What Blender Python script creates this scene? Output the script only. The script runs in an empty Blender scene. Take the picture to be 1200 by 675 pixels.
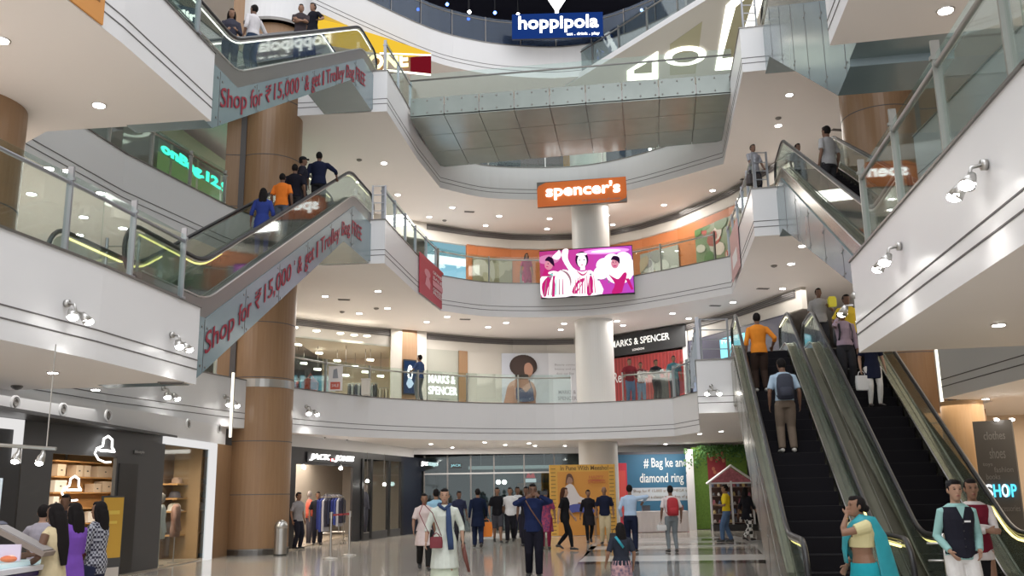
import bpy, bmesh, math, random
from mathutils import Vector as V, Matrix, Quaternion
from mathutils.geometry import tessellate_polygon
random.seed(7)
SC = bpy.context.scene
COL = SC.collection
R = math.radians
PI = math.pi

# ------------------------------------------------------------------ camera
FPX, PITCH, ROLL, EYE = 1095.0, R(12.4), R(-0.9), 1.55
_f = V((0, math.cos(PITCH), math.sin(PITCH)))
_u0 = V((0, -math.sin(PITCH), math.cos(PITCH)))
_r0 = V((1, 0, 0))
_rt = _r0 * math.cos(ROLL) + _u0 * math.sin(ROLL)
_up = _u0 * math.cos(ROLL) - _r0 * math.sin(ROLL)
EYEP = V((0, 0, EYE))
def ray(px, py): return _f * FPX + _rt * (px - 600) + _up * (337.5 - py)
def uz(px, py, z):
    d = ray(px, py); return EYEP + d * ((z - EYE) / d.z)
def uy(px, py, y):
    d = ray(px, py); return EYEP + d * (y / d.y)
cam_d = bpy.data.cameras.new('camera'); cam = bpy.data.objects.new('camera', cam_d); COL.objects.link(cam)
cam_d.sensor_width = 36; cam_d.lens = 36 * FPX / 1200; cam_d.clip_end = 300
m = Matrix((( _rt.x, _up.x, -_f.x), (_rt.y, _up.y, -_f.y), (_rt.z, _up.z, -_f.z)))
cam.matrix_world = Matrix.Translation(EYEP) @ m.to_4x4()
SC.camera = cam

# ------------------------------------------------------------------ materials
MATS = {}
def mat(name, col=(.8, .8, .8), rough=.5, metal=0, emit=None, es=1, noise=0, nscale=8, alpha=1, bump=0, spec=.5, stripe=None):
    if name in MATS: return MATS[name]
    m = bpy.data.materials.new(name); m.use_nodes = True
    nt = m.node_tree; b = nt.nodes['Principled BSDF']
    c = (*col, 1)
    b.inputs['Base Color'].default_value = c
    b.inputs['Roughness'].default_value = rough
    b.inputs['Metallic'].default_value = metal
    b.inputs['Specular IOR Level'].default_value = spec
    if emit:
        b.inputs['Emission Color'].default_value = (*emit, 1); b.inputs['Emission Strength'].default_value = es
    if alpha < 1: b.inputs['Alpha'].default_value = alpha
    if noise or bump:
        tc = nt.nodes.new('ShaderNodeTexCoord'); n = nt.nodes.new('ShaderNodeTexNoise')
        n.inputs['Scale'].default_value = nscale; n.inputs['Detail'].default_value = 4
        nt.links.new(tc.outputs['Object'], n.inputs['Vector'])
        if noise:
            mx = nt.nodes.new('ShaderNodeMix'); mx.data_type = 'RGBA'
            mx.inputs[6].default_value = tuple(max(0, x * (1 - noise)) for x in col) + (1,)
            mx.inputs[7].default_value = tuple(min(1, x * (1 + noise)) for x in col) + (1,)
            nt.links.new(n.outputs['Fac'], mx.inputs[0]); nt.links.new(mx.outputs[2], b.inputs['Base Color'])
        if bump:
            bp = nt.nodes.new('ShaderNodeBump'); bp.inputs['Strength'].default_value = bump; bp.inputs['Distance'].default_value = .01
            nt.links.new(n.outputs['Fac'], bp.inputs['Height']); nt.links.new(bp.outputs['Normal'], b.inputs['Normal'])
    MATS[name] = m
    return m
def emis(name, col, s):
    if name in MATS: return MATS[name]
    m = bpy.data.materials.new(name); m.use_nodes = True; nt = m.node_tree; nt.nodes.clear()
    o = nt.nodes.new('ShaderNodeOutputMaterial'); e = nt.nodes.new('ShaderNodeEmission')
    e.inputs[0].default_value = (*col, 1); e.inputs[1].default_value = s
    nt.links.new(e.outputs[0], o.inputs[0]); MATS[name] = m; return m
def glass(name, tint=(.86, .92, .9), refl=.12, rough=.03, haze=0.0, hazecol=(.5, .6, .58), fac=.55):
    if name in MATS: return MATS[name]
    m = bpy.data.materials.new(name); m.use_nodes = True; nt = m.node_tree; nt.nodes.clear()
    o = nt.nodes.new('ShaderNodeOutputMaterial'); t = nt.nodes.new('ShaderNodeBsdfTransparent'); g = nt.nodes.new('ShaderNodeBsdfGlossy')
    mx = nt.nodes.new('ShaderNodeMixShader'); lw = nt.nodes.new('ShaderNodeLayerWeight'); ma = nt.nodes.new('ShaderNodeMath')
    ma.operation = 'MULTIPLY_ADD'; ma.inputs[1].default_value = .5 * fac; ma.inputs[2].default_value = refl * .3
    lw.inputs[0].default_value = .25
    t.inputs[0].default_value = (*tint, 1); g.inputs['Roughness'].default_value = rough; g.inputs['Color'].default_value = (.9, .95, .95, 1)
    nt.links.new(lw.outputs['Facing'], ma.inputs[0]); nt.links.new(ma.outputs[0], mx.inputs[0])
    nt.links.new(t.outputs[0], mx.inputs[1]); nt.links.new(g.outputs[0], mx.inputs[2])
    last = mx
    if haze:
        d = nt.nodes.new('ShaderNodeBsdfDiffuse'); d.inputs[0].default_value = (*hazecol, 1)
        m2 = nt.nodes.new('ShaderNodeMixShader'); m2.inputs[0].default_value = haze
        nt.links.new(mx.outputs[0], m2.inputs[1]); nt.links.new(d.outputs[0], m2.inputs[2]); last = m2
    nt.links.new(last.outputs[0], o.inputs[0]); MATS[name] = m; return m

WHITE = mat('white_paint', (.75, .75, .76), .35, noise=.02, nscale=.6)
SOFFIT = mat('soffit_paint', (.84, .805, .785), .6, noise=.02, nscale=.5)
UPFLOOR = mat('upper_floor_tile', (.70, .65, .60), .3)
GROOVE = mat('dark_groove', (.12, .11, .11), .7)
STEEL = mat('brushed_steel', (.52, .51, .49), .3, 1)
DSTEEL = mat('dark_steel', (.22, .21, .2), .35, .8)
BRONZE = mat('olive_steel', (.29, .275, .215), .26, .85, noise=.25, nscale=3)
BLACK = mat('black_rubber', (.015, .015, .017), .35)
DARK = mat('dark_panel', (.035, .035, .038), .35)
CHAR = mat('charcoal_cladding', (.07, .07, .072), .45)
GLS = glass('clear_glass')
GLSH = glass('shop_glass', (.9, .93, .93), .06, fac=.22)
GLSB = glass('balustrade_glass', (.78, .82, .78), .12, .04, .04)
COVER = mat('blue_grey_cover', (.18, .25, .275), .22, .1, noise=.08, nscale=1.2)
BRIDGEG = mat('bridge_glass_panel', (.25, .29, .27), .22, .1, noise=.14, nscale=1.5)
STEP = mat('escalator_step', (.010, .009, .012), .8, 0, spec=.15)
LAMP = emis('lamp_white', (1, .97, .92), 20)
LAMPW = emis('lamp_warm', (1, .9, .72), 9)
STRIPW = emis('strip_white', (1, .98, .95), 3.2)
STRIPY = emis('strip_yellow', (1, .85, .3), 2.2)
LETW = emis('letter_white', (1, .99, .97), 2.6)

def wood_mat(name, col, col2, joint=1.0):
    m = bpy.data.materials.new(name); m.use_nodes = True; nt = m.node_tree; b = nt.nodes['Principled BSDF']
    tc = nt.nodes.new('ShaderNodeTexCoord'); mp = nt.nodes.new('ShaderNodeMapping'); n = nt.nodes.new('ShaderNodeTexNoise')
    mp.inputs['Scale'].default_value = (6, 6, .35); n.inputs['Scale'].default_value = 3; n.inputs['Detail'].default_value = 6
    cr = nt.nodes.new('ShaderNodeMix'); cr.data_type = 'RGBA'; cr.inputs[6].default_value = (*col, 1); cr.inputs[7].default_value = (*col2, 1)
    nt.links.new(tc.outputs['Object'], mp.inputs[0]); nt.links.new(mp.outputs[0], n.inputs[0])
    nt.links.new(n.outputs['Fac'], cr.inputs[0]); nt.links.new(cr.outputs[2], b.inputs['Base Color'])
    b.inputs['Roughness'].default_value = .38; MATS[name] = m; return m
WOOD = wood_mat('column_wood', (.27, .155, .08), (.36, .22, .12))
WOODL = wood_mat('light_wood', (.55, .34, .17), (.66, .43, .23))

# ------------------------------------------------------------------ mesh builder
class MB:
    def __init__(s): s.v = []; s.f = []; s.mi = []; s.mats = []
    def _m(s, m):
        if m is None: return 0
        if m not in s.mats: s.mats.append(m)
        return s.mats.index(m)
    def add(s, vs, fs, m=None):
        b = len(s.v); k = s._m(m)
        s.v += [V(p) for p in vs]
        for f in fs: s.f.append([b + i for i in f]); s.mi.append(k)
        return s
    def box(s, c, d, m=None, rz=0, M=None):
        x, y, z = (q / 2 for q in d); vs = [V((a * x, b * y, e * z)) for a in (-1, 1) for b in (-1, 1) for e in (-1, 1)]
        T = M or (Matrix.Translation(V(c)) @ Matrix.Rotation(rz, 4, 'Z'))
        return s.add([T @ p for p in vs], [(0, 1, 3, 2), (4, 6, 7, 5), (0, 4, 5, 1), (2, 3, 7, 6), (0, 2, 6, 4), (1, 5, 7, 3)], m)
    def rings(s, rs, m=None, cap=True):
        n = len(rs[0]); vs = [p for r in rs for p in r]; fs = []
        for i in range(len(rs) - 1):
            for j in range(n):
                k = (j + 1) % n; fs.append((i * n + j, i * n + k, (i + 1) * n + k, (i + 1) * n + j))
        if cap: fs.append(tuple(range(n - 1, -1, -1))); fs.append(tuple((len(rs) - 1) * n + j for j in range(n)))
        return s.add(vs, fs, m)
    def tube(s, pts, r, m=None, n=10, hint=V((0, 0, 1)), flat=None):
        pts = [V(p) for p in pts]
        rad = r if isinstance(r, (list, tuple)) else [r] * len(pts)
        rs = []; last = None
        for i, p in enumerate(pts):
            a = pts[max(0, i - 1)]; b = pts[min(len(pts) - 1, i + 1)]; t = (b - a)
            if t.length < 1e-7: t = V((0, 0, 1))
            t.normalize()
            if last is None:
                h = hint if abs(t.dot(hint)) < .95 else V((1, 0, 0)); u = (h - t * h.dot(t)).normalized()
            else:
                u = (last - t * last.dot(t)); u = u.normalized() if u.length > 1e-6 else last
            last = u; w = t.cross(u)
            ra, rb = rad[i] if isinstance(rad[i], tuple) else (rad[i], rad[i])
            if flat: rb = ra * flat
            rs.append([p + u * (math.cos(q) * rb) + w * (math.sin(q) * ra) for q in [2 * PI * j / n for j in range(n)]])
        return s.rings(rs, m)
    def cap(s, a, b, ra, rb, m=None, n=8):      # capsule
        a = V(a); b = V(b); d = (b - a); L = d.length or 1e-5; d = d / L
        ps = [a - d * ra * .95, a - d * ra * .6, a, b, b + d * rb * .6, b + d * rb * .95]
        return s.tube(ps, [ra * .3, ra * .8, ra, rb, rb * .8, rb * .3], m, n)
    def ell(s, c, r, m=None, n=12, k=8, M=None):
        rs = []
        for i in range(k + 1):
            th = PI * (i + .04 if i == 0 else (i - .04 if i == k else i)) / k
            rs.append([V((math.sin(th) * math.cos(2 * PI * j / n) * r[0], math.sin(th) * math.sin(2 * PI * j / n) * r[1], -math.cos(th) * r[2])) for j in range(n)])
        c = V(c); rs = [[(M @ p if M else p) + c for p in q] for q in rs]
        return s.rings(rs, m)
    def cyl(s, c, r, z0, z1, m=None, n=32, r2=None):
        r2 = r if r2 is None else r2
        return s.rings([[V((c[0] + r * math.cos(2 * PI * j / n), c[1] + r * math.sin(2 * PI * j / n), z0)) for j in range(n)],
                        [V((c[0] + r2 * math.cos(2 * PI * j / n), c[1] + r2 * math.sin(2 * PI * j / n), z1)) for j in range(n)]], m)
    def lathe(s, c, prof, m=None, n=20):
        return s.rings([[V((c[0] + r * math.cos(2 * PI * j / n), c[1] + r * math.sin(2 * PI * j / n), c[2] + z)) for j in range(n)] for r, z in prof], m)
    def prism(s, poly, ax, m=None, mtop=None, mbot=None):
        """poly: list of 3D points (planar), ax: extrusion vector"""
        poly = [V(p) for p in poly]; ax = V(ax); n = len(poly)
        tri = tessellate_polygon([poly]); b = len(s.v)
        s.v += poly + [p + ax for p in poly]
        km = s._m(m); kt = s._m(mtop) if mtop else km; kb = s._m(mbot) if mbot else km
        nrm = V((0, 0, 0))
        for i in range(n): nrm += poly[i].cross(poly[(i + 1) % n])
        flip = nrm.dot(ax) > 0
        for t in tri:
            a, c, d = t; tn = (poly[c] - poly[a]).cross(poly[d] - poly[a])
            if (tn.dot(ax) > 0): a, d = d, a
            s.f.append([b + a, b + c, b + d]); s.mi.append(kb)
            s.f.append([b + n + d, b + n + c, b + n + a]); s.mi.append(kt)
        for i in range(n):
            j = (i + 1) % n
            f = [b + i, b + j, b + n + j, b + n + i]
            s.f.append(f if flip else f[::-1]); s.mi.append(km)
        return s
    def slab(s, outline, z0, z1, m=None, mtop=None, mbot=None):
        return s.prism([V((x, y, z0)) for x, y in outline], (0, 0, z1 - z0), m, mtop, mbot)
    def wall(s, a, b, z0, z1, th=.1, m=None):
        a = V((a[0], a[1], 0)); b = V((b[0], b[1], 0)); d = (b - a).normalized(); n = V((-d.y, d.x, 0)) * th
        return s.slab([(a.x, a.y), (b.x, b.y), ((b + n).x, (b + n).y), ((a + n).x, (a + n).y)], z0, z1, m)
    def build(s, name, m=None, parent=None, smooth=False, loc=None, rz=0, remesh=None, sm=0, **props):
        me = bpy.data.meshes.new(name); me.from_pydata([tuple(p) for p in s.v], [], s.f)
        ml = s.mats if s.mats else [m or WHITE]
        if m is not None and not s.mats: ml = [m]
        for q in ml: me.materials.append(q)
        me.polygons.foreach_set('material_index', s.mi if s.mats else [0] * len(s.mi))
        me.validate()
        if smooth: me.polygons.foreach_set('use_smooth', [True] * len(me.polygons))
        me.update()
        o = bpy.data.objects.new(name, me); COL.objects.link(o)
        if parent: o.parent = parent
        if loc is not None: o.location = loc
        o.rotation_euler.z = rz
        if remesh:
            r = o.modifiers.new('r', 'REMESH'); r.mode = 'VOXEL'; r.voxel_size = remesh; r.use_smooth_shade = True
            if sm:
                q = o.modifiers.new('s', 'SMOOTH'); q.iterations = sm; q.factor = .5
        for k, v in props.items(): o[k] = v
        return o
def empty(name, loc=(0, 0, 0), rz=0, parent=None, **p):
    o = bpy.data.objects.new(name, None); COL.objects.link(o); o.location = loc; o.rotation_euler.z = rz
    if parent: o.parent = parent
    for k, v in p.items(): o[k] = v
    return o
def tag(o, label, cat, group=None):
    o['label'] = label; o['category'] = cat
    if group: o['group'] = group
    return o
def struct(o): o['kind'] = 'structure'; return o
def kids(o): return [c for c in bpy.data.objects if c.parent == o]
def copy_tree(o, parent=None, _k=None):
    c = o.copy(); COL.objects.link(c)
    if parent: c.parent = parent
    for ch in kids(o): copy_tree(ch, c)
    return c

# text as a mesh: returns (verts, faces, width, height) laid in xy plane
_TX = {}
def text_geo(s, extr=.02, bold=0.0, shear=0):
    k = (s, extr, bold, shear)
    if k in _TX: return _TX[k]
    cu = bpy.data.curves.new('t', 'FONT'); cu.body = s; cu.size = 1; cu.extrude = extr; cu.offset = bold; cu.resolution_u = 3; cu.shear = shear
    o = bpy.data.objects.new('t', cu); COL.objects.link(o)
    dg = bpy.context.evaluated_depsgraph_get(); dg.update()
    me = bpy.data.meshes.new_from_object(o.evaluated_get(dg))
    vs = [v.co.copy() for v in me.vertices]; fs = [list(p.vertices) for p in me.polygons]
    bpy.data.objects.remove(o); bpy.data.curves.remove(cu); bpy.data.meshes.remove(me)
    x0 = min(v.x for v in vs); x1 = max(v.x for v in vs); y0 = min(v.y for v in vs); y1 = max(v.y for v in vs)
    vs = [V(((v.x - x0) / (x1 - x0), (v.y - y0) / (y1 - y0), v.z / max(extr, 1e-4))) for v in vs]
    _TX[k] = (vs, fs); return _TX[k]
def put_text(mb, s, o, u, v, n, m, depth=.02, bold=0., fn=None, italic=0):
    """fit text into parallelogram o + a*u + b*v; n: unit normal toward the viewer"""
    vs, fs = text_geo(s, .02, bold, italic); o = V(o); u = V(u); v = V(v); n = V(n)
    out = []
    for p in vs:
        q = o + u * p.x + v * p.y + n * (depth * (p.z * .5 + .5)); out.append(q)
    mb.add(out, fs, m); return mb

class Flat:
    """flat picture: shapes on a plane given by corner o (bottom-left), u (right, full width), v (up, full height), n toward viewer; coordinates 0..1"""
    def __init__(s, o, u, v, n, mb=None): s.o = V(o); s.u = V(u); s.v = V(v); s.n = V(n).normalized(); s.mb = mb or MB(); s.k = 1
    def P(s, a, b, k): return s.o + s.u * a + s.v * b + s.n * (.003 * k)
    def poly(s, pts, m, smooth=0):
        k = s.k; s.k += 1
        if smooth:
            P2 = []
            n = len(pts)
            for i in range(n):
                p0, p1, p2, p3 = (V((*pts[(i + j - 1) % n], 0)) for j in range(4))
                for t in range(smooth):
                    q = t / smooth
                    r = .5 * ((2 * p1) + (-p0 + p2) * q + (2 * p0 - 5 * p1 + 4 * p2 - p3) * q * q + (-p0 + 3 * p1 - 3 * p2 + p3) * q ** 3)
                    P2.append((r.x, r.y))
            pts = P2
        pts = [(min(1, max(0, a)), min(1, max(0, b))) for a, b in pts]
        v3 = [V((a, b, 0)) for a, b in pts]; tri = tessellate_polygon([v3])
        fs = []
        for a, b, c in tri:
            if (v3[b] - v3[a]).cross(v3[c] - v3[a]).z < 0: a, c = c, a
            fs.append((a, b, c))
        s.mb.add([s.P(a, b, k) for a, b in pts], fs, m); return s
    def rect(s, a0, b0, a1, b1, m): return s.poly([(a0, b0), (a1, b0), (a1, b1), (a0, b1)], m)
    def ell(s, a, b, ra, rb, m, n=20, rot=0):
        return s.poly([(a + ra * math.cos(q) * math.cos(rot) - rb * math.sin(q) * math.sin(rot), b + rb * math.sin(q) * math.cos(rot) + ra * math.cos(q) * math.sin(rot)) for q in [2 * PI * i / n for i in range(n)]], m)
    def text(s, t, a0, b0, a1, b1, m, bold=0., depth=.004, italic=0):
        k = s.k; s.k += 1
        put_text(s.mb, t, s.P(a0, b0, k), s.u * (a1 - a0), s.v * (b1 - b0), s.n, m, depth, bold, italic=italic); return s
def board(name, a, b, z0, z1, th, m, parent=None):
    """upright slab from plan point a to b (left to right as seen), returns (object, Flat on its face)"""
    a = V((a[0], a[1], 0)); b = V((b[0], b[1], 0)); d = (b - a); n = V((d.y, -d.x, 0)).normalized()
    mb = MB(); mb.slab([(a.x, a.y), (b.x, b.y), ((b - n * th).x, (b - n * th).y), ((a - n * th).x, (a - n * th).y)], z0, z1, m)
    return mb, Flat(a + V((0, 0, z0)), d, V((0, 0, z1 - z0)), n, mb)
# ------------------------------------------------------------------ people
JNT = {}
def ik(A, T, l1, l2, pole):
    A = V(A); T = V(T); d = T - A; L = d.length
    if L > (l1 + l2) * .995: d = d * ((l1 + l2) * .995 / L); T = A + d; L = d.length
    a = (l1 * l1 - l2 * l2 + L * L) / (2 * L); h = math.sqrt(max(0, l1 * l1 - a * a)); u = d / L
    p = V(pole); p = (p - u * p.dot(u)); p = p.normalized() if p.length > 1e-5 else V((0, 1, 0))
    return A + u * a + p * h, T
POSES = {
 'stand': dict(),
 'walk': dict(aL=(-.085, .24, .09), aR=(.085, -.26, .15), wL=(-.26, -.14, .86), wR=(.26, .2, .9)),
 'walk2': dict(aR=(.085, .22, .09), aL=(-.085, -.24, .15), wR=(.26, -.12, .86), wL=(-.26, .18, .9)),
 'hold': dict(wL=(-.12, .26, 1.08), wR=(.1, .27, 1.06)),
 'phone': dict(wR=(.15, .13, 1.50), wL=(-.24, .05, .84), poleR=(.6, .3, -1)),
 'snap': dict(wL=(-.12, .24, 1.5), wR=(.12, .24, 1.5), poleL=(-1, .1, -.6), poleR=(1, .1, -.6)),
 'face': dict(wL=(-.06, .15, 1.47), wR=(.26, .05, .85), poleL=(-.5, .6, -1)),
 'rail': dict(wL=(-.3, .3, 1.02), wR=(.3, .3, 1.02)),
 'railR': dict(wR=(.42, .2, 1.02)), 'railL': dict(wL=(-.42, .2, 1.02)),
 'akimbo': dict(wR=(.3, .12, 1.3), poleR=(1, 0, -.3)),
 'elbow': dict(wR=(.2, .3, 1.2), poleR=(1, 0, .2)),
 'fold': dict(wL=(.06, .22, 1.17), wR=(-.06, .25, 1.12), poleL=(-1, 0, -.6), poleR=(1, 0, -.6)),
 'sit': dict(),
}
def person(label, x, y, z=0, face=180, h=1.7, skin=(.22, .12, .075), hair='short', haircol=(.012, .01, .01), top=((.1, .1, .1), 'short', .92),
           bottom=('trousers', (.03, .03, .035)), shoes=(.03, .03, .03), pose='stand', fem=False, res=.016, lean=0, head=0, nod=0, build=1.0,
           group=None, detail=False, extra=None, name='person', topmat=None, botmat=None, vest=None, collar=None):
    P = dict(POSES[pose]) if isinstance(pose, str) else dict(pose)
    if extra: P.update(extra)
    root = empty(name, (x, y, z), R(face)); root.scale = (h / 1.7,) * 3
    tag(root, label, 'person', group)
    L = Matrix.Translation(V((0, 0, .95))) @ Matrix.Rotation(-R(lean), 4, 'X') @ Matrix.Translation(V((0, 0, -.95)))
    sit = P.get('sit', 0)
    bw = build; sw = (.165 if fem else .185) * bw; hw = (.1 if fem else .09)
    T = lambda p: (L @ V(p))
    cx = lambda c, rx, ry, n=16: [T((c[0] + rx * math.cos(2 * PI * j / n), c[1] + ry * math.sin(2 * PI * j / n), c[2])) for j in range(n)]
    tor = [(.80, .13, .10, 0), (.88, .165 if not fem else .175, .115, 0), (.97, .15, .11, .0), (1.06, .135 if not fem else .12, .095, .0),
           (1.17, .148 if not fem else .135, .105, .0), (1.28, .165 if not fem else .148, .118 if not fem else .125, .005), (1.36, .168 if not fem else .15, .105, 0), (1.42, .14 if not fem else .125, .08, 0), (1.46, .07, .06, .0)]
    def torso(mb, off=0, z0=.78, z1=1.5):
        rs = [cx((0, cy, zz), (rx * bw + off), (ry * bw + off)) for zz, rx, ry, cy in tor if z0 <= zz <= z1]
        mb.rings(rs)
    # joints
    shL = T((-sw, 0, 1.368)); shR = T((sw, 0, 1.368)); hpL = V((-hw, 0, .88)); hpR = V((hw, 0, .88))
    wL = V(P.get('wL', (-.27, .03, .86))); wR = V(P.get('wR', (.27, .03, .86)))
    if lean and 'wL' not in P: wL = T(wL)
    if lean and 'wR' not in P: wR = T(wR)
    aL = V(P.get('aL', (-.1, .02, .075))); aR = V(P.get('aR', (.1, -.02, .075)))
    elL, wL = ik(shL, wL, .285, .25, P.get('poleL', (-.5, -1, 0))); elR, wR = ik(shR, wR, .285, .25, P.get('poleR', (.5, -1, 0)))
    knL, aL = ik(hpL, aL, .42, .41, P.get('kL', (0, 1, .05))); knR, aR = ik(hpR, aR, .42, .41, P.get('kR', (0, 1, .05)))
    hs = 1.0
    HM = Matrix.Translation(T((0, .0, 1.49))) @ L.to_3x3().to_4x4() @ Matrix.Rotation(R(head), 4, 'Z') @ Matrix.Rotation(-R(nod), 4, 'X')
    H = lambda p: HM @ (V(p) + V((0, .012, .115)))
    b = MB(); torso(b)
    def limb(mb, pts, rr, n=12): mb.tube(pts, rr, None, n)
    # neck + head
    b.tube([T((0, -.008, 1.40)), T((0, -.004, 1.46)), H((0, -.02, -.06))], [.07, .052 if not fem else .046, .05], None, 12)
    hd = [(-.118, .05, .022, .02), (-.105, .04, .038, .042), (-.075, .022, .052, .066), (-.04, .008, .063, .082), (0, .0, .071, .092), (.045, -.004, .074, .095), (.08, -.008, .066, .086), (.105, -.01, .045, .06), (.118, -.012, .018, .025)]
    b.rings([[H((rx * math.cos(2 * PI * j / 16), cy + ry * math.sin(2 * PI * j / 16), zz)) for j in range(16)] for zz, cy, rx, ry in hd])
    b.cap(H((0, .086, .015)), H((0, .104, -.028)), .008, .013)
    b.ell(H((0, .088, -.062)), (.024, .012, .012)); b.ell(H((0, .083, .03)), (.05, .012, .012))
    for sx in (-1, 1): b.ell(H((sx * .076, -.008, -.005)), (.012, .018, .03))
    # arms
    for S, E_, W, sx in ((shL, elL, wL, -1), (shR, elR, wR, 1)):
        limb(b, [S, S.lerp(E_, .3), E_, E_.lerp(W, .3), W], [.052 * bw, .046 * bw, .038, .038, .025])
        d = (W - E_).normalized(); side = d.cross(V((0, 1, 0)))
        if side.length < .3: side = d.cross(V((0, 0, 1)))
        side.normalize(); nr = d.cross(side).normalized()
        # width axis of palm: lies front-back for hanging arms
        wax = nr if abs(d.z) > .6 and pose not in ('face', 'phone', 'snap') else side; pn = d.cross(wax).normalized()
        inn = V((-sx, 0, 0)); pn = pn if pn.dot(inn) > 0 else -pn
        fwd = wax if wax.dot(V((0, 1, .3))) > 0 else -wax
        pc = W + d * .05
        b.tube([W, W + d * .03, W + d * .085], [(.022, .018), (.036, .014), (.038, .012)], None, 10, hint=pn)
        for i, (o_, fl) in enumerate(((-.03, .06), (-.01, .072), (.01, .076), (.03, .068))):
            p0 = W + d * .08 + fwd * o_; p1 = p0 + d * fl * .5 + pn * fl * .12; p2 = p1 + d * fl * .38 + pn * fl * .34
            b.tube([p0, p1, p2], [.0095, .0088, .007], None, 7)
        t0 = W + d * .025 + fwd * .025; t1 = t0 + d * .03 + fwd * .028 + pn * .008; b.tube([t0, t1, t1 + d * .032 + fwd * .006 + pn * .012], [.012, .0105, .008], None, 7)
    # legs
    for Hp, K, A, sx in ((hpL, knL, aL, -1), (hpR, knR, aR, 1)):
        limb(b, [Hp, Hp.lerp(K, .4), K, K.lerp(A, .3), A], [.088, .075, .054, .055, .036])
        if A.z > .11: td = V((0, .1, -.06))
        else: td = V((sx * .02, .12, -.02))
        b.tube([A + V((0, -.05, -.035)), A + V((0, .02, -.03)), A + td + V((0, 0, -.015)), A + td * 1.45 + V((0, 0, -.018))], [(.03, .03), (.036, .034), (.04, .022), (.03, .014)], None, 10)
    sk = mat('skin_%d_%d' % (skin[0] * 100, skin[1] * 100), skin, .5, spec=.35)
    b.build('body', sk, root, remesh=res, sm=1)
    cm = lambda c, n: mat('%s_%d_%d_%d' % (n, c[0] * 999, c[1] * 999, c[2] * 999), c, .9, noise=.12, nscale=14, bump=.25, spec=.12)
    # top
    tc, sl, hem = top
    if tc is not None:
        t = MB(); off = .02
        if hem < .8:   # long kurta / dress with flare
            rs = [cx((0, cy, zz), (rx * bw + off), (ry * bw + off)) for zz, rx, ry, cy in tor if .85 < zz <= 1.47]
            fl = P.get('flare', .05); steps = [hem + (.86 - hem) * q for q in (0, .33, .66)]
            lo = []
            dy = (aL.y + aR.y) / 2
            for zz in steps:
                q = (.88 - zz) / .5; lo.append([V(((.165 + .02 + fl * q) * bw * math.cos(2 * PI * j / 16), dy * q * .4 + (.12 + .03 + (abs(aL.y - aR.y) * .28 + fl) * q) * math.sin(2 * PI * j / 16), zz)) for j in range(16)])
            t.rings(lo + rs)
        else:
            rs = [cx((0, cy, zz), (rx * bw + off), (ry * bw + off)) for zz, rx, ry, cy in tor if hem - .02 < zz <= 1.47]
            q = rs[0]; c0 = sum(q, V()) / 16; lo = [c0 + (p - c0) * 1.03 + V((0, 0, -(.04))) for p in q]
            t.rings([lo] + rs)
        for S, E_, W in ((shL, elL, wL), (shR, elR, wR)):
            inS = S + (T((0, 0, 1.42)) - S) * .45
            if sl == 'short': t.tube([inS, S, S.lerp(E_, .4), S.lerp(E_, .82)], [.045, .061 * bw, .058 * bw, .062], None, 12)
            elif sl == 'long': t.tube([inS, S, S.lerp(E_, .5), E_, E_.lerp(W, .5), E_.lerp(W, .93)], [.045, .060 * bw, .055 * bw, .050, .045, .038], None, 12)
            elif sl == 'half': t.tube([inS, S, S.lerp(E_, .5), E_, E_.lerp(W, .35)], [.045, .060 * bw, .056 * bw, .052, .05], None, 12)
            else: t.ell(S, (.045, .05, .05))
        t.build('kurta' if hem < .8 else 'shirt', topmat or cm(tc, 'cloth'), root, remesh=res * .95, sm=1)
    bk, bc = bottom[0], bottom[1]
    q = MB()
    if bk in ('trousers', 'shorts', 'leggings', 'jeans'):
        rs = [cx((0, cy, zz), (rx * bw + .012), (ry * bw + .012)) for zz, rx, ry, cy in tor if zz < 1.0]; q.rings(rs)
        sk_ = 0 if bk == 'leggings' else .014
        for Hp, K, A in ((hpL, knL, aL), (hpR, knR, aR)):
            if bk == 'shorts': q.tube([Hp, Hp.lerp(K, .5), K], [.105, .095, .085], None, 12)
            else: q.tube([Hp, Hp.lerp(K, .45), K, K.lerp(A, .4), A + V((0, 0, .0))], [.10, .085 + sk_, .066 + sk_, .062 + sk_, .043 + sk_ * 1.6], None, 12)
        q.build('shorts' if bk == 'shorts' else 'trousers', botmat or cm(bc, 'trouser'), root, remesh=res * .95, sm=1)
    elif bk in ('skirt', 'wide'):
        hem2 = bottom[2]; dy = (aL.y + aR.y) / 2; ab = abs(aL.y - aR.y); lo = []
        for zz in [hem2 + (.84 - hem2) * k for k in (0, .25, .5, .75)]:
            g = (.88 - zz) / .8; lo.append([V(((.18 * bw + bottom[3] * g + .012 * math.sin(7 * 2 * PI * j / 28) * g) * math.cos(2 * PI * j / 28), dy * g * .5 + (.135 * bw + (bottom[3] + ab * .3) * g) * math.sin(2 * PI * j / 28), zz)) for j in range(28)])
        q.rings(lo + [cx((0, cy, zz), rx * bw + .018, ry * bw + .018, 28) for zz, rx, ry, cy in tor if .86 < zz < 1.0])
        q.build('skirt', botmat or cm(bc, 'skirt'), root, smooth=True)
    if vest:
        t = MB(); rs = [cx((0, cy, zz), (rx * bw + .032), (ry * bw + .032)) for zz, rx, ry, cy in tor if .95 < zz < 1.44]
        q0 = rs[0]; c0 = sum(q0, V()) / 16; t.rings([[c0 + (p - c0) * 1.02 + V((0, 0, -.07 - (.05 if p.y > .05 and abs(p.x) < .1 else 0))) for p in q0]] + rs)
        t.build('waistcoat', cm(vest, 'vest'), root, remesh=res * .8, sm=1)
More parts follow.
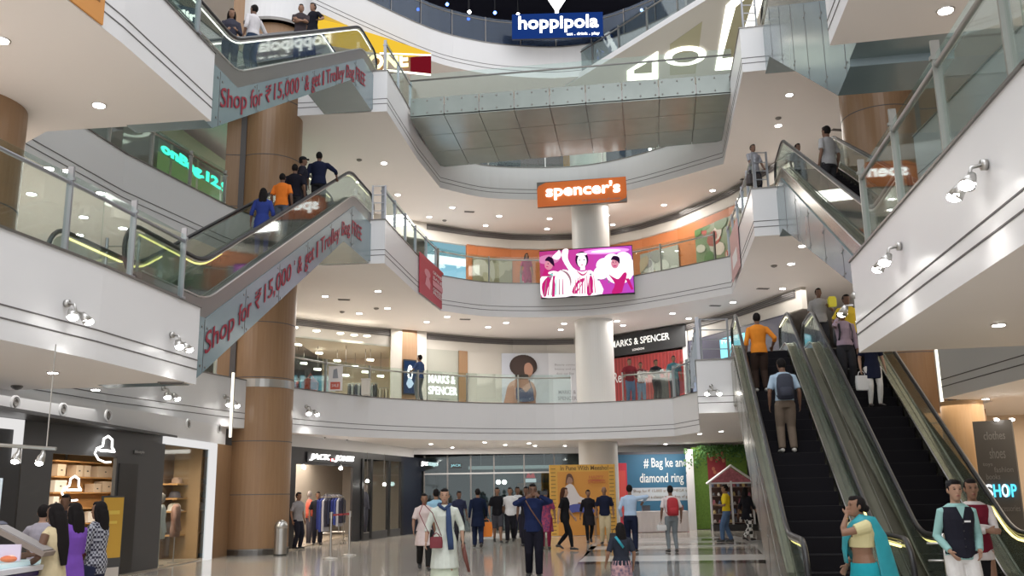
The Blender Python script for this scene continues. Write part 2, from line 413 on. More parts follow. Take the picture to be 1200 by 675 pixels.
    # shoes
    if shoes:
        for A, sx in ((aL, -1), (aR, 1)):
            s = MB(); td = V((0, .1, -.06)) if A.z > .11 else V((sx * .02, .12, -.02))
            s.tube([A + V((0, -.065, -.04)), A + V((0, -.02, -.03)), A + V((0, .05, -.035)), A + td + V((0, 0, -.018)), A + td * 1.5 + V((0, 0, -.022))], [(.03, .03), (.042, .042), (.044, .036), (.047, .028), (.034, .018)], None, 12)
            s.build('shoe', mat('shoe_%d' % (shoes[0] * 99), shoes, .5), root, smooth=True)
    # hair
    hm = mat('hair_%d' % (haircol[0] * 999), haircol, .85, spec=.15)
    hb = MB()
    HR = HM.to_3x3().to_4x4()
    if hair != 'bald':
        hb.ell(H((0, -.022, .022)), (.083, .094, .107), None, 16, 10, M=HR)
        hb.ell(H((0, .03, .082)), (.06, .058, .042), None, 14, 8, M=HR)
    else:
        hb.ell(H((0, -.035, -.02)), (.08, .075, .05), None, 16, 10, M=HR)
    if hair in ('long', 'longer', 'loose'):
        Ln = {'long': .36, 'longer': .5, 'loose': .28}[hair]
        hb.tube([H((0, -.03, .06)), H((0, -.07, -.03)), H((0, -.095, -.12)), H((0, -.10, -.12 - Ln * .5)), H((0, -.095, -.12 - Ln))],
                [(.075, .05), (.092, .06), (.095, .045), (.10, .04), (.05, .02)], None, 14, hint=V((0, 1, 0)))
        for sx in (-1, 1): hb.tube([H((sx * .055, .0, .06)), H((sx * .078, .0, -.02)), H((sx * .08, -.03, -.12)), H((sx * .07, -.06, -.2))], [.03, .026, .03, .015])
    if hair == 'bun':
        hb.ell(H((0, -.115, -.02)), (.048, .045, .045))
    if hair == 'cap': pass
    hb.build('hair', hm, root, remesh=max(.009, res * .7), sm=1)
    if hair == 'cap':
        c = MB(); c.ell(H((0, -.01, .06)), (.09, .105, .075), None, 16, 8, M=HR); c.box((0, 0, 0), (.12, .09, .012), M=Matrix.Translation(H((0, .11, .05))) @ HR)
        c.build('cap', cm((.02, .02, .025), 'cap'), root, remesh=.01)
    if detail:
        e = MB()
        for sx in (-1, 1): e.ell(H((sx * .03, .086, .012)), (.013, .006, .0065)); e.ell(H((sx * .031, .086, .034)), (.02, .005, .004))
        e.build('eye', mat('eye_dark', (.01, .008, .008), .3), root, smooth=True)
        e = MB(); e.ell(H((0, .097, -.062)), (.021, .006, .007)); e.build('lips', mat('lips', (.25, .07, .06), .4), root, smooth=True)
    JNT[root.name] = (wL * (h / 1.7), wR * (h / 1.7))
    return root
def jw(root, k):  # world position of a wrist (0 left, 1 right)
    p = JNT[root.name][k]; return root.location + Matrix.Rotation(root.rotation_euler.z, 3, 'Z') @ p
def lw(root, p):  # local (1.7 m figure) point to world
    return root.location + Matrix.Rotation(root.rotation_euler.z, 3, 'Z') @ (V(p) * root.scale[0])
def area(name, loc, size, power, col=(1, .96, .9), rot=(0, 0, 0), sy=None):
    l = bpy.data.lights.new(name, 'AREA'); l.energy = power; l.size = size; l.color = col
    if sy: l.shape = 'RECTANGLE'; l.size_y = sy
    o = bpy.data.objects.new(name, l); COL.objects.link(o); o.location = loc; o.rotation_euler = rot; return o
# ------------------------------------------------------------------ building
Z = [0, 4.8, 9.6, 14.4, 19.2]; TH = 1.35
LA = [(-9, -4), (-7.2, 4), (-6.6, 8), (-6.2, 10.8), (-5.8, 12.9), (-5.43, 15.94)]           # left balcony arm, towards its tip
LB = [(-8.6, 16.3), (-9.7, 17.2), (-9.15, 21), (-8.0, 25.2)]
RA = [(9.3, 16.8), (9.1, 12.5), (4.98, 13.35), (4.07, 6.84), (3.95, 3), (4.6, -4)]
OUT = [(17, -4), (17, 50), (-17, 50), (-17, -4)]
O1 = LA + LB + [(-6.9, 28.2), (-5.3, 31), (-3.6, 32.7), (-1.3, 34.2), (1.5, 35.0), (4, 34.5), (5.7, 33.6), (6.2, 31.5), (4.66, 23.7), (8.85, 23.1), (9.0, 24.6), (11.3, 24.4), (11.0, 21.5), (9.5, 20.75)] + RA + OUT
ARC2 = [(-3.75, 26.8), (-3.25, 31), (-2.7, 34.2), (-1.2, 35.4), (.3, 35.8), (2, 35.85), (3.5, 35.5), (5.2, 34.4), (7.7, 32.0), (6.6, 24.45)]
O2 = LA + LB + [(-7.2, 27.1)] + ARC2 + [(8.95, 24.0), (9.05, 24.8), (11.3, 24.4), (11.0, 21.5), (9.5, 20.75)] + RA + OUT
O4 = [(-17, 18), (-9.0, 26.5), (-7.2, 28.6), (-5.1, 31.0), (-3.0, 33.2), (-1.4, 34.2), (.15, 34.7), (2.2, 34.9), (4.2, 34.2), (6.6, 31.9), (8.5, 28.5), (9.3, 24.5), (10, 18), (17, 12), (17, 50), (-17, 50)]
def level(name, O, z, th=TH, grooves=True, vis=None):
    mb = MB(); mb.slab(O, z - th, z, WHITE, UPFLOOR, SOFFIT)
    if grooves:
        for i in range((vis or len(O) - 4) - 1):
            a, b = V((*O[i], 0)), V((*O[i + 1], 0)); d = b - a; L = d.length; d.normalize(); n = V((d.y, -d.x, 0))
            # outside is to the left for this orientation; put the groove strip on both faces
            for zz in (z - th + .26, z - th + .42):
                c = (a + b) / 2; T = Matrix.Translation(V((c.x, c.y, zz))) @ Matrix.Rotation(math.atan2(d.y, d.x), 4, 'Z')
                mb.box((0, 0, 0), (L + .01, .016, .018), GROOVE, M=T)
            c = (a + b) / 2; T = Matrix.Translation(V((c.x, c.y, z + .005))) @ Matrix.Rotation(math.atan2(d.y, d.x), 4, 'Z')
            mb.box((0, 0, 0), (L + .03, .05, .03), DSTEEL, M=T)
    return struct(mb.build(name))
def smooth_edge(O, i0, i1, k=4):
    """Catmull-Rom refinement of O[i0..i1]"""
    out = O[:i0 + 1]
    for i in range(i0, i1):
        p0 = V((*O[max(i0, i - 1)], 0)); p1 = V((*O[i], 0)); p2 = V((*O[i + 1], 0)); p3 = V((*O[min(i1, i + 2)], 0))
        for t in range(1, k + 1):
            q = t / k; r = .5 * ((2 * p1) + (-p0 + p2) * q + (2 * p0 - 5 * p1 + 4 * p2 - p3) * q * q + (-p0 + 3 * p1 - 3 * p2 + p3) * q ** 3); out.append((r.x, r.y))
    return out + O[i1 + 1:]
i9 = O1.index((-8.0, 25.2)); O1s = smooth_edge(O1, i9, O1.index((5.7, 33.6)))
O2s = smooth_edge(O2, O2.index((-2.7, 34.2)), O2.index((7.7, 32.0)))
O4s = smooth_edge(O4, 1, 11)
level('trim_1', O1s, Z[1]); level('trim_2', O2s, Z[2]); level('trim_3', O2s, Z[3]); level('trim_4', O4s, Z[4], vis=len(O4s) - 3)
# thin upper gallery slab (right) with its own edge
MZ = [(2.3, 35.6), (6.9, 28.6), (8.6, 26.0), (9.4, 24.2), (17, 24), (17, 40), (2.3, 40)]
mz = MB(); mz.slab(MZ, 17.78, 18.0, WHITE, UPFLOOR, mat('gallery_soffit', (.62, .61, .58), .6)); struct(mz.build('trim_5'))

# ground floor with inlaid bands
fl = MB()
FLOORM = mat('marble_floor', (.60, .55, .48), .11, noise=.07, nscale=2.2)
def tile_mat():
    m = FLOORM; nt = m.node_tree; b = nt.nodes['Principled BSDF']; tc = nt.nodes.new('ShaderNodeTexCoord')
    br = nt.nodes.new('ShaderNodeTexBrick'); br.offset = 0; br.inputs['Scale'].default_value = 1; br.inputs['Brick Width'].default_value = 1.2; br.inputs['Row Height'].default_value = 1.2
    br.inputs['Mortar Size'].default_value = .004; br.inputs['Color1'].default_value = (.60, .55, .485, 1); br.inputs['Color2'].default_value = (.57, .52, .455, 1); br.inputs['Mortar'].default_value = (.3, .27, .24, 1)
    n = nt.nodes.new('ShaderNodeTexNoise'); n.inputs['Scale'].default_value = 1.3; n.inputs['Detail'].default_value = 6
    mx = nt.nodes.new('ShaderNodeMix'); mx.data_type = 'RGBA'; mx.blend_type = 'MULTIPLY'; mx.inputs[0].default_value = .22
    nt.links.new(tc.outputs['Object'], br.inputs[0]); nt.links.new(tc.outputs['Object'], n.inputs[0]); nt.links.new(br.outputs['Color'], mx.inputs[6]); nt.links.new(n.outputs['Color'], mx.inputs[7]); nt.links.new(mx.outputs[2], b.inputs['Base Color'])
tile_mat()
fl.box((0, 20, -.1), (40, 60, .2), FLOORM)
INL_W = mat('white_marble_inlay', (.80, .79, .76), .1, noise=.04); INL_G = mat('grey_marble_inlay', (.26, .245, .225), .1, noise=.15); INL_D = mat('dark_marble_inlay', (.07, .065, .06), .1)
INL_B = mat('beige_marble_inlay', (.44, .39, .335), .11, noise=.1)
def band(pp, m, k=1):
    q = [uz(x, y, 0) for x, y in pp]; fl.slab([(p.x, p.y) for p in q], 0, .0015 * k, m)
band([(330, 690), (450, 652), (560, 640), (700, 640), (640, 690)], INL_B)
band([(700, 632), (842, 629), (845, 633), (698, 636)], INL_W); band([(695, 636), (868, 633), (880, 640), (690, 644)], INL_W)
band([(822, 631.5), (868, 630.5), (870, 632.5), (822, 633.5)], INL_D, 2)
band([(700, 638), (880, 635.5), (884, 638), (698, 640.5)], INL_G, 2); band([(688, 646), (890, 643.5), (896, 649), (684, 652)], INL_G)
band([(686, 645), (894, 642.5), (895, 644), (685, 646.4)], INL_D, 2); band([(684, 652), (900, 649.5), (908, 656), (678, 658.5)], INL_W)
band([(678, 658.5), (908, 656), (912, 660), (676, 661.5)], INL_D); band([(676, 661.5), (880, 660.5), (892, 676), (668, 680)], INL_G)
band([(860, 628), (905, 636), (925, 660), (905, 661), (885, 640), (852, 630)], INL_W, 3)
band([(560, 626), (690, 623), (700, 628), (555, 632)], INL_W)
struct(fl.build('floor'))

# big round columns clad in wood
def column(name, cx, cy, r, z0, z1, m, joints, box=None, label=None):
    mb = MB(); mb.cyl((cx, cy), r, z0, z1, m, 48)
    for zj in joints: mb.cyl((cx, cy), r + .006, zj - .012, zj + .012, GROOVE, 48)
    mb.cyl((cx, cy), r + .02, z0, z0 + .15, DSTEEL, 48)
    if box:
        (bx, by, bw, bd, a) = box; mb.box((bx, by, (z0 + z1) / 2), (bw, bd, z1 - z0), m, R(a)); 
        for zj in joints: mb.box((bx, by, zj), (bw + .01, bd + .01, .024), GROOVE, R(a))
    return struct(mb.build(name, smooth=False))
LC = (-7.0, 27.4)
column('trim_6', -7.45, 27.4, .97, 0, 19, WOOD, (.16, 1.63, 3.1, 4.9, 6.5, 8.2, 10, 11.6, 13.4, 15.2), (-8.3, 26.75, .5, .5, 8))
b = MB(); b.box((-8.03, 26.6, 9), (.16, .2, 18), GROOVE, R(8)); struct(b.build('trim_7'))
b = MB(); b.cyl((-7.45, 27.4), .99, 4.62, 4.85, STEEL, 48); b.cyl((-7.45, 27.4), .99, 0.0, 0.16, STEEL, 48); struct(b.build('trim_8'))
b = MB(); b.cyl((-7.45, 27.4), 1.15, 15.9, 18.0, WHITE, 48); b.cyl((-7.45, 27.4), 1.17, 15.9, 16.0, DSTEEL, 48); struct(b.build('trim_9'))
column('trim_10', 10.35, 24.5, 1.03, 0, 16.5, WOOD, (1.6, 3.1, 4.9, 6.5, 8.2, 9.9, 11.6, 13.4), (11.5, 24.1, .9, .6, -8))
b = MB(); b.box((11.0, 23.75, 8), (.18, .18, 16), DSTEEL, R(-8)); struct(b.build('trim_11'))
cc = uy(690, 300, 36.6)
b = MB(); b.cyl((3.25, 36.9), .76, 0, 17.8, mat('grey_white_paint', (.74, .73, .70), .4), 48); struct(b.build('trim_12'))
p = uy(1137, 560, 21.5); column('trim_13', p.x, 21.5, .45, 0, 3.45, WOODL, (1.7,), None)
# lit vertical slot beside the column ends
for i, (px, y0, yy, z0, z1) in enumerate(((272.5, 0, 24.7, 3.1, 4.8), (1102, 0, 21.9, 2.6, 5.4))):
    p = uy(px, 450, yy); b = MB(); b.box((p.x, yy, (z0 + z1) / 2), (.05, .05, z1 - z0), STRIPW if 0 else emis('slot_warm', (1, .93, .78), 1.6)); o = b.build('slot_light')
    tag(o, ('thin vertical strip light at the fascia end by the left wood column', 'thin vertical strip light beside the right wood column')[i], 'light')
    b = MB(); b.box((p.x, yy + .06, (z0 + z1) / 2), (.07, .05, z1 - z0), STEEL); b.build('slot_housing', parent=o)

# back facade line (plan), same on every level
W = [(-13, 28), (-9.6, 33), (-8.3, 35.1), (-6.7, 36.6), (-4.95, 38), (-3.6, 38.9), (-1.5, 40.2), (0, 40.8), (1.5, 41), (3, 40.9), (4.3, 40.5), (5.7, 39.4), (7, 37.9), (8.5, 35), (9.8, 31), (11, 27)]
def at_w(px, py, off=0, line=None):
    """point where the sight line of a pixel meets the upright facade surface"""
    L = line or W; d = ray(px, py); best = None; bv = 9
    for i in range(len(L) - 1):
        a = V((*L[i], 0)); e = V((*L[i + 1], 0)) - a; n = V((e.y, -e.x, 0)).normalized()
        a2 = a + n * off; den = d.x * e.y - d.y * e.x
        if abs(den) < 1e-9: continue
        t = (a2.x * e.y - a2.y * e.x) / den
        if t <= 0: continue
        s = ((d.x * t - a2.x) * e.x + (d.y * t - a2.y) * e.y) / (e.x ** 2 + e.y ** 2); v = max(0, -s, s - 1)
        if v < bv - 1e-6 or (v <= .001 and best is not None and bv <= .001): best = EYEP + d * t; bv = v
    return best
def facade(name, a, b, z0, z1, m, th=.12):
    mb = MB(); seg = [(a.x, a.y)] + [w for w in W if min(a.x, b.x) < w[0] < max(a.x, b.x)] + [(b.x, b.y)]
    bk = [(x, y + th) for x, y in seg]
    mb.slab(seg + bk[::-1], z0, z1, m); return struct(mb.build(name))
CREAM = mat('cream_wall', (.56, .53, .48), .5); PALEG = mat('pale_grey_wall', (.40, .40, .35), .5)
mb = MB()
for zc in (Z[2] - TH, Z[3] - TH):
    for i in range(1, len(W) - 2):
        a, b = W[i], W[i + 1]
        mb.wall(a, b, zc - .75, zc, .2, CREAM)
struct(mb.build('trim_14'))
for k, zc in enumerate((Z[2] - TH, Z[3] - TH)):
    for j, (x0, x1) in enumerate(((330, 458), (500, 672), (716, 1000))):
        a = at_w(max(x0, 360 if k else 330), 380 if k == 0 else 270); b = at_w(min(x1, 935), 380 if k == 0 else 270)
        if k and j == 0: continue
        seg = [a] + [V((*w, 0)) for w in W if a.x < w[0] < b.x] + [b]; g = MB()
        for q in range(len(seg) - 1):
            s, e = seg[q], seg[q + 1]; d = (e - s); d.z = 0; n = V((d.y, -d.x, 0)).normalized() * .05
            g.wall((s.x + n.x, s.y + n.y), (e.x + n.x, e.y + n.y), zc - .30, zc - .06, .04, GROOVE)
            for r in range(3): g.wall((s.x + n.x * 1.6, s.y + n.y * 1.6), (e.x + n.x * 1.6, e.y + n.y * 1.6), zc - .26 + r * .07, zc - .245 + r * .07, .03, DSTEEL)
        o = g.build('air_grille'); tag(o, 'dark slotted air grille at ceiling edge, %s, %s' % (('second gallery', 'gallery behind the screen')[k], ('left of the wood panel', 'left of the centre column', 'right of the centre column')[j]), 'air grille')

# ---- bulkheads and ground wall lines
GL = [(-9.6, 10), (-8.84, 16.1), (-8.14, 21.8), (-7.95, 26.0)]
GL2 = [(-7.3, 27.9), (-6.0, 32.4), (-5.4, 34.6), (-4.2, 39.5)]
b = MB()
for L in (GL, GL2):
    for i in range(len(L) - 1): b.wall(L[i], L[i + 1], 2.98 if L is GL else 3.08, 3.46, -.15 if 0 else .15, WHITE)
b.wall((-4.2, 39.5), (3, 41), 3.2, 3.46, .1, WHITE); b.wall((3, 41), (8.6, 41), 3.22, 3.46, .1, WHITE); struct(b.build('trim_15'))
# outer shell: walls far behind each level
b = MB(); b.box((0, 46, 2), (40, .3, 4.0), DARK); struct(b.build('wall_back'))
b = MB(); b.box((-15, 22, 9), (.3, 52, 18), CREAM); struct(b.build('wall_left'))
b = MB(); b.box((16, 22, 9), (.3, 52, 18), CREAM); struct(b.build('wall_right'))
b = MB(); b.box((0, 47, 13), (40, .3, 18.5), mat('dim_back', (.16, .145, .13), .6)); struct(b.build('wall_upper'))
b = MB(); b.box((0, 44, 21.8), (40, .3, 5.2), mat('night_blue', (.012, .016, .035), .6)); struct(b.build('wall_top'))
b = MB(); b.box((0, 43, 24.3), (36, 20, .2), mat('night_ceiling', (.02, .02, .035), .6)); struct(b.build('ceiling'))

# ---- glass railing
def railing(label, pts, z, h=1.05, step=1.5, rail=.03, group=None, glassm=None, posts=True, railcol=None, high=0, cat='railing', name='glass_railing', closed_tops=False, off=.07):
    P = [V((x, y, 0)) for x, y in pts]; root = empty(name, (P[0].x, P[0].y, z)); tag(root, label, cat, group)
    o = P[0] + V((0, 0, z)); rm = railcol or STEEL
    hr = MB(); hr.tube([p + V((0, 0, z + h * .9)) - o for p in P], rail, None, 8); hr.build('handrail', rm, root, smooth=True)
    cum = [0]
    for i in range(len(P) - 1): cum.append(cum[-1] + (P[i + 1] - P[i]).length)
    def at(q):
        for i in range(len(P) - 1):
            if q <= cum[i + 1] + 1e-6:
                return P[i].lerp(P[i + 1], (q - cum[i]) / max(1e-6, cum[i + 1] - cum[i])), i
        return P[-1], len(P) - 2
    k = max(1, round(cum[-1] / step)); cuts = [cum[-1] * j / k for j in range(k + 1)]
    for j in range(k):
        q0, q1 = cuts[j], cuts[j + 1]; inner = [q0] + [c for c in cum if q0 + .05 < c < q1 - .05] + [q1]; g = MB()
        for t in range(len(inner) - 1):
            s, _ = at(inner[t]); e, _ = at(inner[t + 1]); d = e - s
            if d.length < .03: continue
            g.box((s + e) / 2 + V((0, 0, z + h / 2 + .03)) - o, (d.length - (.03 if len(inner) == 2 else .004), .014, h - .04), None, math.atan2(d.y, d.x))
        g.build('glass_panel', glassm or GLS, root)
    if posts:
        for q in cuts:
            s, i = at(q); d = P[i + 1] - P[i]; railpost(s + V((0, 0, z)) - o, math.atan2(d.y, d.x), h + high, rm, root)
    return root
def railpost(p, rz, h, m, root):
    b = MB(); b.box(p + V((0, 0, h / 2)), (.035, .09, h), m, rz); b.box(p + V((0, 0, .02)), (.12, .12, .04), m, rz); b.box(p + V((0, 0, h * .85)), (.05, .13, .04), m, rz)
    b.build('post', m, root)
def inset(pts, d):
    """move a polyline sideways (to its right when d>0)"""
    out = []
    for i, p in enumerate(pts):
        a = V((*pts[max(0, i - 1)], 0)); b = V((*pts[min(len(pts) - 1, i + 1)], 0)); t = (b - a).normalized(); out.append((p[0] + t.y * d, p[1] - t.x * d))
    return out
def sub(O, a, b):
    f = lambda q: min(range(len(O)), key=lambda i: (O[i][0] - q[0]) ** 2 + (O[i][1] - q[1]) ** 2)
    return O[f(a):f(b) + 1]
GREYR = mat('grey_post_steel', (.36, .37, .4), .35, .7)
armL = [(-6.7, 6), (-6.27, 10.8), (-5.87, 12.9), (-5.52, 15.2)]
railing('glass railing with grey posts along the lower left balcony, beside the escalator foot', armL, Z[1], h=1.1, step=1.55, high=.12, railcol=GREYR)
railing('glass railing on the upper left balcony, at the foot of the top escalator', [(-6.6, 8), (-6.27, 10.8), (-5.87, 12.9), (-5.52, 15.2)], Z[2], h=1.1, step=1.55, high=.1, railcol=GREYR)
railing('glass railing of the first gallery, curving from the left column to the centre', inset(sub(O1s, (-6.9, 28.2), (2.2, 35.0)), -.12), Z[1], h=1.08, step=1.9)
railing('glass railing of the first gallery in front of the black signboard', inset(sub(O1s, (4.0, 34.5), (5.7, 33.6)), -.12), Z[1], h=1.08, step=1.7)
railing('glass railing down the side of the landing left of the ground escalators', [(5.75, 33.5), (6.0, 31.5), (4.78, 23.9)], Z[1], h=1.15, step=1.6, railcol=GREYR)
railing('glass railing of the far left gallery behind the lower balcony', inset(LB[1:], -.1), Z[1], h=1.05)
railing('glass railing of the upper far left gallery in front of the green shop front', inset(LB[1:], -.1), Z[2], h=1.05)
railing('glass railing stepping back from the left landing to the red poster', [(-3.85, 26.95), (-3.37, 31), (-2.85, 34.1)], Z[2], h=1.1, step=1.4, railcol=GREYR)
railing('glass railing of the second gallery behind the big screen', inset(sub(O2s, (-2.7, 34.2), (7.0, 32.7)), -.12), Z[2], h=1.08, step=2.2)
railing('glass railing down the side of the right landing under the seated person', [(7.7, 32.0), (7.2, 28), (6.75, 24.6)], Z[2], h=1.1, step=1.5, railcol=GREYR)
railing('short glass railing at the top landing by the yellow shop sign', [(-3.85, 26.95), (-3.4, 30)], Z[3], h=1.1, step=1.4, railcol=GREYR)
railing('glass railing of the third gallery behind the bridge', inset(sub(O2s, (-2.7, 34.2), (7.0, 32.7)), -.12), Z[3], h=1.08, step=2.2)
railing('dark glass railing of the top gallery around the blue lit terrace', inset(sub(O4s, (-7.2, 28.6), (6.6, 31.9)), -.12), Z[4], h=1.15, step=1.5, railcol=DSTEEL, glassm=glass('blue_terrace_glass', (.35, .45, .62), .1, .1, .25, (.1, .14, .22)))
railing('dark railing running up the slanting edge of the upper gallery', [(2.45, 35.5), (6.9, 28.8)], 18.0, h=1.0, step=1.6, railcol=DSTEEL, glassm=glass('smoke_glass', (.7, .75, .75), .1))
railing('glass railing along the right balcony edge above the tip', [(4.98, 12.6), (4.15, 6.9), (4.05, 3.6)], Z[1], h=1.15, step=2.0, rail=.035, railcol=mat('railing_grey', (.33, .33, .31), .35, .7), high=.16)

# ---- glass clad bridge
br = empty('footbridge', (2, 31, 14.0)); tag(br, 'glass-clad footbridge crossing between the two top landings', 'footbridge')
o = V((2, 31, 14.0)); A0, A1, B1, B0 = V((-3.35, 29.5, 13.95)), V((7.2, 27.9, 13.95)), V((7.85, 32.1, 13.95)), V((-2.75, 34.4, 13.95))
b = MB()
nx, ny = 9, 3
for i in range(nx):
    for j in range(ny):
        f = lambda u, v: (A0.lerp(A1, u)).lerp(B0.lerp(B1, u), v) - o
        g = .0025; q = [f(i / nx + g * .4, j / ny + g), f((i + 1) / nx - g * .4, j / ny + g), f((i + 1) / nx - g * .4, (j + 1) / ny - g), f(i / nx + g * .4, (j + 1) / ny - g)]
        b.prism(q, (0, 0, .03), BRIDGEG)
b.build('soffit_panels', parent=br)
b = MB(); b.slab([((p - o).x, (p - o).y) for p in (A0, A1, B1, B0)], .04, .36, DSTEEL, UPFLOOR); b.build('deck', parent=br)
for k, (s, e) in enumerate(((A0, A1), (B0, B1))):
    b = MB()
    for i in range(nx):
        p = s.lerp(e, i / nx + .002) - o; q = s.lerp(e, (i + 1) / nx - .002) - o; nn = V((0, -1 if k == 0 else 1, 0)) * .03
        b.slab([(p.x, p.y), (q.x, q.y), (q.x, q.y + nn.y), (p.x, p.y + nn.y)], 0, .62, BRIDGEG)
        for u in (.08, .5, .92):
            c = p.lerp(q, u) + nn; b.ell((c.x, c.y + nn.y * .3, .09), (.03, .015, .03), DSTEEL, 8, 4); b.ell((c.x, c.y + nn.y * .3, .52), (.03, .015, .03), DSTEEL, 8, 4)
    b.build('edge_cladding', parent=br)
    g = MB(); p = s - o; q = e - o; g.slab([(p.x, p.y), (q.x, q.y), (q.x, q.y + .015), (p.x, p.y + .015)], .62, 1.5); g.build('glass_parapet', GLS, br)
    h = MB(); h.tube([p + V((0, .03, 1.35)), q + V((0, .03, 1.35))], .035, None, 8); h.build('handrail', DSTEEL, br, smooth=True)
column('trim_41', -9.45, 15.1, 1.0, Z[1], Z[2] - TH, WOOD, (6.4,))
EP = {}; KK = {}
# ------------------------------------------------------------------ escalators
def escalator(label, a, b, z, w=1.5, glow_low=None, glow=None, clad=COVER, group=None, deckm=BRONZE, txt=None, under=TH, glassm=None, flatb=8.6, Y0=1.15, RUN=8.31, YE=10.66, kink=None):
    Y1 = Y0 + RUN; T30 = 4.8 / RUN; sl = lambda y: 0 if y < Y0 else (4.8 if y > Y1 else (y - Y0) * T30)
    a = V((*a, z)); b = V((*b, z)); d = (b - a); rz = math.atan2(d.y, d.x) - PI / 2; sy = d.length / YE
    root = empty('escalator', a, rz); EP[root.name] = (Y0, RUN, YE, sl); tag(root, label, 'escalator', group); root.scale = (1, sy, 1)
    prof = lambda off: [V((0, y, sl(y) + off)) for y in (-.0, Y0 - .25, Y0 - .08, Y0 + .12, Y0 + .4, Y1 - .4, Y1 - .12, Y1 + .08, Y1 + .25, YE)]
    def smooth(off, ext0=0, ext1=0):
        pts = []
        for y in [i * (YE + ext0 + ext1) / 60 - ext0 for i in range(61)]:
            zz = sum(sl(y + k) for k in (-.3, -.15, 0, .15, .3)) / 5; pts.append(V((0, y, zz + off)))
        return pts
    hw = w / 2 - .12
    for sx in (-1, 1):
        x = sx * hw
        # glass balustrade
        lo = smooth(.18, .45, .45); hi = smooth(.86, .45, .45)
        cl = V((x, -.45, .52)); ch = V((x, YE + .45, 4.8 + .52))
        poly = [V((x, p.y, p.z)) for p in lo] + [ch + V((0, math.cos(q) * .34, math.sin(q) * .34)) for q in [-PI / 2 + PI * i / 10 for i in range(1, 10)]] + [V((x, p.y, p.z)) for p in hi[::-1]] + [cl + V((0, -math.cos(q) * .34, math.sin(q) * .34)) for q in [PI / 2 - PI * i / 10 for i in range(1, 10)]]
        g = MB(); g.prism(poly, (.012, 0, 0)); g.build('glass_balustrade', glassm or GLSB, root)
        # handrail loop
        top = smooth(.93, .45, .45); path = [cl + V((0, .3, -.40))] + [cl + V((0, -math.cos(q) * .41, math.sin(q) * .41)) for q in [-PI / 2 + PI * i / 12 for i in range(1, 12)]] + [V((x, p.y, p.z)) for p in top] + [ch + V((0, math.cos(q) * .41, math.sin(q) * .41)) for q in [PI / 2 - PI * i / 12 for i in range(1, 12)]] + [ch + V((0, -.3, -.40))]
        h = MB(); h.tube(path, [(.045, .026)] * len(path), None, 8, hint=V((1, 0, 0))) if 0 else h.tube(path, .038, None, 8); h.build('handrail', BLACK, root, smooth=True)
        t = MB(); tp = [V((x, p.y, p.z)) for p in smooth(.875, .3, .3)]; t.tube(tp, .018, None, 6); t.build('handrail_track', STEEL, root, smooth=True)
        if glow:
            t = MB(); t.tube([V((x - sx * .03, p.y, p.z)) for p in smooth(.835, .3, .3) if p.y > (Y1 if glow == 'end' else -9)], .014, None, 6); t.build('light_strip', STRIPW, root)
        if glow_low:
            t = MB(); t.tube([V((x - sx * .03, p.y, p.z)) for p in smooth(.835, .4, .3) if p.y < Y0 + .9], .016, None, 6); t.build('light_strip', STRIPY, root)
            t = MB(); t.tube([V((x - sx * .03, p.y, p.z)) for p in smooth(.835, .3, .4) if p.y > Y1 - .2], .014, None, 6); t.build('light_strip', emis('strip_warm', (1, .9, .6), 1.6), root)  # warm top strip; on ground escalators added to imitate yellow light reflections
        # deck / skirt bands
        k = MB(); lo = smooth(-.16, .5, .5); hi = smooth(.2, .5, .5)
        for (xa, xb) in ((x - .09, x - .0), (x + .012, x + .1)):
            k.prism([V((xa, p.y, p.z)) for p in lo] + [V((xa, p.y, p.z)) for p in hi[::-1]], (xb - xa, 0, 0), deckm)
        k.build('skirt', parent=root)
        k = MB(); k.tube([V((x + sx * .11, p.y, p.z + .02)) for p in hi], .015, STEEL, 6); k.tube([V((x - sx * .10, p.y, p.z + .01)) for p in hi], .012, STEEL, 6); k.build('trim_strip', parent=root)
    # truss cover: side and bottom
    c = MB(); zb = -under - (.02 if under > .2 else 0)
    ky, kz = kink or (flatb - 8.31, zb); ks = (4.8 + zb - kz) / (flatb - ky)
    KK[root.name] = (ky, kz, flatb)
    side = [V((-w / 2, -.5, -.12)), V((-w / 2, Y0, -.12)), V((-w / 2, Y1, 4.68)), V((-w / 2, YE + .5, 4.68))]
    if under > .2: side += [V((-w / 2, YE + .5, 4.9 + zb)), V((-w / 2, YE + .02, 4.9 + zb)), V((-w / 2, YE, 4.8 + zb)), V((-w / 2, flatb, 4.8 + zb)), V((-w / 2, ky, kz))] + ([V((-w / 2, Y0 - .05, zb)), V((-w / 2, Y0 - .08, zb + .12))] if ky > Y0 else []) + [V((-w / 2, -.5, max(kz, zb + .12)))]
    else: side += [V((-w / 2, YE + .5, 3.6)), V((-w / 2, Y1 + .1, 3.6)), V((-w / 2, Y1 + .1 - 3.6 / T30, 0.0)), V((-w / 2, -.5, 0))]
    c.prism(side, (w, 0, 0), clad)
    # panel joints and fixings
    for sx in (-1, 1):
        for j in range(1, 7):
            y = j * YE / 7; zt = sl(y) - .15; zz = max(kz if under > .2 else 0.02, (y - flatb) * ks + 4.8 + zb if under > .2 else (y - Y1 - .1) * T30 + 3.6); zz = min(zz, 4.8 + zb) if under > .2 else min(zz, 3.6)
            c.box((sx * (w / 2 + .002), y, (zt + zz) / 2), (.006, .012, zt - zz), GROOVE)
            for q in (.12, .85): c.ell((sx * (w / 2 + .006), y + .1, zz + (zt - zz) * q), (.008, .025, .025), DSTEEL, 6, 4); c.ell((sx * (w / 2 + .006), y - .1, zz + (zt - zz) * q), (.008, .025, .025), DSTEEL, 6, 4)
    c.build('truss_cover', parent=root)
    # steps
    sw = w - .46; n = int(RUN / .4)
    m = MB(); m.box((0, 0, -.13), (sw, .40, .26), STEP); 
    m.box((0, -.19, .002), (sw, .018, .006), mat('step_edge', (.02, .019, .02), .8))
    first = None
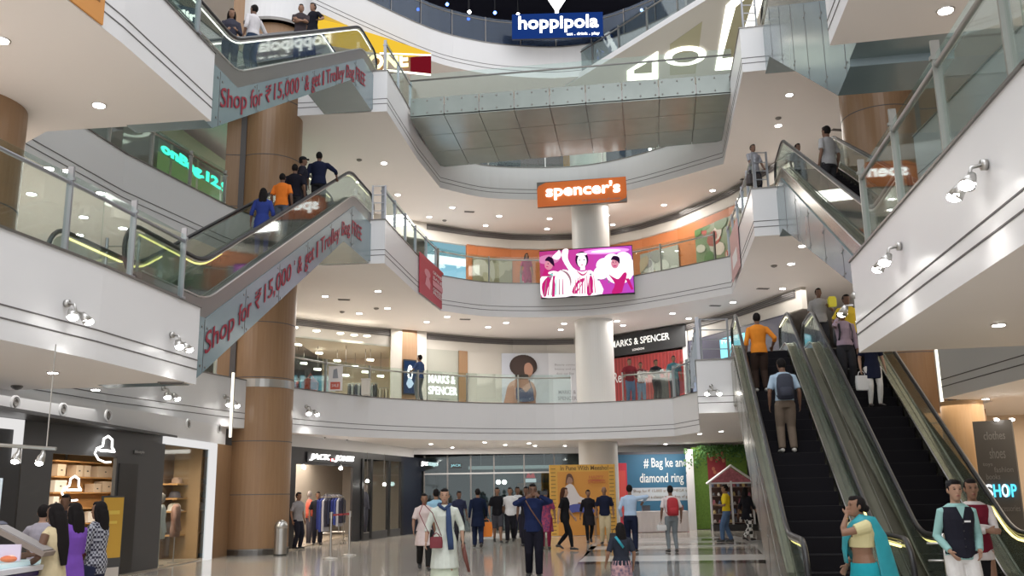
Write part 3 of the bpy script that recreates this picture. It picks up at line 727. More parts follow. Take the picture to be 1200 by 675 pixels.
    for i in range(n + 1):
        y = Y0 + .2 + i * .4
        if first is None: o = first = m.build('step', None, root)
        else: o = first.copy(); COL.objects.link(o); o.parent = root
        o.location = (0, y, min(4.8, (i + .5) * .4 * T30))
    for y, zz, nm in ((Y0 / 2 - .2, 0.0, 'landing_plate'), (Y1 + .85, 4.8, 'landing_plate')):
        k = MB(); k.box((0, y, zz + .005), (sw, 1.6, .02), DSTEEL); k.build(nm, parent=root)
    return root
def on_step(esc, t, x=0):
    Y0, RUN, YE, sl = EP[esc.name]; Y1 = Y0 + RUN; T30 = 4.8 / RUN
    """world point on the step nearest to local distance t along the escalator"""
    i = round((t - Y0 - .2) / .4); y = Y0 + .2 + i * .4; zz = min(4.8, (i + .5) * .4 * T30)
    if i < 0: y, zz = t, .02
    if y > Y1 + .2: y, zz = t, 4.82
    p = V((x, y * esc.scale.y, zz)); return esc.location + Matrix.Rotation(esc.rotation_euler.z, 3, 'Z') @ p

RP = dict(Y0=1.5, RUN=9.0, YE=12.0, flatb=10.9)
EL1 = escalator('long blue-clad escalator with red lettering, lower of the two at left', (-6.42, 14.7), (-4.95, 26.7), Z[1], glow_low=True, deckm=DSTEEL, Y0=1.75, RUN=8.7, YE=12.0, flatb=9.6, kink=(1.25, -TH - .02))
EL2 = escalator('upper left escalator with white handrail lights and red lettering', (-6.42, 14.8), (-4.95, 26.8), Z[2], glow=True, deckm=DSTEEL, Y0=2.5, RUN=8.5, YE=12.0, flatb=9.8, kink=(1.5, -TH - .02))
ER1 = escalator('upper right escalator climbing to the landing with two riders', (5.95, 12.3), (8.0, 24.3), Z[1], clad=COVER, deckm=BRONZE, Y0=1.4, RUN=9.4, YE=12.0, flatb=11.2, kink=(1.25, -.56))
ER2 = escalator('top right escalator seen from below past the white balcony', (6.1, 12.5), (8.05, 24.4), Z[2], w=1.6, **RP)
EG1 = escalator('ground escalator with the man in orange, nearer the hall', (4.28, 12.55), (6.24, 23.45), 0, w=1.46, under=.1, clad=BRONZE, glow_low=True)
EG2 = escalator('ground escalator with the man on the phone, against the wood column', (6.02, 12.2), (8.03, 23.2), 0, w=1.46, under=.1, clad=BRONZE, glow_low=True)
# steel infill between the two ground escalators
b = MB(); a0 = V((5.06, 12.3, 0)); a1 = V((6.9, 22.6, 0)); dv = (a1 - a0).normalized(); nv = V((dv.y, -dv.x, 0)) * .30; L_ = (a1 - a0).length
b.prism([a0, a0 + V((0, 0, .12)), a0 + dv * 1.3 + V((0, 0, .16)), a1 - dv * .3 + V((0, 0, 4.85)), a1 + V((0, 0, 4.85)), a1 + V((0, 0, 3.5)), a0 + dv * 2.2], nv, mat('olive_infill', (.29, .28, .22), .35, .75, noise=.2, nscale=2)); struct(b.build('trim_40'))

# red lettering fixed along the sides of the two left escalators (atrium side)
RED = mat('lettering_red', (.27, .015, .035), .6)
def side_text(esc, y0, y1, hh, parts):
    """letters stand upright while the line climbs with the escalator cover"""
    sl = EP[esc.name][3]; ky, kz, fb = KK[esc.name]; w2 = .75 + .012; mb = MB(); tot = sum(wd for _, wd, _, _ in parts); y = y0
    bot = lambda q: min(max(kz, kz + (q - ky) * (3.43 - kz) / (fb - ky)), 3.43)
    base = lambda q: (sl(q) - .15 + bot(q)) / 2 - hh * .42
    for s, wd, hsc, dn in parts:
        L = (y1 - y0) * wd / tot; u0 = y; u1 = y + L - (y1 - y0) * .018
        za = base(u0) + hh * dn; zb = base(u1) + hh * dn
        put_text(mb, s, V((w2, u0, za)), V((0, u1 - u0, zb - za)), V((0, 0, hh * hsc)), V((1, 0, 0)), RED, .008, .002)
        y += L
    mb.build('red_lettering', parent=esc)
PARTS = [('Shop', 2.2, 1.3, -.3), ('for', 1.25, 1, 0), ('\u20b9', .75, 1, 0), ('15,000', 2.7, 1.15, -.12), ('*', .35, .3, .7), ('&', .75, 1, 0), ('get', 1.3, 1.2, -.3), ('1', .45, 1, 0), ('Trolley', 2.7, 1.3, -.3), ('Bag', 1.5, 1.3, -.3), ('FREE', 1.8, 1, 0)]
side_text(EL1, 1.75, 11.4, .40, PARTS)
side_text(EL2, 1.75, 11.4, .40, PARTS)
# ------------------------------------------------------------------ lamps
def downlight(px, py, z, label, grp, r=.085):
    p = uz(px, py, z); b = MB(); b.lathe((p.x, p.y, z - .016), [(r * .8, .003), (r * 1.25, 0), (r * 1.3, .016)], STEEL, 16); b.cyl((p.x, p.y), r, z - .022, z - .010, LAMP, 16)
    return tag(b.build('ceiling_downlight'), label, 'ceiling light', grp)
DL = [
 (3.45, 'small round downlight in the ceiling over the left shop fronts', 'left ground ceiling downlights', [(62, 436), (112, 456)]),
 (3.45, 'small round downlight in the low ceiling over the ground hall', 'hall ceiling downlights', [(505, 520), (530, 524), (568, 518), (592, 521), (620, 519), (627, 522), (662, 522), (733, 528), (780, 520), (845, 505), (820, 508)]),
 (3.45, 'small round downlight in the white soffit at lower right', 'right soffit downlights', [(1170, 380), (1155, 467)]),
 (8.25, 'small round downlight in the curved ceiling under the second gallery', 'first gallery ceiling downlights', [(381, 347), (443, 341), (421, 367), (454, 361), (500, 377), (524, 371), (572, 383), (593, 378), (661, 379), (657, 386), (723, 376), (730, 381), (788, 367), (807, 373), (859, 354), (886, 358), (917, 338)]),
 (8.25, 'small round downlight in the soffit under the right landing', 'right landing downlights', [(940, 288), (927, 309)]),
 (8.25, 'small round downlight in the soffit of the upper left balcony', 'upper left balcony downlights', [(2, 47), (116, 123), (80, 200)]),
 (8.25, 'small round downlight in the ceiling seen through the left railing', 'left gallery ceiling downlights', [(57, 197), (37, 227), (98, 254), (93, 275), (144, 267), (235, 303), (118, 226)]),
 (8.25, 'small round downlight in the soffit of the upper right balcony', 'upper right balcony downlights', [(1108, 12)]),
 (13.05, 'small round downlight in the curved ceiling under the third gallery', 'second gallery ceiling downlights', [(450, 191), (420, 213), (466, 228), (530, 243), (503, 254), (569, 264), (585, 253), (644, 256), (641, 268), (711, 252), (718, 263), (778, 240), (796, 250), (835, 223), (865, 231)]),
 (13.05, 'small round downlight in the soffit under the top right landing', 'top right landing downlights', [(925, 111), (912, 147)]),
]
for z, lb, g, pts in DL:
    for x, y in pts: downlight(x, y, z, lb, g, .10 if z > 5 else .07)
# little black ceiling fittings
def sprinkler(px, py, z, label, cat='smoke detector'):
    p = uz(px, py, z); b = MB(); b.lathe((p.x, p.y, z), [(.09, 0), (.1, -.02), (.07, -.05), (.02, -.07)], DSTEEL, 14); tag(b.build('dome_camera'), label, cat, 'dark ceiling domes')
for x, y, z in ((421, 187, 13.05), (401, 365, 8.25), (441, 361, 8.25), (912, 138, 13.05), (907, 311, 8.25), (521, 258, 13.05), (20, 452, 3.45)):
    sprinkler(x, y, z, 'small dark dome fixed to a white gallery ceiling')
def slot(px, py, z, label):
    p = uz(px, py, z); b = MB(); b.box((p.x, p.y, z - .01), (.42, .16, .02), DSTEEL, .2); b.box((p.x, p.y, z - .018), (.36, .1, .02), GROOVE, .2); tag(b.build('air_diffuser'), label, 'air vent', 'ceiling air diffusers')
for x, y, z in ((403, 351, 8.25), (545, 374, 8.25), (894, 338, 8.25), (838, 358, 8.25), (550, 248, 13.05), (874, 210, 13.05), (201, 448, 3.45), (982, 152, 13.05)):
    slot(x, y, z, 'thin dark slot diffuser in a white gallery ceiling')

def twin_spot(p, n, label, s=1.0, power=14):
    """pair of adjustable spot heads on a bracket; p on the wall face, n outward"""
    n = V(n).normalized(); side = V((-n.y, n.x, 0)); root = empty('twin_spotlight', p); tag(root, label, 'spotlight')
    b = MB(); b.tube([V((0, 0, .12)), n * .05 + V((0, 0, .12))], .06 * s, None, 12); b.build('wall_plate', STEEL, root, smooth=True)
    b = MB(); b.tube([n * .04 + V((0, 0, .12)), n * .16 * s + V((0, 0, .1)), n * .2 * s + V((0, 0, 0))], .018, None, 8); b.tube([n * .2 * s - side * .13 * s, n * .2 * s + side * .13 * s], .016, None, 8); b.build('bracket', STEEL, root, smooth=True)
    for k in (-1, 1):
        c = n * .2 * s + side * (.13 * k * s); d = (n * .5 + side * (.35 * k) + V((0, 0, -.75))).normalized()
        b = MB(); b.tube([c, c + d * .05, c + d * .17 * s], [.04 * s, .06 * s, .085 * s], None, 12); h = b.build('spot_head', STEEL, root, smooth=True)
        b = MB(); b.ell((0, 0, 0), (.085 * s, .085 * s, .055 * s), None, 12, 6, M=None); q = b.build('lens', LAMP, h, smooth=True, loc=c + d * .165 * s)
    l = bpy.data.lights.new('spot_lamp', 'SPOT'); l.energy = power; l.spot_size = R(105); l.spot_blend = .8; l.shadow_soft_size = .06; l.color = (1, .97, .92)
    o = bpy.data.objects.new('spot_lamp', l); COL.objects.link(o); o.location = V(p) + n * .38 * s + V((0, 0, -.2)); o.rotation_euler = (-n * .12 + V((0, 0, -1))).to_track_quat('-Z', 'Y').to_euler()
    return root
def on_edge(px, py, O):
    """sight line hits the vertical face above plan line O"""
    return at_w(px, py, 0, O)
def outn(p):  # outward normal towards the atrium centre
    c = V((0, 20, p.z)); best = None
    return (c - p)
TS = [(75, 366, LA, 'twin spotlight on the lower left balcony fascia, farther from its tip'), (199, 401, LA, 'twin spotlight on the lower left balcony fascia, close to its tip'),
      (190, 461, LB, 'twin spotlight on the far left fascia above the cap shop'), (262, 470, LB, 'twin spotlight beside the left wood column'),
      (1160, 208, RA, 'twin spotlight on the right balcony fascia, uppermost'), (1058, 300, RA, 'twin spotlight on the right balcony fascia, middle of three'), (1003, 355, RA, 'twin spotlight at the tip of the right balcony'),
      (358, 481, O1s[:30], 'spotlight pair on the hall fascia next to the left wood column'), (434, 490, O1s, 'spotlight pair on the hall fascia above the left clothes shop'), (511, 492, O1s, 'spotlight pair on the hall fascia above the second clothes shop'),
      (587, 494, O1s, 'spotlight pair on the hall fascia below the curly hair poster'), (666, 494, O1s, 'spotlight pair on the hall fascia left of the centre column'), (760, 493, O1s, 'spotlight pair on the hall fascia below the black signboard')]
for x, y, L, lb in TS:
    p = on_edge(x, y, L)
    if p is None: print('NO HIT', x, y); continue
    k = min(range(len(L) - 1), key=lambda i: (V((*L[i], 0)).lerp(V((*L[i + 1], 0)), .5) - V((p.x, p.y, 0))).length)
    d = V((L[k + 1][0] - L[k][0], L[k + 1][1] - L[k][1], 0)).normalized(); n = V((d.y, -d.x, 0))
    if n.dot(V((.6, 18, 0)) - V((p.x, p.y, 0))) < 0: n = -n
    twin_spot(p + n * .01, n, lb, 1.0 if p.y > 20 else .85, 26 if p.y > 20 else 14)
p = V((4.98, 23.6, 4.0)); twin_spot(p, (0, -1, 0), 'twin spotlight on the white landing box left of the ground escalators', .8, 7)

# round ceiling-speaker like vents on the bulkheads
def round_vent(px, py, line, z=None, label='', r=.16):
    p = at_w(px, py, 0, line)
    if p is None: print('novent', px, py); return
    k = min(range(len(line) - 1), key=lambda i: abs((V((*line[i], 0)) - V((p.x, p.y, 0))).length + (V((*line[i + 1], 0)) - V((p.x, p.y, 0))).length - (V((*line[i], 0)) - V((*line[i + 1], 0))).length))
    d = V((line[k + 1][0] - line[k][0], line[k + 1][1] - line[k][1], 0)).normalized(); n = V((d.y, -d.x, 0))
    root = empty('round_vent', p); tag(root, label, 'air vent')
    T = n.to_track_quat('Z', 'Y').to_matrix().to_4x4()
    for nm, prof, m in (('rim', [(r, 0), (r, .03), (r * .8, .04), (r * .72, .01)], WHITE), ('cone', [(r * .7, .01), (r * .45, .035), (r * .2, .02)], DSTEEL)):
        b = MB(); b.lathe((0, 0, 0), prof, m, 20); b.v = [T @ q for q in b.v]; b.build(nm, parent=root)
for i, x in enumerate(((17, 472), (73, 480), (126, 487), (220, 497), (256, 502))):
    L = [(-9.4, 10), (-8.66, 16.1), (-7.96, 21.8), (-7.78, 26.0)]; round_vent(*x, L, label='round ceiling-jet vent on the left bulkhead, %s from the picture edge' % ('first', 'second', 'third', 'fourth', 'fifth')[i], r=.13)
for i, x in enumerate(((380, 511), (406, 514), (428, 515), (481, 520), (494, 521), (505, 522))):
    L = [(q[0] + .17, q[1]) for q in GL2]; round_vent(*x, L, label='round vent above the clothes shops, %s from the wood column' % ('first', 'second', 'third', 'fourth', 'fifth', 'sixth')[i], r=.12)
for i, x in enumerate(((739, 520), (774, 519))): round_vent(*x, [(3, 40.95), (8.6, 40.95)], label='round vent above the blue banner, %s' % ('left one', 'right one')[i], r=.15)

# ------------------------------------------------------------------ signs and screens
def board3(name, bl, br, tl, th, m, label, cat, n=None):
    """flat rectangular board given by bottom-left, bottom-right, top-left"""
    bl, br, tl = V(bl), V(br), V(tl); u = br - bl; v = tl - bl; nn = u.cross(v).normalized() * -1
    if n is not None and nn.dot(V(n)) < 0: nn = -nn
    if n is None and nn.dot(EYEP - bl) < 0: nn = -nn
    mb = MB(); q = [bl, br, br + v, tl]; mb.prism([p - nn * th - bl for p in q], nn * th, m)
    F = Flat(V((0, 0, 0)), u, v, nn, mb)
    return mb, F, bl
# spencer's curved orange sign on the third gallery fascia
OR = mat('orange_sign', (.62, .15, .03), .45, emit=(.6, .13, .02), es=.25)
bl, br, tl = uy(630, 243, 35.2), uy(735, 236, 34.9), uy(629, 214, 35.2)
mb, F, o = board3('s', bl, br, tl, .16, DSTEEL, '', '')
F.poly([(.0, .0), (.9, .02), (.99, .15), (1, .3), (1, 1), (.1, .97), (.02, .85), (0, .7)], OR)
F.text("spencer's", .1, .25, .93, .86, LETW, .02, .05)
F.text('makes fine living affordable', .5, .08, .93, .2, mat('sign_grey', (.35, .3, .3), .5))
r = mb.build('shop_sign', loc=o); tag(r, "orange shop sign with glowing white letters on the fascia above the led screen", 'sign')
# big led screen
bl, br, tl = uy(634, 350, 35.0), uy(744, 344, 34.3), uy(632, 294, 35.0)
scr = empty('led_screen', bl); tag(scr, 'large glowing pink and purple led screen showing dancers', 'screen')
mb, F, o = board3('s', bl, br, tl, .14, BLACK, '', ''); mb.build('screen_housing', parent=scr)
mb, F, o = board3('s', bl + V((0, -.006, 0)), br + V((0, -.006, 0)), tl + V((0, -.006, 0)), .004, BLACK, '', '')
e = lambda n, c, s=1.0: emis('scr_' + n, c, s * .85)
for i in range(12):
    t = i / 11; F.rect(t * 11 / 12, .02, (i + 1) / 12 if i < 11 else .995, .98, e('bg%d' % i, (.55 + .1 * math.sin(t * 3), .05 + .03 * t, .25 + .35 * t), .9))
F.ell(.72, .9, .25, .06, e('glow', (.95, .35, .85), 1.1)); F.ell(.72, .9, .16, .03, e('white', (1, .93, .97), 1.25)); F.ell(.1, .8, .12, .1, e('mauve', (.75, .25, .5), .9))
wh = e('white', (1, .93, .97)); dk = e('dark', (.04, .01, .05), .6); mg = e('magenta', (.62, .02, .2), .9); sk_ = e('rose', (.8, .3, .4), .9); te = e('teal', (.2, .75, .65), .9)
F.poly([(.02, .02), (.0, .4), (.12, .55), (.22, .5), (.3, .3), (.33, .02)], wh, 4)
F.poly([(.03, .05), (.02, .3), (.12, .5), (.14, .48), (.08, .2), (.06, .05)], mg, 3); F.poly([(.12, .02), (.14, .45), (.17, .45), (.15, .02)], mg); F.rect(.07, .44, .14, .5, te); F.rect(.17, .3, .2, .36, te)
F.poly([(.02, .45), (.06, .62), (.1, .6), (.09, .5), (.14, .45)], mg); F.ell(.1, .68, .045, .1, sk_); F.poly([(.06, .78), (.1, .86), (.15, .8), (.16, .65), (.13, .7), (.1, .76)], dk, 3)
F.poly([(.14, .84), (.2, .95), (.22, .98), (.24, .9), (.23, .82), (.19, .78)], wh, 3)
F.poly([(.25, .78), (.26, .98), (.32, .98), (.31, .8), (.36, .6), (.45, .5), (.55, .52), (.62, .35), (.66, .02), (.32, .02), (.33, .45)], wh, 3)
F.ell(.46, .75, .07, .17, dk); F.ell(.46, .72, .05, .14, wh); F.ell(.46, .86, .06, .03, wh); F.rect(.44, .53, .49, .62, wh)
for a in (.435, .485): F.ell(a, .74, .008, .012, dk)
F.ell(.46, .64, .014, .012, sk_)
F.poly([(.34, .1), (.4, .3), (.48, .36), (.44, .2), (.38, .05)], mg, 3); F.poly([(.38, .12), (.41, .25), (.45, .28), (.42, .17)], wh, 3); F.poly([(.5, .03), (.54, .4), (.57, .3), (.55, .03)], mg, 3)
for a, b_, r_ in ((.7, .6, .09), (.78, .68, .09), (.9, .7, .09), (.98, .55, .08), (.66, .45, .08), (.94, .5, .1), (.85, .45, .15)): F.ell(a, b_, r_, r_ * 1.7, wh)
F.ell(.81, .62, .04, .1, sk_); F.poly([(.77, .7), (.8, .78), (.86, .74), (.86, .6), (.84, .66), (.8, .7)], dk, 3)
F.poly([(.74, .4), (.78, .35), (.84, .3), (.9, .42), (.93, .38), (.88, .1), (.86, .02), (.76, .02), (.8, .2)], mg, 3); F.poly([(.95, .3), (.99, .08), (.97, .06), (.91, .3)], mg)
F.ell(.26, .34, .1, .22, wh); F.poly([(.22, .56), (.3, .5), (.34, .35), (.33, .2), (.32, .35), (.28, .48)], e('brown', (.45, .25, .3), .8), 3)
for k in range(9): F.poly([(.36 + k * .028, .04), (.385 + k * .024, .34 + .03 * (k % 3)), (.392 + k * .024, .34 + .03 * (k % 3)), (.372 + k * .028, .04)], mg if k % 2 else sk_)
for k in range(6): F.poly([(.04 + k * .04, .04), (.07 + k * .035, .36), (.077 + k * .035, .36), (.052 + k * .04, .04)], te if k == 3 else (mg if k % 2 else e('brown', (.45, .25, .3), .8)))
for a, b_ in ((.12, .40), (.55, .42), (.63, .30), (.70, .30), (.74, .24)): F.ell(a, b_, .012, .02, e('grey', (.3, .28, .35), .8), 8)
F.poly([(.40, .52), (.44, .42), (.47, .40), (.50, .43), (.53, .52), (.50, .46), (.47, .43), (.44, .46)], mg, 3)
F.ell(.81, .56, .02, .012, mg); F.ell(.795, .64, .006, .01, dk); F.ell(.825, .64, .006, .01, dk); F.ell(.1, .69, .006, .012, dk); F.ell(.09, .63, .012, .01, mg)
mb.build('picture', parent=scr)
# blue terrace sign
bl, br, tl = uy(600, 46, 33.9), uy(707, 43, 33.75), uy(600, 17, 33.9)
mb, F, o = board3('s', bl, br, tl, .1, BLACK, '', ''); F.rect(0, 0, 1, 1, emis('sign_blue', (.012, .045, .22), .7))
F.text('hoppipola', .07, .22, .95, .9, LETW, .02, .04); F.text('eat . drink . play', .6, .06, .96, .2, LETW, .01, .01)
r = tag(mb.build('shop_sign', loc=o), 'blue lit sign with white letters on the top terrace railing', 'sign')
bl, br, tl = uy(638, 22, 34.1), uy(667, 22, 34.1), uy(638, -3, 34.1)
mb, F, o = board3('s', bl, br, tl, .06, BLACK, '', ''); mb.v = []; mb.f = []; mb.mi = []
F.mb.prism([F.P(a, b, 1) for a, b in ((.1, .95), (.9, .95), (.58, .4), (.56, .02), (.44, .02), (.42, .4))], F.n * .05, LETW); F.mb.ell(F.P(.5, 1.0, 1), (.09, .05, .09), LETW)
tag(mb.build('sign_emblem', loc=o), 'white glowing martini glass emblem above the blue sign', 'sign')
# dark furniture of the terrace behind
b = MB()
for i, (x, w_, h_) in enumerate(((-1.5, 2.2, 1.1), (1.2, 1.6, 1.3), (5.0, 2.4, 1.8), (8, 1.4, 2.0))): b.box((x, 38, 19.2 + h_ / 2), (w_, .5, h_), mat('terrace_booth', (.12, .13, .16), .6))
struct(b.build('wall_terrace'))
for i, (x, y) in enumerate(((490, 11), (524, 5), (550, 14), (580, 15), (607, 17), (549, 22), (752, 12))):
    p = uy(x, y, 35.5); b = MB(); b.ell(p, (.07, .07, .07), emis('blue_lamp', (.1, .25, 1), 9) if i in (0, 1, 3, 5) else LAMP, 10, 6); b.cyl((p.x, p.y), .01, p.z, 24.2, BLACK, 6)
    tag(b.build('pendant_lamp'), 'tiny %s lamp hanging over the dark top terrace' % ('blue' if i in (0, 1, 3, 5) else 'white'), 'lamp', 'terrace lamps blue' if i in (0, 1, 3, 5) else 'terrace lamps white')
# little glowing sign top left
bl, br, tl = uy(206, 28, 19.5), uy(232, 33, 20.2), uy(206, 5, 19.5)
mb, F, o = board3('s', bl, br, tl, .05, DSTEEL, '', ''); F.rect(0, 0, 1, 1, mat('slate_blue', (.05, .08, .14), .4)); F.text('ilir', .1, .3, .9, .8, LETW, .03, .02)
tag(mb.build('small_sign', loc=o), 'small dark sign with glowing white letters at upper left behind glass', 'sign')
# yellow arcade canopy with glowing letters at top gallery
YL = emis('canopy_yellow', (.95, .6, .05), .75)
a0 = uz(420, 50, 17.6); cn = empty('arcade_canopy', a0); tag(cn, 'yellow wedge canopy with glowing letters and a red end panel', 'shop canopy')
zt = 17.55
b = MB(); b.prism([uz(x, y, zt) - a0 for x, y in ((366, 50), (366, 22), (400, 30), (455, 47), (505, 64), (480, 67), (425, 60))], (0, 0, .06), YL); b.build('canopy_top', parent=cn)
def hang(x, yt, yb):  # point pair on a vertical line: top under the canopy, bottom seen at yb
    t = uz(x, yt, zt); q = uy(x, yb, t.y); return t, V((t.x, t.y, q.z))
(t0, b0), (t1, b1), (t2, b2) = hang(368, 64, 93), hang(481, 67, 83), hang(505, 65, 87)
b = MB(); b.prism([b0 - a0, b1 - a0, t1 - a0, t0 - a0], (0, .12, 0), mat('sign_back', (.20, .11, .07), .4)); b.build('sign_back', parent=cn)
b = MB(); b.prism([b1 - a0, b2 - a0, t2 - a0, t1 - a0], (0, .12, 0), emis('canopy_red', (.22, .01, .02), .6)); b.build('end_panel', parent=cn)
NE = emis('neon', (1, .95, .75), 3)
b = MB(); b.tube([uz(445, 62, zt) - a0, t2 - a0 + V((0, -.05, 0))], .035, NE); b.tube([b0.lerp(b1, .72) - a0 + V((0, -.08, .1)), b2 - a0 + V((0, -.05, -.05))], .035, NE); b.build('neon_edge', parent=cn)
b = MB(); put_text(b, 'TIMEZONE', b0.lerp(t0, .15) - a0 + V((0, -.04, 0)), (b1 - b0) * .98, (t0 - b0) * .62, V((0, -1, 0)), emis('letter_yellow', (1, .86, .4), 2.2), .04, .04); b.build('lettering', parent=cn)
s0, s1 = uy(513, 121, 37.2), uy(513, 88, 37.2)
b = MB(); put_text(b, 'ZONE', V((0, 0, 0)), V((0, 0, s1.z - s0.z)), V((-.36, 0, 0)), V((0, -1, 0)), emis('letter_lime', (.85, .85, .05), 1.6), .04, .03)
tag(b.build('vertical_sign', loc=s0 + V((.4, 0, 0))), 'yellow vertical lettering behind the left end of the bridge railing', 'sign')
bl, br, tl = uy(480, 125, 38.5), uy(605, 112, 40.5), uy(480, 92, 38.5)
mb, F, o = board3('s', bl, br, tl, .1, mat('arcade_wall', (.12, .11, .1), .5), '', ''); struct(mb.build('wall_arcade', loc=o))
for i, q in enumerate((((495, 122), (526, 110)), ((526, 110), (562, 116)))):
    b = MB(); b.tube([uy(*q[0], 37.4), uy(*q[1], 37.4)], .04, emis('tube_white', (1, .97, .9), 3.5), 8); tag(b.build('tube_light'), 'white tube light sloping %s behind the bridge railing' % ('up to the yellow letters', 'down from the yellow letters')[i], 'light')
# recessed light shapes in the upper gallery ceiling
cove = emis('cove_light', (1, .96, .82), 2.6); coved = mat('cove_olive', (.45, .44, .3), .6)
def cpoly(pts, m, z): return [V((*uz(x, y, z)[:2], z)) for x, y in pts]
for i, (outer, inner) in enumerate((([(735, 94), (771, 92), (771, 60), (735, 83)], [(743, 86), (764, 85), (764, 70), (743, 82)]), ([(838, 82), (868, 80), (900, -20), (880, -20), (851, 6)], [(846, 68), (862, 66), (886, -12), (862, 8)]))):
    b = MB(); b.prism(cpoly(outer, None, 17.775), (0, 0, -.03), cove); b.prism(cpoly(inner, None, 17.75), (0, 0, -.02), coved)
    tag(b.build('cove_light'), ('triangular glowing ceiling recess above the bridge', 'long glowing ceiling recess right of the round lamp')[i], 'ceiling light')
p = uz(803, 65, 17.77); b = MB(); b.prism([p + V((math.cos(q) * .78, math.sin(q) * .78, 0)) for q in [2 * PI * i / 32 for i in range(32)]], (0, 0, -.05), cove); b.prism([p + V((math.cos(q) * .5, math.sin(q) * .5, -.05)) for q in [2 * PI * i / 32 for i in range(32)]], (0, 0, -.01), coved)
tag(b.build('round_ceiling_light'), 'round glowing ceiling lamp above the bridge', 'ceiling light')
b = MB(); b.prism(cpoly([(785, 88), (815, 86), (823, 25), (785, 52)], None, 17.778), (0, 0, -.012), coved); struct(b.build('ceiling_patch'))

# posters on fascias
def fascia_poster(L, x0, x1, yb, yt, z0, z1, off, m):
    a = at_w(x0, (yb + yt) / 2, 0, L); c = at_w(x1, (yb + yt) / 2, 0, L)
    d = (c - a); d.z = 0; n = V((d.y, -d.x, 0)).normalized()
    if n.dot(V((0, 18, 0)) - a) < 0 and n.dot(V((.5, 15, 0)) - a) < 0: n = -n
    o = V((a.x, a.y, z0)) + n * off; return board3('p', o, V((c.x, c.y, z0)) + n * off, V((a.x, a.y, z1)) + n * off, .03, m, '', '', n)
REDP = mat('poster_red', (.50, .04, .07), .45); WT = mat('poster_white', (.82, .80, .8), .5)
sd = [(-3.75, 26.8), (-3.25, 31), (-2.7, 34.2)]
a = V((-3.2, 31.0, 0)); c = V((-2.66, 34.0, 0)); n = V((1, -.12, 0)).normalized()
a, c = at_w(490, 330, 0, sd), at_w(518, 345, 0, sd); a.z = c.z = 0; d = c - a; n = V((d.y, -d.x, 0)).normalized()
mb, F, o = board3('p', a + V((0, 0, 8.32)) + n * .06, c + V((0, 0, 8.32)) + n * .06, a + V((0, 0, 9.75)) + n * .06, .03, REDP, '', '', n)
F.ell(.3, .62, .12, .1, mat('poster_pink', (.7, .3, .35), .5)); F.poly([(.2, .3), (.25, .5), (.35, .55), (.42, .4), (.4, .25)], mat('poster_pink', (.7, .3, .35), .5)); 
for i, (t, y) in enumerate((('GRAND', .74), ('SALE', .6), ('OFFERS', .3), ('PRIZES', .2))): F.text(t, .52, y, .92, y + .08, WT)
F.rect(.5, .42, .94, .56, mat('poster_pink', (.7, .3, .35), .5))
tag(mb.build('poster', loc=o), 'red poster hanging on the fascia beside the left landing', 'poster')
ORP = mat('poster_orange', (.62, .27, .06), .5)
a, c = at_w(62, 5, 0, LA), at_w(119, 25, 0, LA); a.z = c.z = 0; d = c - a; n = V((d.y, -d.x, 0)).normalized(); n = n if n.x > 0 else -n
mb, F, o = board3('p', a + V((0, 0, 8.27)) + n * .03, c + V((0, 0, 8.27)) + n * .03, a + V((0, 0, 9.6)) + n * .03, .03, ORP, '', '', n)
F.text('Mall', .35, .36, .85, .62, mat('poster_brown', (.12, .04, .02), .5)); F.text('in the heart of town', .3, .22, .88, .3, mat('poster_brown', (.12, .04, .02), .5))
tag(mb.build('poster', loc=o), 'orange poster on the upper left balcony fascia, cut by the top edge', 'poster')
sdr = [(6.6, 24.45), (7.7, 32.0)]
a = V((7.45, 30.6, 0)); c = V((7.15, 28.3, 0)); n = V((-1, .12, 0)).normalized()
mb, F, o = board3('p', a + V((0, 0, 8.35)) + n * .05, c + V((0, 0, 8.35)) + n * .05, a + V((0, 0, 9.9)) + n * .05, .03, mat('poster_faded', (.6, .35, .34), .5), '', '', n); F.rect(.2, .2, .8, .5, WT)
tag(mb.build('poster', loc=o), 'faded red poster on the fascia side left of the upper right escalator', 'poster')

# ------------------------------------------------------------------ first gallery shop fronts
def panel(px0, px1, z0, z1, m, name='wall', off=0, zref=None, th=.06, thing=None, cat=None):
    py = 430 if z0 < 8 else (300 if z0 < 12 else 190)
    a = at_w(px0, py, off); c = at_w(px1, py, off); a.z = c.z = 0; d = c - a; n = V((d.y, -d.x, 0)).normalized()
    mb, F, o = board3(name, a + V((0, 0, z0)), c + V((0, 0, z0)), a + V((0, 0, z1)), th, m, '', '', n); return mb, F, o
WALLP = [(500, 538, 4.8, 7.55, PALEG), (548, 590, 4.8, 7.55, CREAM), (676, 717, 4.8, 7.55, CREAM)]
for i, (x0, x1, z0, z1, m) in enumerate(WALLP): mb, F, o = panel(x0, x1, z0, z1, m); struct(mb.build('wall_gallery', loc=o))
mb, F, o = panel(538, 548, 4.8, 7.55, WOOD, off=.1); struct(mb.build('trim_16', loc=o))
mb, F, o = panel(458, 471, 4.8, 8.25, CREAM, off=.15); struct(mb.build('trim_17', loc=o))
mb, F, o = panel(471, 489, 4.8, 8.25, WOOD, off=.12); struct(mb.build('trim_18', loc=o))
mb, F, o = panel(489, 500, 4.8, 8.25, CREAM, off=.15); struct(mb.build('trim_19', loc=o))
mb, F, o = panel(473, 488, 5.55, 7.0, BLACK, off=.24); F.rect(.04, .04, .96, .96, emis('poster_night', (.03, .06, .14), .6))
F.ell(.5, .62, .2, .22, LETW); F.poly([(.2, .3), (.4, .5), (.6, .45), (.8, .32), (.6, .2), (.4, .18)], emis('poster_pale', (.6, .7, .85), 1)); F.ell(.52, .6, .1, .12, emis('poster_night', (.03, .06, .14), .6))
tag(mb.build('lightbox_poster', loc=o), 'small glowing dark blue poster on the wood panel behind the man in blue', 'poster')
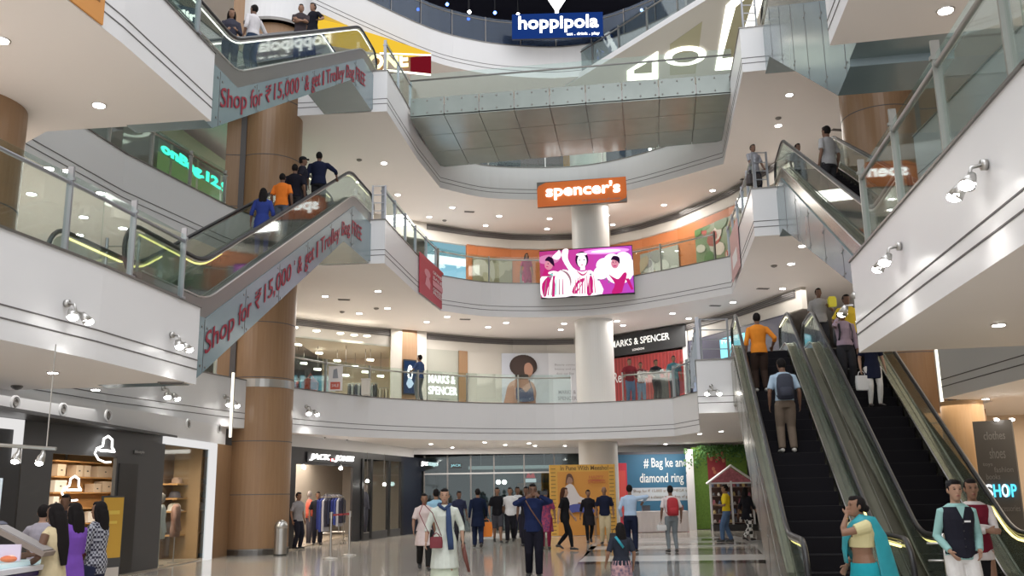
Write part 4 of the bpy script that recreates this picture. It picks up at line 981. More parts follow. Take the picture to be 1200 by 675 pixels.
mb, F, o = panel(501, 536, 5.3, 6.65, PALEG, off=.05, th=.03); F.text('MARKS &', .03, .6, .92, .85, LETW, .008, .02); F.text('SPENCER', .03, .25, .98, .5, LETW, .008, .02); F.text('LONDON', .3, .06, .7, .14, mat('grey_letter', (.3, .3, .3), .5))
tag(mb.build('shop_sign', loc=o), 'white glowing shop letters in two lines on the pale gallery wall', 'sign')
# curly hair poster
mb, F, o = panel(588, 676, 4.85, 7.55, mat('poster_bg', (.56, .58, .62), .5), off=.05)
F.rect(0, 0, .18, 1, mat('poster_bg2', (.5, .53, .6), .5)); F.rect(.62, .0, 1, 1, mat('poster_bg3', (.66, .68, .71), .5))
SKN = mat('poster_skin', (.42, .23, .16), .5); CUR = mat('poster_curls', (.045, .025, .02), .6); BRA = mat('poster_navy', (.06, .07, .13), .5)
F.poly([(.03, 0), (.05, .35), (.09, .5), (.16, .56), (.22, .6), (.3, .6), (.36, .55), (.42, .5), (.45, .35), (.44, .2), (.5, .02), (.44, .0)], SKN, 4)
F.poly([(.24, .55), (.25, .75), (.34, .78), (.37, .66), (.33, .55)], SKN, 3)
for i in range(26):
    q = i / 26 * 2 * PI; F.ell(.285 + .135 * math.cos(q), .79 + .13 * math.sin(q), .05, .055, CUR, 10)
F.ell(.28, .8, .15, .15, CUR); F.poly([(.3, .66), (.3, .8), (.36, .84), (.41, .76), (.40, .66), (.36, .6)], SKN, 3)
for i in range(5): F.ell(.2 + .03 * i, .62 + .01 * (i % 2), .03, .035, CUR, 8)
F.poly([(.18, .36), (.19, .44), (.26, .42), (.31, .36), (.36, .42), (.4, .43), (.41, .3), (.4, .22), (.2, .22)], BRA, 3)
F.poly([(.19, .42), (.2, .57), (.21, .57), (.205, .42)], BRA); F.poly([(.38, .42), (.35, .56), (.36, .56), (.395, .42)], BRA); F.rect(.21, 0, .43, .05, BRA)
dg = mat('poster_grey', (.28, .28, .3), .5)
F.text('Beauty comes', .70, .78, .97, .82, dg); F.text('beauty and so', .70, .71, .97, .75, dg); F.text('does our fine', .72, .64, .95, .68, dg); F.text('MARKS &', .74, .33, .97, .39, dg, .01); F.text('SPENCER', .73, .23, .98, .29, dg, .01); F.text('LONDON', .8, .15, .92, .18, dg)
tag(mb.build('wall_poster', loc=o), 'large pale wall poster of a curly-haired woman in dark top behind glass railing', 'poster')
# black shop board and red front
mb, F, o = panel(717, 805, 7.28, 8.2, mat('sign_black', (.02, .022, .025), .4), off=.12, th=.15); F.text('MARKS & SPENCER', -.09 if 0 else .0, .42, .8, .74, mat('sign_cream', (.85, .85, .82), .5, emit=(1, 1, .95), es=.5), .01, .008); F.text('LONDON', .3, .14, .46, .24, mat('sign_cream'), .005)
tag(mb.build('shop_signboard', loc=o), 'long black shop signboard with cream letters right of the centre column', 'sign')
mb, F, o = panel(718, 801, 4.82, 7.2, mat('shop_red', (.42, .05, .05), .5), off=.06)
for i in range(22): F.rect(i / 22, 0, i / 22 + .018, 1, mat('shop_red_dark', (.25, .03, .03), .5))
F.rect(.62, .0, .8, .55, DARK); F.text('Re', .02, .55, .14, .74, WT, .01)
tag(mb.build('shop_window_red', loc=o), 'red slatted shop window under the black signboard', 'shop window')
mb, F, o = panel(801, 806, 4.82, 7.9, WHITE, off=.1); struct(mb.build('trim_20', loc=o))
# shop behind the ground escalators: bright screens, dark front
mb, F, o = panel(808, 925, 4.8, 7.5, mat('shop_dark', (.03, .03, .05), .3), off=.0)
cy = emis('screen_cyan', (.25, .75, .9), 1.3); mgt = emis('screen_magenta', (.8, .1, .6), 1.4); wht = emis('screen_white', (.8, .9, 1), 1.6)
F.rect(.0, .55, .98, .98, mat('shop_header', (.10, .10, .14), .3)); F.rect(.03, .2, .28, .5, emis('display_glow', (.35, .4, .5), .7)); F.ell(.2, .36, .09, .03, wht); F.ell(.22, .44, .03, .03, mgt)
F.rect(.36, .62, .62, .9, cy); F.text('MOBILE', .38, .82, .6, .89, wht); F.rect(.4, .12, .95, .5, emis('display_violet', (.3, .2, .5), .8)); F.ell(.5, .3, .05, .1, wht); F.rect(.7, .2, .8, .45, cy); F.ell(.72, .48, .05, .03, mgt); F.rect(.85, .3, .93, .45, wht)
tag(mb.build('electronics_shop_front', loc=o), 'dark shop front with cyan and magenta screens behind the escalator tops', 'shop front')
# lit store behind glass left of the wood panel
ST = empty('store_interior', (0, 0, 4.8)); tag(ST, 'bright clothes store behind the glass railing right of the left column', 'store')
a, c = at_w(343, 420), at_w(458, 420)
b = MB(); b.slab([(a.x - .5, a.y), (c.x, c.y), (c.x, c.y + 5), (a.x - .5, c.y + 5)], -.01, .02, mat('store_floor', (.6, .5, .38), .3)); b.build('store_floor', parent=ST)
b = MB(); b.slab([(a.x - .5, c.y + 5), (c.x, c.y + 5), (c.x, c.y + 5.1), (a.x - .5, c.y + 5.1)], 0, 3.3, mat('store_back', (.62, .5, .4), .6)); b.slab([(c.x - .06, c.y), (c.x, c.y), (c.x, c.y + 5), (c.x - .06, c.y + 5)], 0, 3.3, mat('store_side', (.5, .38, .22), .6)); b.build('store_wall', parent=ST)
b = MB(); b.slab([(a.x - .5, a.y + .2), (c.x, c.y + .2), (c.x, c.y + 5), (a.x - .5, c.y + 5)], 2.95, 3.0, mat('store_ceiling', (.62, .57, .5), .6)); b.build('store_ceiling', parent=ST)
b = MB(); d = (c - a).normalized()
g0 = a.copy(); g0.z = 0; g1 = c.copy(); g1.z = 0; b.wall((g0.x, g0.y), (g1.x, g1.y), 0, 2.75, .03); b.build('glass_front', GLSH, ST)
for i, (x, y) in enumerate(((345, 383), (371, 387), (399, 390), (415, 392), (430, 393))):
    q = uz(x, y, 7.74); 
    b = MB(); b.cyl((q.x, q.y), .13, 7.70, 7.735, LAMPW, 14); tag(b.build('ceiling_downlight'), 'warm round downlight inside the bright upper clothes store', 'ceiling light', 'store downlights upper')
for i, (x, y, dd) in enumerate(((350, 404, 40), (374, 414, 40), (394, 402, 41), (356, 426, 40), (412, 408, 42), (424, 411, 42), (434, 422, 40), (395, 423, 40), (405, 440, 39), (372, 433, 39), (416, 430, 41), (428, 436, 40), (446, 441, 41), (402, 412, 42))):
    q = uy(x, y, dd); b = MB(); b.tube([q + V((-.14, 0, .02)), q + V((.14, 0, 0))], .045, LAMPW, 8); b.cyl((q.x, q.y), .012, q.z, 7.74, DSTEEL, 6); tag(b.build('track_light'), 'small hanging track lamp inside the bright upper clothes store', 'light', 'store track lamps')
q = uy(401, 402, 39.4); mb, F, o = board3('s', q, q + V((.36, 0, 0)), q + V((0, 0, .16)), .03, DARK, '', ''); F.rect(.02, .05, .98, .95, emis('exit_green', (.25, .8, .35), 1)); F.text('EXIT', .1, .2, .9, .8, LETW)
tag(mb.build('exit_sign', loc=o), 'small green exit sign inside the upper clothes store', 'sign')
def rack(label, p, w_=1.2, h_=1.3, cols=((.3, .3, .32),), n=12, rz=0, depth=.42, group=None):
    root = empty('clothes_rack', p, rz); tag(root, label, 'clothes rack', group); b = MB()
    for sx in (-1, 1): b.tube([(sx * w_ / 2, 0, 0), (sx * w_ / 2, 0, h_)], .016, None, 6); b.tube([(sx * w_ / 2, -.25, .03), (sx * w_ / 2, .25, .03)], .018, None, 6)
    b.tube([(-w_ / 2, 0, h_), (w_ / 2, 0, h_)], .016, None, 6); b.build('rail_frame', STEEL, root)
    for i in range(n):
        x = -w_ / 2 + w_ * (i + .5) / n; g = MB(); c_ = cols[i % len(cols)]; hh = h_ * random.uniform(.55, .75); dd = depth * random.uniform(.85, 1.1)
        g.rings([[V((x + sx * w_ / n * .38 * s_, sy * dd / 2 * s_, z_)) for sx, sy in ((-1, -1), (1, -1), (1, 1), (-1, 1))] for z_, s_ in ((h_ - hh, .95), (h_ - hh * .5, 1), (h_ - .12, .95), (h_ - .03, .35))])
        g.build('garment', mat('garment_%d_%d_%d' % tuple(int(k * 99) for k in c_), c_, .9), root)
    return root
for i, (x, dd, cl) in enumerate(((352, 37.2, ((.05, .05, .06), (.4, .05, .04))), (425, 38.4, ((.06, .06, .08), (.3, .3, .32))), (446, 40.2, ((.5, .45, .4), (.3, .25, .2))))):
    q = uy(x, 455, dd); rack(('low clothes rack inside the upper store beside the left column', 'dark clothes rack inside the upper store by the white pillar sign', 'pale clothes rack at the right end of the upper store')[i], (q.x, q.y, 4.82), 1.2, 1.25, cl, 9)
q = uz(395, 458, 4.8); bl = V((q.x - .3, q.y + .1, 4.82)); mb, F, o = board3('s', bl, bl + V((.44, 0, 0)), bl + V((0, 0, .78)), .04, WT, '', ''); F.rect(.15, .05, .85, .35, mat('easel_red', (.6, .12, .08), .5)); F.poly([(.3, .5), (.35, .85), (.6, .9), (.7, .5)], mat('grey_print', (.3, .32, .36), .5)); F.text('SALE', .25, .15, .75, .27, WT)
tag(mb.build('standing_poster', loc=o), 'white and red standing poster behind the railing of the upper store', 'poster')
b = MB(); q = uz(427, 462, 4.8); b.box((q.x, q.y + .3, 5.05), (.26, .3, .5), mat('plinth_cream', (.7, .66, .58), .5)); b.box((q.x, q.y + .3, 5.32), (.3, .34, .03), WT); tag(b.build('display_plinth'), 'cream display plinth at the entrance of the upper store', 'plinth')
b = MB(); q = uz(356, 457, 4.8); b.lathe((q.x, q.y + .9, 4.82), [(.15, 0), (.26, .1), (.28, .3), (.18, .42), (.05, .45)], mat('red_bag', (.7, .1, .05), .5), 14); b.tube([(q.x - .15, q.y + .9, 5.2), (q.x, q.y + .9, 5.42), (q.x + .15, q.y + .9, 5.2)], .02, mat('red_bag')); tag(b.build('red_bag'), 'red bag on the floor of the upper store next to the column', 'bag')

area('store_light', (-7.6, 38.5, 7.6), 3.2, 170, (1, .86, .7), sy=4)
# ------------------------------------------------------------------ second gallery shop fronts
mb, F, o = panel(500, 547, 9.6, 12.7, mat('blue_interior', (.25, .45, .6), .5), off=-.6)
for i, (y0, y1, m) in enumerate(((.0, .2, emis('ice1', (.55, .8, .95), .9)), (.2, .42, emis('ice2', (.2, .42, .6), .9)), (.42, .6, emis('ice3', (.35, .65, .85), .9)), (.6, .72, emis('ice4', (.8, .95, 1), 1.5)), (.72, 1, emis('ice5', (.22, .42, .5), .8)))): F.rect(0, y0, 1, y1, m)
F.rect(.4, .62, .95, .68, LETW); F.rect(.55, .22, .98, .27, LETW); F.rect(.1, .1, .6, .14, LETW)
tag(mb.build('blue_shop_display', loc=o), 'icy blue lit shop display on the second gallery at left', 'shop window')
ORW = mat('orange_wall', (.50, .16, .05), .5, noise=.08)
for i, (x0, x1) in enumerate(((547, 672), (714, 866))):
    seg = [at_w(x0, 300)] + [V((*w_, 0)) for w_ in W if at_w(x0, 300).x < w_[0] < at_w(x1, 300).x] + [at_w(x1, 300)]; b = MB()
    for q in range(len(seg) - 1): b.wall((seg[q].x, seg[q].y), (seg[q + 1].x, seg[q + 1].y), 9.6, 12.35, .1, ORW)
    o = struct(b.build('wall_orange'))
PICS = [(554, 600, 9.75, 11.8, 0), (609, 622, 9.75, 11.3, 1), (750, 795, 10.0, 11.6, 2), (816, 862, 10.1, 11.9, 3)]
for i, (x0, x1, z0, z1, k) in enumerate(PICS):
    mb, F, o = panel(x0, x1, z0, z1, mat('mural_base%d' % k, ((.22, .2, .12), (.2, .22, .2), (.33, .32, .28), (.2, .26, .14))[k], .3), off=.1, th=.04)
    rnd = random.Random(k + 5); cols = (((.35, .32, .22), (.12, .11, .07), (.45, .42, .35)), ((.4, .42, .42), (.08, .08, .08), (.3, .1, .1)), ((.5, .49, .44), (.25, .24, .22), (.42, .33, .22)), ((.42, .08, .05), (.1, .2, .06), (.6, .55, .45)))[k]
    for j in range(16):
        a, b_ = rnd.random(), rnd.random(); F.ell(a, b_, rnd.uniform(.06, .2), rnd.uniform(.08, .25), mat('mural%d_%d' % (k, j % 3), cols[j % 3], .35), 9, rnd.random() * 3)
    tag(mb.build('mural_window', loc=o), ('tall olive mural of curling stems on the orange wall', 'narrow grey mural beside the led screen', 'grey food mural right of the led screen', 'green and red vegetable mural at the right end')[k], 'mural')

# third gallery strip seen under the bridge
for i, (x0, x1, c_, lb) in enumerate(((500, 610, (.03, .035, .06), 'dark blue shop front glimpsed left under the bridge'), (610, 660, (.10, .06, .06), 'dim brown shop front glimpsed under the bridge'), (660, 706, (.42, .22, .03), 'ochre yellow shop front glimpsed under the bridge'), (707, 765, (.03, .05, .09), 'dark shop front with white letters glimpsed right under the bridge'), (765, 850, (.5, .5, .46), 'pale wall front glimpsed at the right under the bridge'))):
    mb, F, o = panel(x0, x1, 14.4, 17.8, mat('front%d' % i, c_, .4), off=0)
    if i == 3: F.text('STUPID', .55, .12, .9, .19, LETW, .01); F.text('CHEF', .6, .22, .85, .28, LETW, .01); F.rect(.93, .1, .99, .9, LETW)
    if i == 1: F.rect(.0, .05, .3, .25, emis('glim', (1, .75, .6), 1)); F.rect(.55, .0, .8, .5, mat('crimson', (.4, .03, .08), .5)); F.rect(.3, .05, .5, .3, mat('glimpse_brown', (.3, .2, .15), .5))
    tag(mb.build('shopfront_display', loc=o), lb, 'shop front')
# green lit shop at upper left
gs = at_w(183, 205, 0, [(-11.6, 18), (-10.2, 26), (-10.0, 30)]); ge = at_w(300, 235, 0, [(-11.6, 18), (-10.2, 26), (-10.0, 30)])
mb, F, o = board3('s', V((gs.x, gs.y, 9.6)), V((ge.x, ge.y, 9.6)), V((gs.x, gs.y, 12.6)), .1, mat('green_shop', (.10, .14, .06), .4), '', '')
F.rect(0, .0, 1, .62, emis('green_dim', (.10, .17, .06), .9)); F.rect(0, .82, 1, 1, mat('green_pale', (.5, .55, .4), .5)); F.text('onBag.12.91.Bag', .02, .60, .98, .74, emis('led_cyan', (.05, .9, .55), 1.8), .04, .03); F.rect(0, .755, 1, .79, DARK)  # cyan letters are a mirrored reflection of led text, drawn as glowing print
for i in range(4): F.rect(.24 * i + .1, 0, .24 * i + .12, .8, mat('green_frame', (.3, .35, .2), .4))
F.ell(.12, .42, .05, .02, LETW); F.ell(.5, .35, .06, .02, emis('led_cyan', (.05, .9, .55), 1.8))
tag(mb.build('green_shop_front', loc=o), 'green lit shop front with a painted mirror reflection of cyan led writing behind the upper left railing', 'shop front')
# ------------------------------------------------------------------ ground floor
def gpanel(line, px0, px1, z0, z1, m, py=580, off=0, th=.08):
    a = at_w(px0, py, off, line); c = at_w(px1, py, off, line); a.z = c.z = 0; d = c - a; n = V((d.y, -d.x, 0)).normalized()
    return board3('x', a + V((0, 0, z0)), c + V((0, 0, z0)), a + V((0, 0, z1)), th, m, '', '', n)
GLX = [(-9.9, 8), (-8.84, 16.1), (-8.14, 21.8), (-7.95, 26.0)]
# left: dark cap-shop facade
for i, (x0, x1, z0, z1, m) in enumerate(((-60, 20, 0, 2.98, DARK), (22, 58, 0, 2.98, CHAR), (58, 134, 2.42, 2.98, CHAR), (134, 190, 0, 2.98, CHAR), (252, 272, 0, 2.98, WOOD))):
    mb, F, o = gpanel(GLX, x0, x1, z0, z1, m); struct(mb.build('wall_shop', loc=o))
mb, F, o = gpanel(GLX, 138, 160, .05, 2.3, mat('door_black', (.025, .025, .027), .3), off=.03); F.rect(.1, .3, .14, .6, STEEL); struct(mb.build('door_1', loc=o))
b = MB(); b.box((-10.2, 19, .01), (4.2, 12.4, .03), mat('shop_floor', (.35, .3, .24), .3)); struct(b.build('floor_shop'))
b = MB(); b.box((-12.0, 19, 1.5), (.1, 12.4, 3), mat('shop_back', (.38, .24, .12), .6)); b.box((-10.2, 25.5, 1.5), (3.6, .1, 3), mat('shop_back')); b.box((-10.2, 19, 3.0), (4.2, 12.4, .06), DARK); struct(b.build('wall_shop_back'))
# lit portal frame of the window bay
fr = empty('lit_window_frame', (0, 0, 0)); tag(fr, 'white illuminated frame around the hat shop window', 'window frame')
EF = emis('frame_glow', (1, .98, .97), .62)
for i, (x0, x1, z0, z1) in enumerate(((190, 252, 2.80, 2.97), (246.5, 252, 0, 2.80))):
    mb, F, o = gpanel(GLX, x0, x1, z0, z1, EF, off=.06, th=.12); mb.build(('lintel', 'post')[i], parent=fr, loc=o)
mb, F, o = gpanel(GLX, 190, 246, .05, 2.80, GLSH, off=-.02, th=.02); struct(mb.build('window_1', loc=o))
ef2 = empty('lit_doorway_frame', (0, 0, 0)); tag(ef2, 'white lit frame of the shop doorway at the far left edge', 'door frame')
for i, (x0, x1, z0, z1) in enumerate(((-40, 21, 2.78, 2.96), (12, 21, 2.2, 2.78))):
    mb, F, o = gpanel(GLX, x0, x1, z0, z1, EF, off=.05, th=.1); mb.build(('lintel', 'post')[i], parent=ef2, loc=o)
# looping emblem
def emblem(name, px, py, s, line, off, label):
    p = at_w(px, py, off, line); d = V((.12, 1, 0)).normalized(); root = MB(); P = lambda a, c: p + d * a * s * 2.1 + V((.03, 0, c * s))
    q = [P(*k) for k in ((-.42, -.02), (-.5, -.3), (-.3, -.62), (.05, -.75), (.3, -.72))]; root.tube(q, .055 * s, LETW, 8)
    q = [P(*k) for k in ((-.42, -.02), (-.15, .15), (-.12, .55), (.08, .72), (.3, .55), (.32, .1), (.42, -.05))]; root.tube(q, .065 * s, LETW, 8)
    q = [P(*k) for k in ((-.42, -.02), (-.2, -.12), (.1, -.1), (.45, -.12))]; root.tube(q, .07 * s, LETW, 8)
    tag(root.build(name, smooth=True), label, 'sign')
emblem('shop_emblem', 122, 526, .36, GLX, .06, 'larger glowing white cap-shaped emblem on the black shop header')
emblem('shop_emblem', 83, 572, .34, [(-10.6, 8), (-9.8, 16.1), (-9.1, 21.8), (-8.9, 26.0)], .06, 'smaller glowing cap-shaped emblem hanging inside the cap shop')
mb, F, o = gpanel(GLX, 154, 166, 2.52, 2.60, CHAR, off=.03, th=.02); F.text('lifestyle', .02, .05, .98, .95, mat('dim_letter', (.4, .4, .4), .5)); tag(mb.build('small_lettering', loc=o), 'tiny grey lettering on the black header right of the emblem', 'sign')
# shelves with boxes
SH = [(-12.2, 8), (-11.5, 16.1), (-11.0, 21.8), (-10.8, 26.0)]
shf = empty('wall_shelving', (0, 0, 0)); tag(shf, 'lit wooden wall shelving in the cap shop behind the three women', 'shelving')
LW = mat('shelf_wood', (.50, .27, .10), .5)
mb, F, o = gpanel(SH, 48, 128, .6, 2.45, LW, py=570); mb.build('back_panel', parent=shf, loc=o); sa, sv, su, sn = o, F.v, F.u, F.n
for k in range(6):
    b = MB(); z_ = k * sv.length / 5; b.prism([V((0, 0, z_)), su + V((0, 0, z_)), su + sn * .3 + V((0, 0, z_)), sn * .3 + V((0, 0, z_))], (0, 0, .03), LW); b.build('shelf', parent=shf, loc=o)
BX = mat('box_cream', (.68, .55, .42), .6); BX2 = mat('box_white', (.8, .77, .72), .6)
i = 0
for (a, r_, w_, m) in ((.04, 4, .12, BX), (.3, 4, .1, BX), (.42, 4, .1, BX), (.62, 4, .26, BX), (.02, 3, .17, BX2), (.58, 2.9, .12, BX), (.72, 3, .2, BX), (.02, 2, .08, BX2), (.16, 1.9, .07, BX2), (.04, 1, .12, BX), (.2, 1.2, .1, BX), (.52, 1, .3, BX2), (.86, 1.05, .09, BX2), (.2, .05, .14, BX), (.55, .05, .18, BX), (.8, .05, .12, BX2)):
    z_ = r_ * sv.length / 5 + .035; p = sa + su * (a + w_ / 2) + sn * .16; b = MB(); rz = math.atan2(su.y, su.x); hh = .27 if r_ == int(r_) else .24
    b.box((0, 0, hh / 2), (su.length * w_ * .92, .24, hh), m); b.box((0, 0, hh * .86), (su.length * w_ * .94, .25, hh * .12), m); b.box((0, -.124, hh * .5), (.07, .006, .03), DARK)
    i += 1; tag(b.build('storage_box', loc=(p.x, p.y, sa.z + z_ + (.002)), rz=rz), 'pale box with a dark label on the cap shop shelving', 'box', 'boxes on the cap shop shelving')
area('shop_light', (-9.6, 19, 2.9), 1.6, 170, (1, .85, .65), sy=8)
# yellow promo board standing by the shop
pb0, pb1 = uy(117, 640, 16.6), uy(142, 640, 17.0)
mb, F, o = board3('s', V((pb0.x, pb0.y, .02)), V((pb1.x, pb1.y, .02)), V((pb0.x, pb0.y, 1.62)), .05, CHAR, '', ''); F.rect(.03, .34, .97, .98, mat('promo_yellow', (.62, .36, .05), .5)); F.rect(.06, .02, .94, .24, mat('promo_pale', (.6, .55, .5), .5)); F.rect(.2, .8, .8, .84, mat('promo_amber', (.75, .55, .1), .5)); F.rect(.2, .7, .7, .73, mat('promo_amber'))
tag(mb.build('promo_board', loc=o), 'tall dull yellow board standing behind the woman in the checked shirt', 'board')
# hat shop window contents
WS = [(-11.1, 8), (-10.0, 16.1), (-9.3, 21.8), (-9.1, 26.0)]
hs = empty('hat_shelves', (0, 0, 0)); tag(hs, 'wooden shelves holding hats inside the framed window', 'shelving')
mb, F, o = gpanel(WS, 190, 231, .05, 2.7, mat('hat_back', (.16, .10, .065), .6), py=580); mb.build('back_panel', parent=hs, loc=o); sa, sv, su, sn = o, F.v, F.u, F.n
for z_ in (.55, 1.15, 1.48, 1.85):
    b = MB(); b.prism([V((0, 0, z_)), su + V((0, 0, z_)), su + sn * .4 + V((0, 0, z_)), sn * .4 + V((0, 0, z_))], (0, 0, .04), LW); b.build('shelf', parent=hs, loc=o)
b = MB(); b.prism([su - su.normalized() * .08, su, su + sn * .4, su - su.normalized() * .08 + sn * .4], (0, 0, 2.65), LW); b.build('side_panel', parent=hs, loc=o)
for i, (a, z_, c_, r_, lb) in enumerate(((.12, 1.19, (.75, .72, .66), .15, 'cream hat'), (.5, 1.52, (.7, .66, .55), .15, 'beige hat'), (.82, 1.52, (.06, .1, .07), .14, 'dark green hat'), (.45, 1.19, (.42, .12, .08), .13, 'rust red hat'), (.8, 1.19, (.8, .78, .74), .16, 'white hat'), (.12, 1.52, (.08, .07, .08), .13, 'black hat'), (.35, 1.89, (.12, .12, .14), .11, 'dark grey cap'), (.6, 1.89, (.14, .13, .2), .11, 'slate blue cap'), (.85, 1.89, (.16, .14, .13), .12, 'brown cap'), (.15, 1.89, (.45, .3, .22), .12, 'tan cap'))):
    p = sa + su * a + sn * .22; b = MB(); b.lathe((0, 0, 0), [(r_ * 1.6, 0), (r_ * 1.62, .015), (r_ * 1.15, .025), (r_ * 1.05, r_ * .95), (r_ * .7, r_ * 1.3), (.01, r_ * 1.38)], mat('hat_%d' % i, c_, .8), 18)
    tag(b.build('hat', smooth=True, loc=(p.x, p.y, sa.z + z_ )), lb + ' on the window shelves of the framed shop', 'hat')
rack('dark clothes rack with coats in the framed shop window', (-8.95, 22.4, .02), 1.1, 1.15, ((.10, .04, .04), (.05, .05, .06), (.13, .07, .05)), 10, R(80))
for i, (px, yy, c_, lb) in enumerate(((213, 22.6, (.5, .5, .48), 'pale dressed mannequin in the framed shop window'), (236, 23.6, (.25, .14, .11), 'brown jacket on a stand at the right of the framed window'))):
    q = uy(px, 640, yy); rt = empty('mannequin' if i == 0 else 'jacket_stand', (min(q.x, -8.35), yy, .02), R(-80)); tag(rt, lb, 'mannequin')
    b = MB(); b.cyl((0, 0), .14, 0, .02); b.cyl((0, 0), .015, .02, .8); b.build('stand', STEEL, rt)
    b = MB(); b.rings([[V((rx * math.cos(2 * PI * j / 16), ry * math.sin(2 * PI * j / 16), z_)) for j in range(16)] for z_, rx, ry in ((.62, .16, .12), (.8, .17, .12), (1.0, .14, .1), (1.2, .19, .12), (1.32, .2, .1), (1.4, .08, .06))])
    for sx in (-1, 1): b.tube([(sx * .18, 0, 1.32), (sx * .25, .02, 1.05), (sx * .23, .08, .75)], [.05, .045, .04])
    b.build('jacket', mat('jacket%d' % i, c_, .8), rt, smooth=True)
    if i == 0: b = MB(); b.ell((0, 0, 1.55), (.08, .09, .12)); b.build('head', mat('mann', (.3, .26, .24), .4), rt, smooth=True)
area('window_light', (-8.7, 23.2, 2.6), .6, 60, (1, .85, .68), sy=2)

# dustbin beside the column
bn = empty('dustbin', (-5.62, 26.0, 0)); q = uz(328, 651, 0); bn.location = (q.x, q.y, 0); tag(bn, 'steel dome-topped dustbin beside the left wood column', 'dustbin')
b = MB(); b.lathe((0, 0, 0), [(.17, .02), (.17, .72)], STEEL, 24); b.build('body', parent=bn, smooth=False)
b = MB(); b.lathe((0, 0, 0), [(.18, .72), (.18, .78), (.15, .87), (.08, .93), (.01, .95)], STEEL, 24); b.build('lid', parent=bn, smooth=True)
b = MB(); b.lathe((0, 0, 0), [(.175, 0), (.175, .04)], BLACK, 24); b.build('base', parent=bn)

# clothes shops right of the column
J = [(-7.3, 27.9), (-6.0, 32.4), (-5.4, 34.6), (-4.2, 39.5), (-3.6, 42)]
for i, (x0, x1, z0, z1, m) in enumerate(((338, 346, 0, 3.08, DARK), (346, 415, 2.55, 3.08, DARK), (413, 424, 0, 3.08, DARK), (424, 470, 2.86, 3.08, DARK), (470, 494, 0, 3.08, mat('navy_panel', (.012, .016, .032), .4)), (494, 512, 2.55, 3.08, mat('navy_panel')), (512, 522, 0, 3.08, CHAR))):
    mb, F, o = gpanel(J, x0, x1, z0, z1, m); struct(mb.build('wall_clothes_shop', loc=o))
mb, F, o = gpanel(J, 359, 413, 2.63, 2.95, DARK, off=.05, th=.03); F.text('JACK', .04, .15, .46, .85, LETW, .03, .04, italic=.2); F.rect(.475, .2, .56, .5, emis('sign_red', (.8, .03, .04), 1.2)); F.text('JONES', .56, .15, 1.0, .85, LETW, .03, .04, italic=.2); F.text('&', .485, .22, .55, .48, LETW, .01)
tag(mb.build('shop_sign', loc=o), 'glowing white slanted shop letters with a red mark on black header', 'sign')
mb, F, o = gpanel(J, 493, 513, 2.72, 2.96, DARK, off=.05, th=.03); F.text('JACK&JO', .02, .1, .98, .9, LETW, .03, .04)
tag(mb.build('shop_sign', loc=o), 'short glowing white sign over the farther clothes shop door', 'sign')
for i, x in enumerate((424, 434, 455, 470)):
    mb, F, o = gpanel(J, x, x + 2.6, .05, 2.86, BLACK, off=.04, th=.1); struct(mb.build('trim_%d' % (30 + i), loc=o))
mb, F, o = gpanel(J, 425, 470, .25, 2.86, GLSH, off=-.02, th=.02); struct(mb.build('window_2', loc=o))
mb, F, o = gpanel(J, 424, 470, 0, .28, CHAR, off=.03); struct(mb.build('trim_35', loc=o))
b = MB(); b.box((-9.4, 34, .01), (5.5, 11.6, .03), mat('shop_floor2', (.45, .38, .3), .25)); struct(b.build('floor_clothes_shop'))
b = MB(); b.slab([(-10.2, 28.4), (-10.1, 28.4), (-7.4, 41), (-7.5, 41)], 0, 3.1, mat('jj_back', (.33, .29, .25), .6)); b.box((-8.4, 28.3, 1.5), (3.2, .1, 3.0), mat('jj_back')); b.box((-6, 41, 1.5), (3.2, .1, 3.0), mat('jj_back')); struct(b.build('wall_clothes_back'))
area('shop_light', (-7.8, 33.5, 2.95), 1.5, 300, (1, .88, .74), sy=8)
REDG = ((.45, .03, .04), (.3, .02, .03)); 
rack('red clothes rack inside the clothes shop, near its door', (-7.9, 31.0, .02), 1.1, 1.5, REDG + ((.5, .1, .06),), 10, R(70))
rack('second red clothes rack farther inside the clothes shop', (-8.3, 32.8, .02), 1.3, 1.7, REDG, 10, R(70))
rack('blue and white clothes rack at the shop threshold behind rope posts', (-6.05, 31.5, .02), .9, 1.5, ((.015, .025, .16), (.03, .05, .24), (.4, .4, .45), (.02, .02, .04), (.015, .02, .05)), 9, R(-15))
rack('dark clothes rack in the clothes shop display window', (-6.6, 34.6, .25), 1.1, 1.4, ((.06, .06, .08), (.2, .2, .22)), 9, R(75))
for i, (x, y) in enumerate(((356, 545), (399, 546), (430, 561), (450, 565))):
    q = uy(x, y, 31 + i * 1.4); b = MB(); b.tube([q, q + V((.03, -.1, -.08))], [.05, .08], STEEL, 10); b.ell(q + V((.03, -.1, -.09)), (.065, .06, .05), LAMP, 10, 5); b.cyl((q.x, q.y), .012, q.z, 3.05, DSTEEL, 6)
    tag(b.build('shop_spotlight'), 'small bright spotlight inside the clothes shop, %s from the left' % ('first', 'second', 'third', 'fourth')[i], 'spotlight')
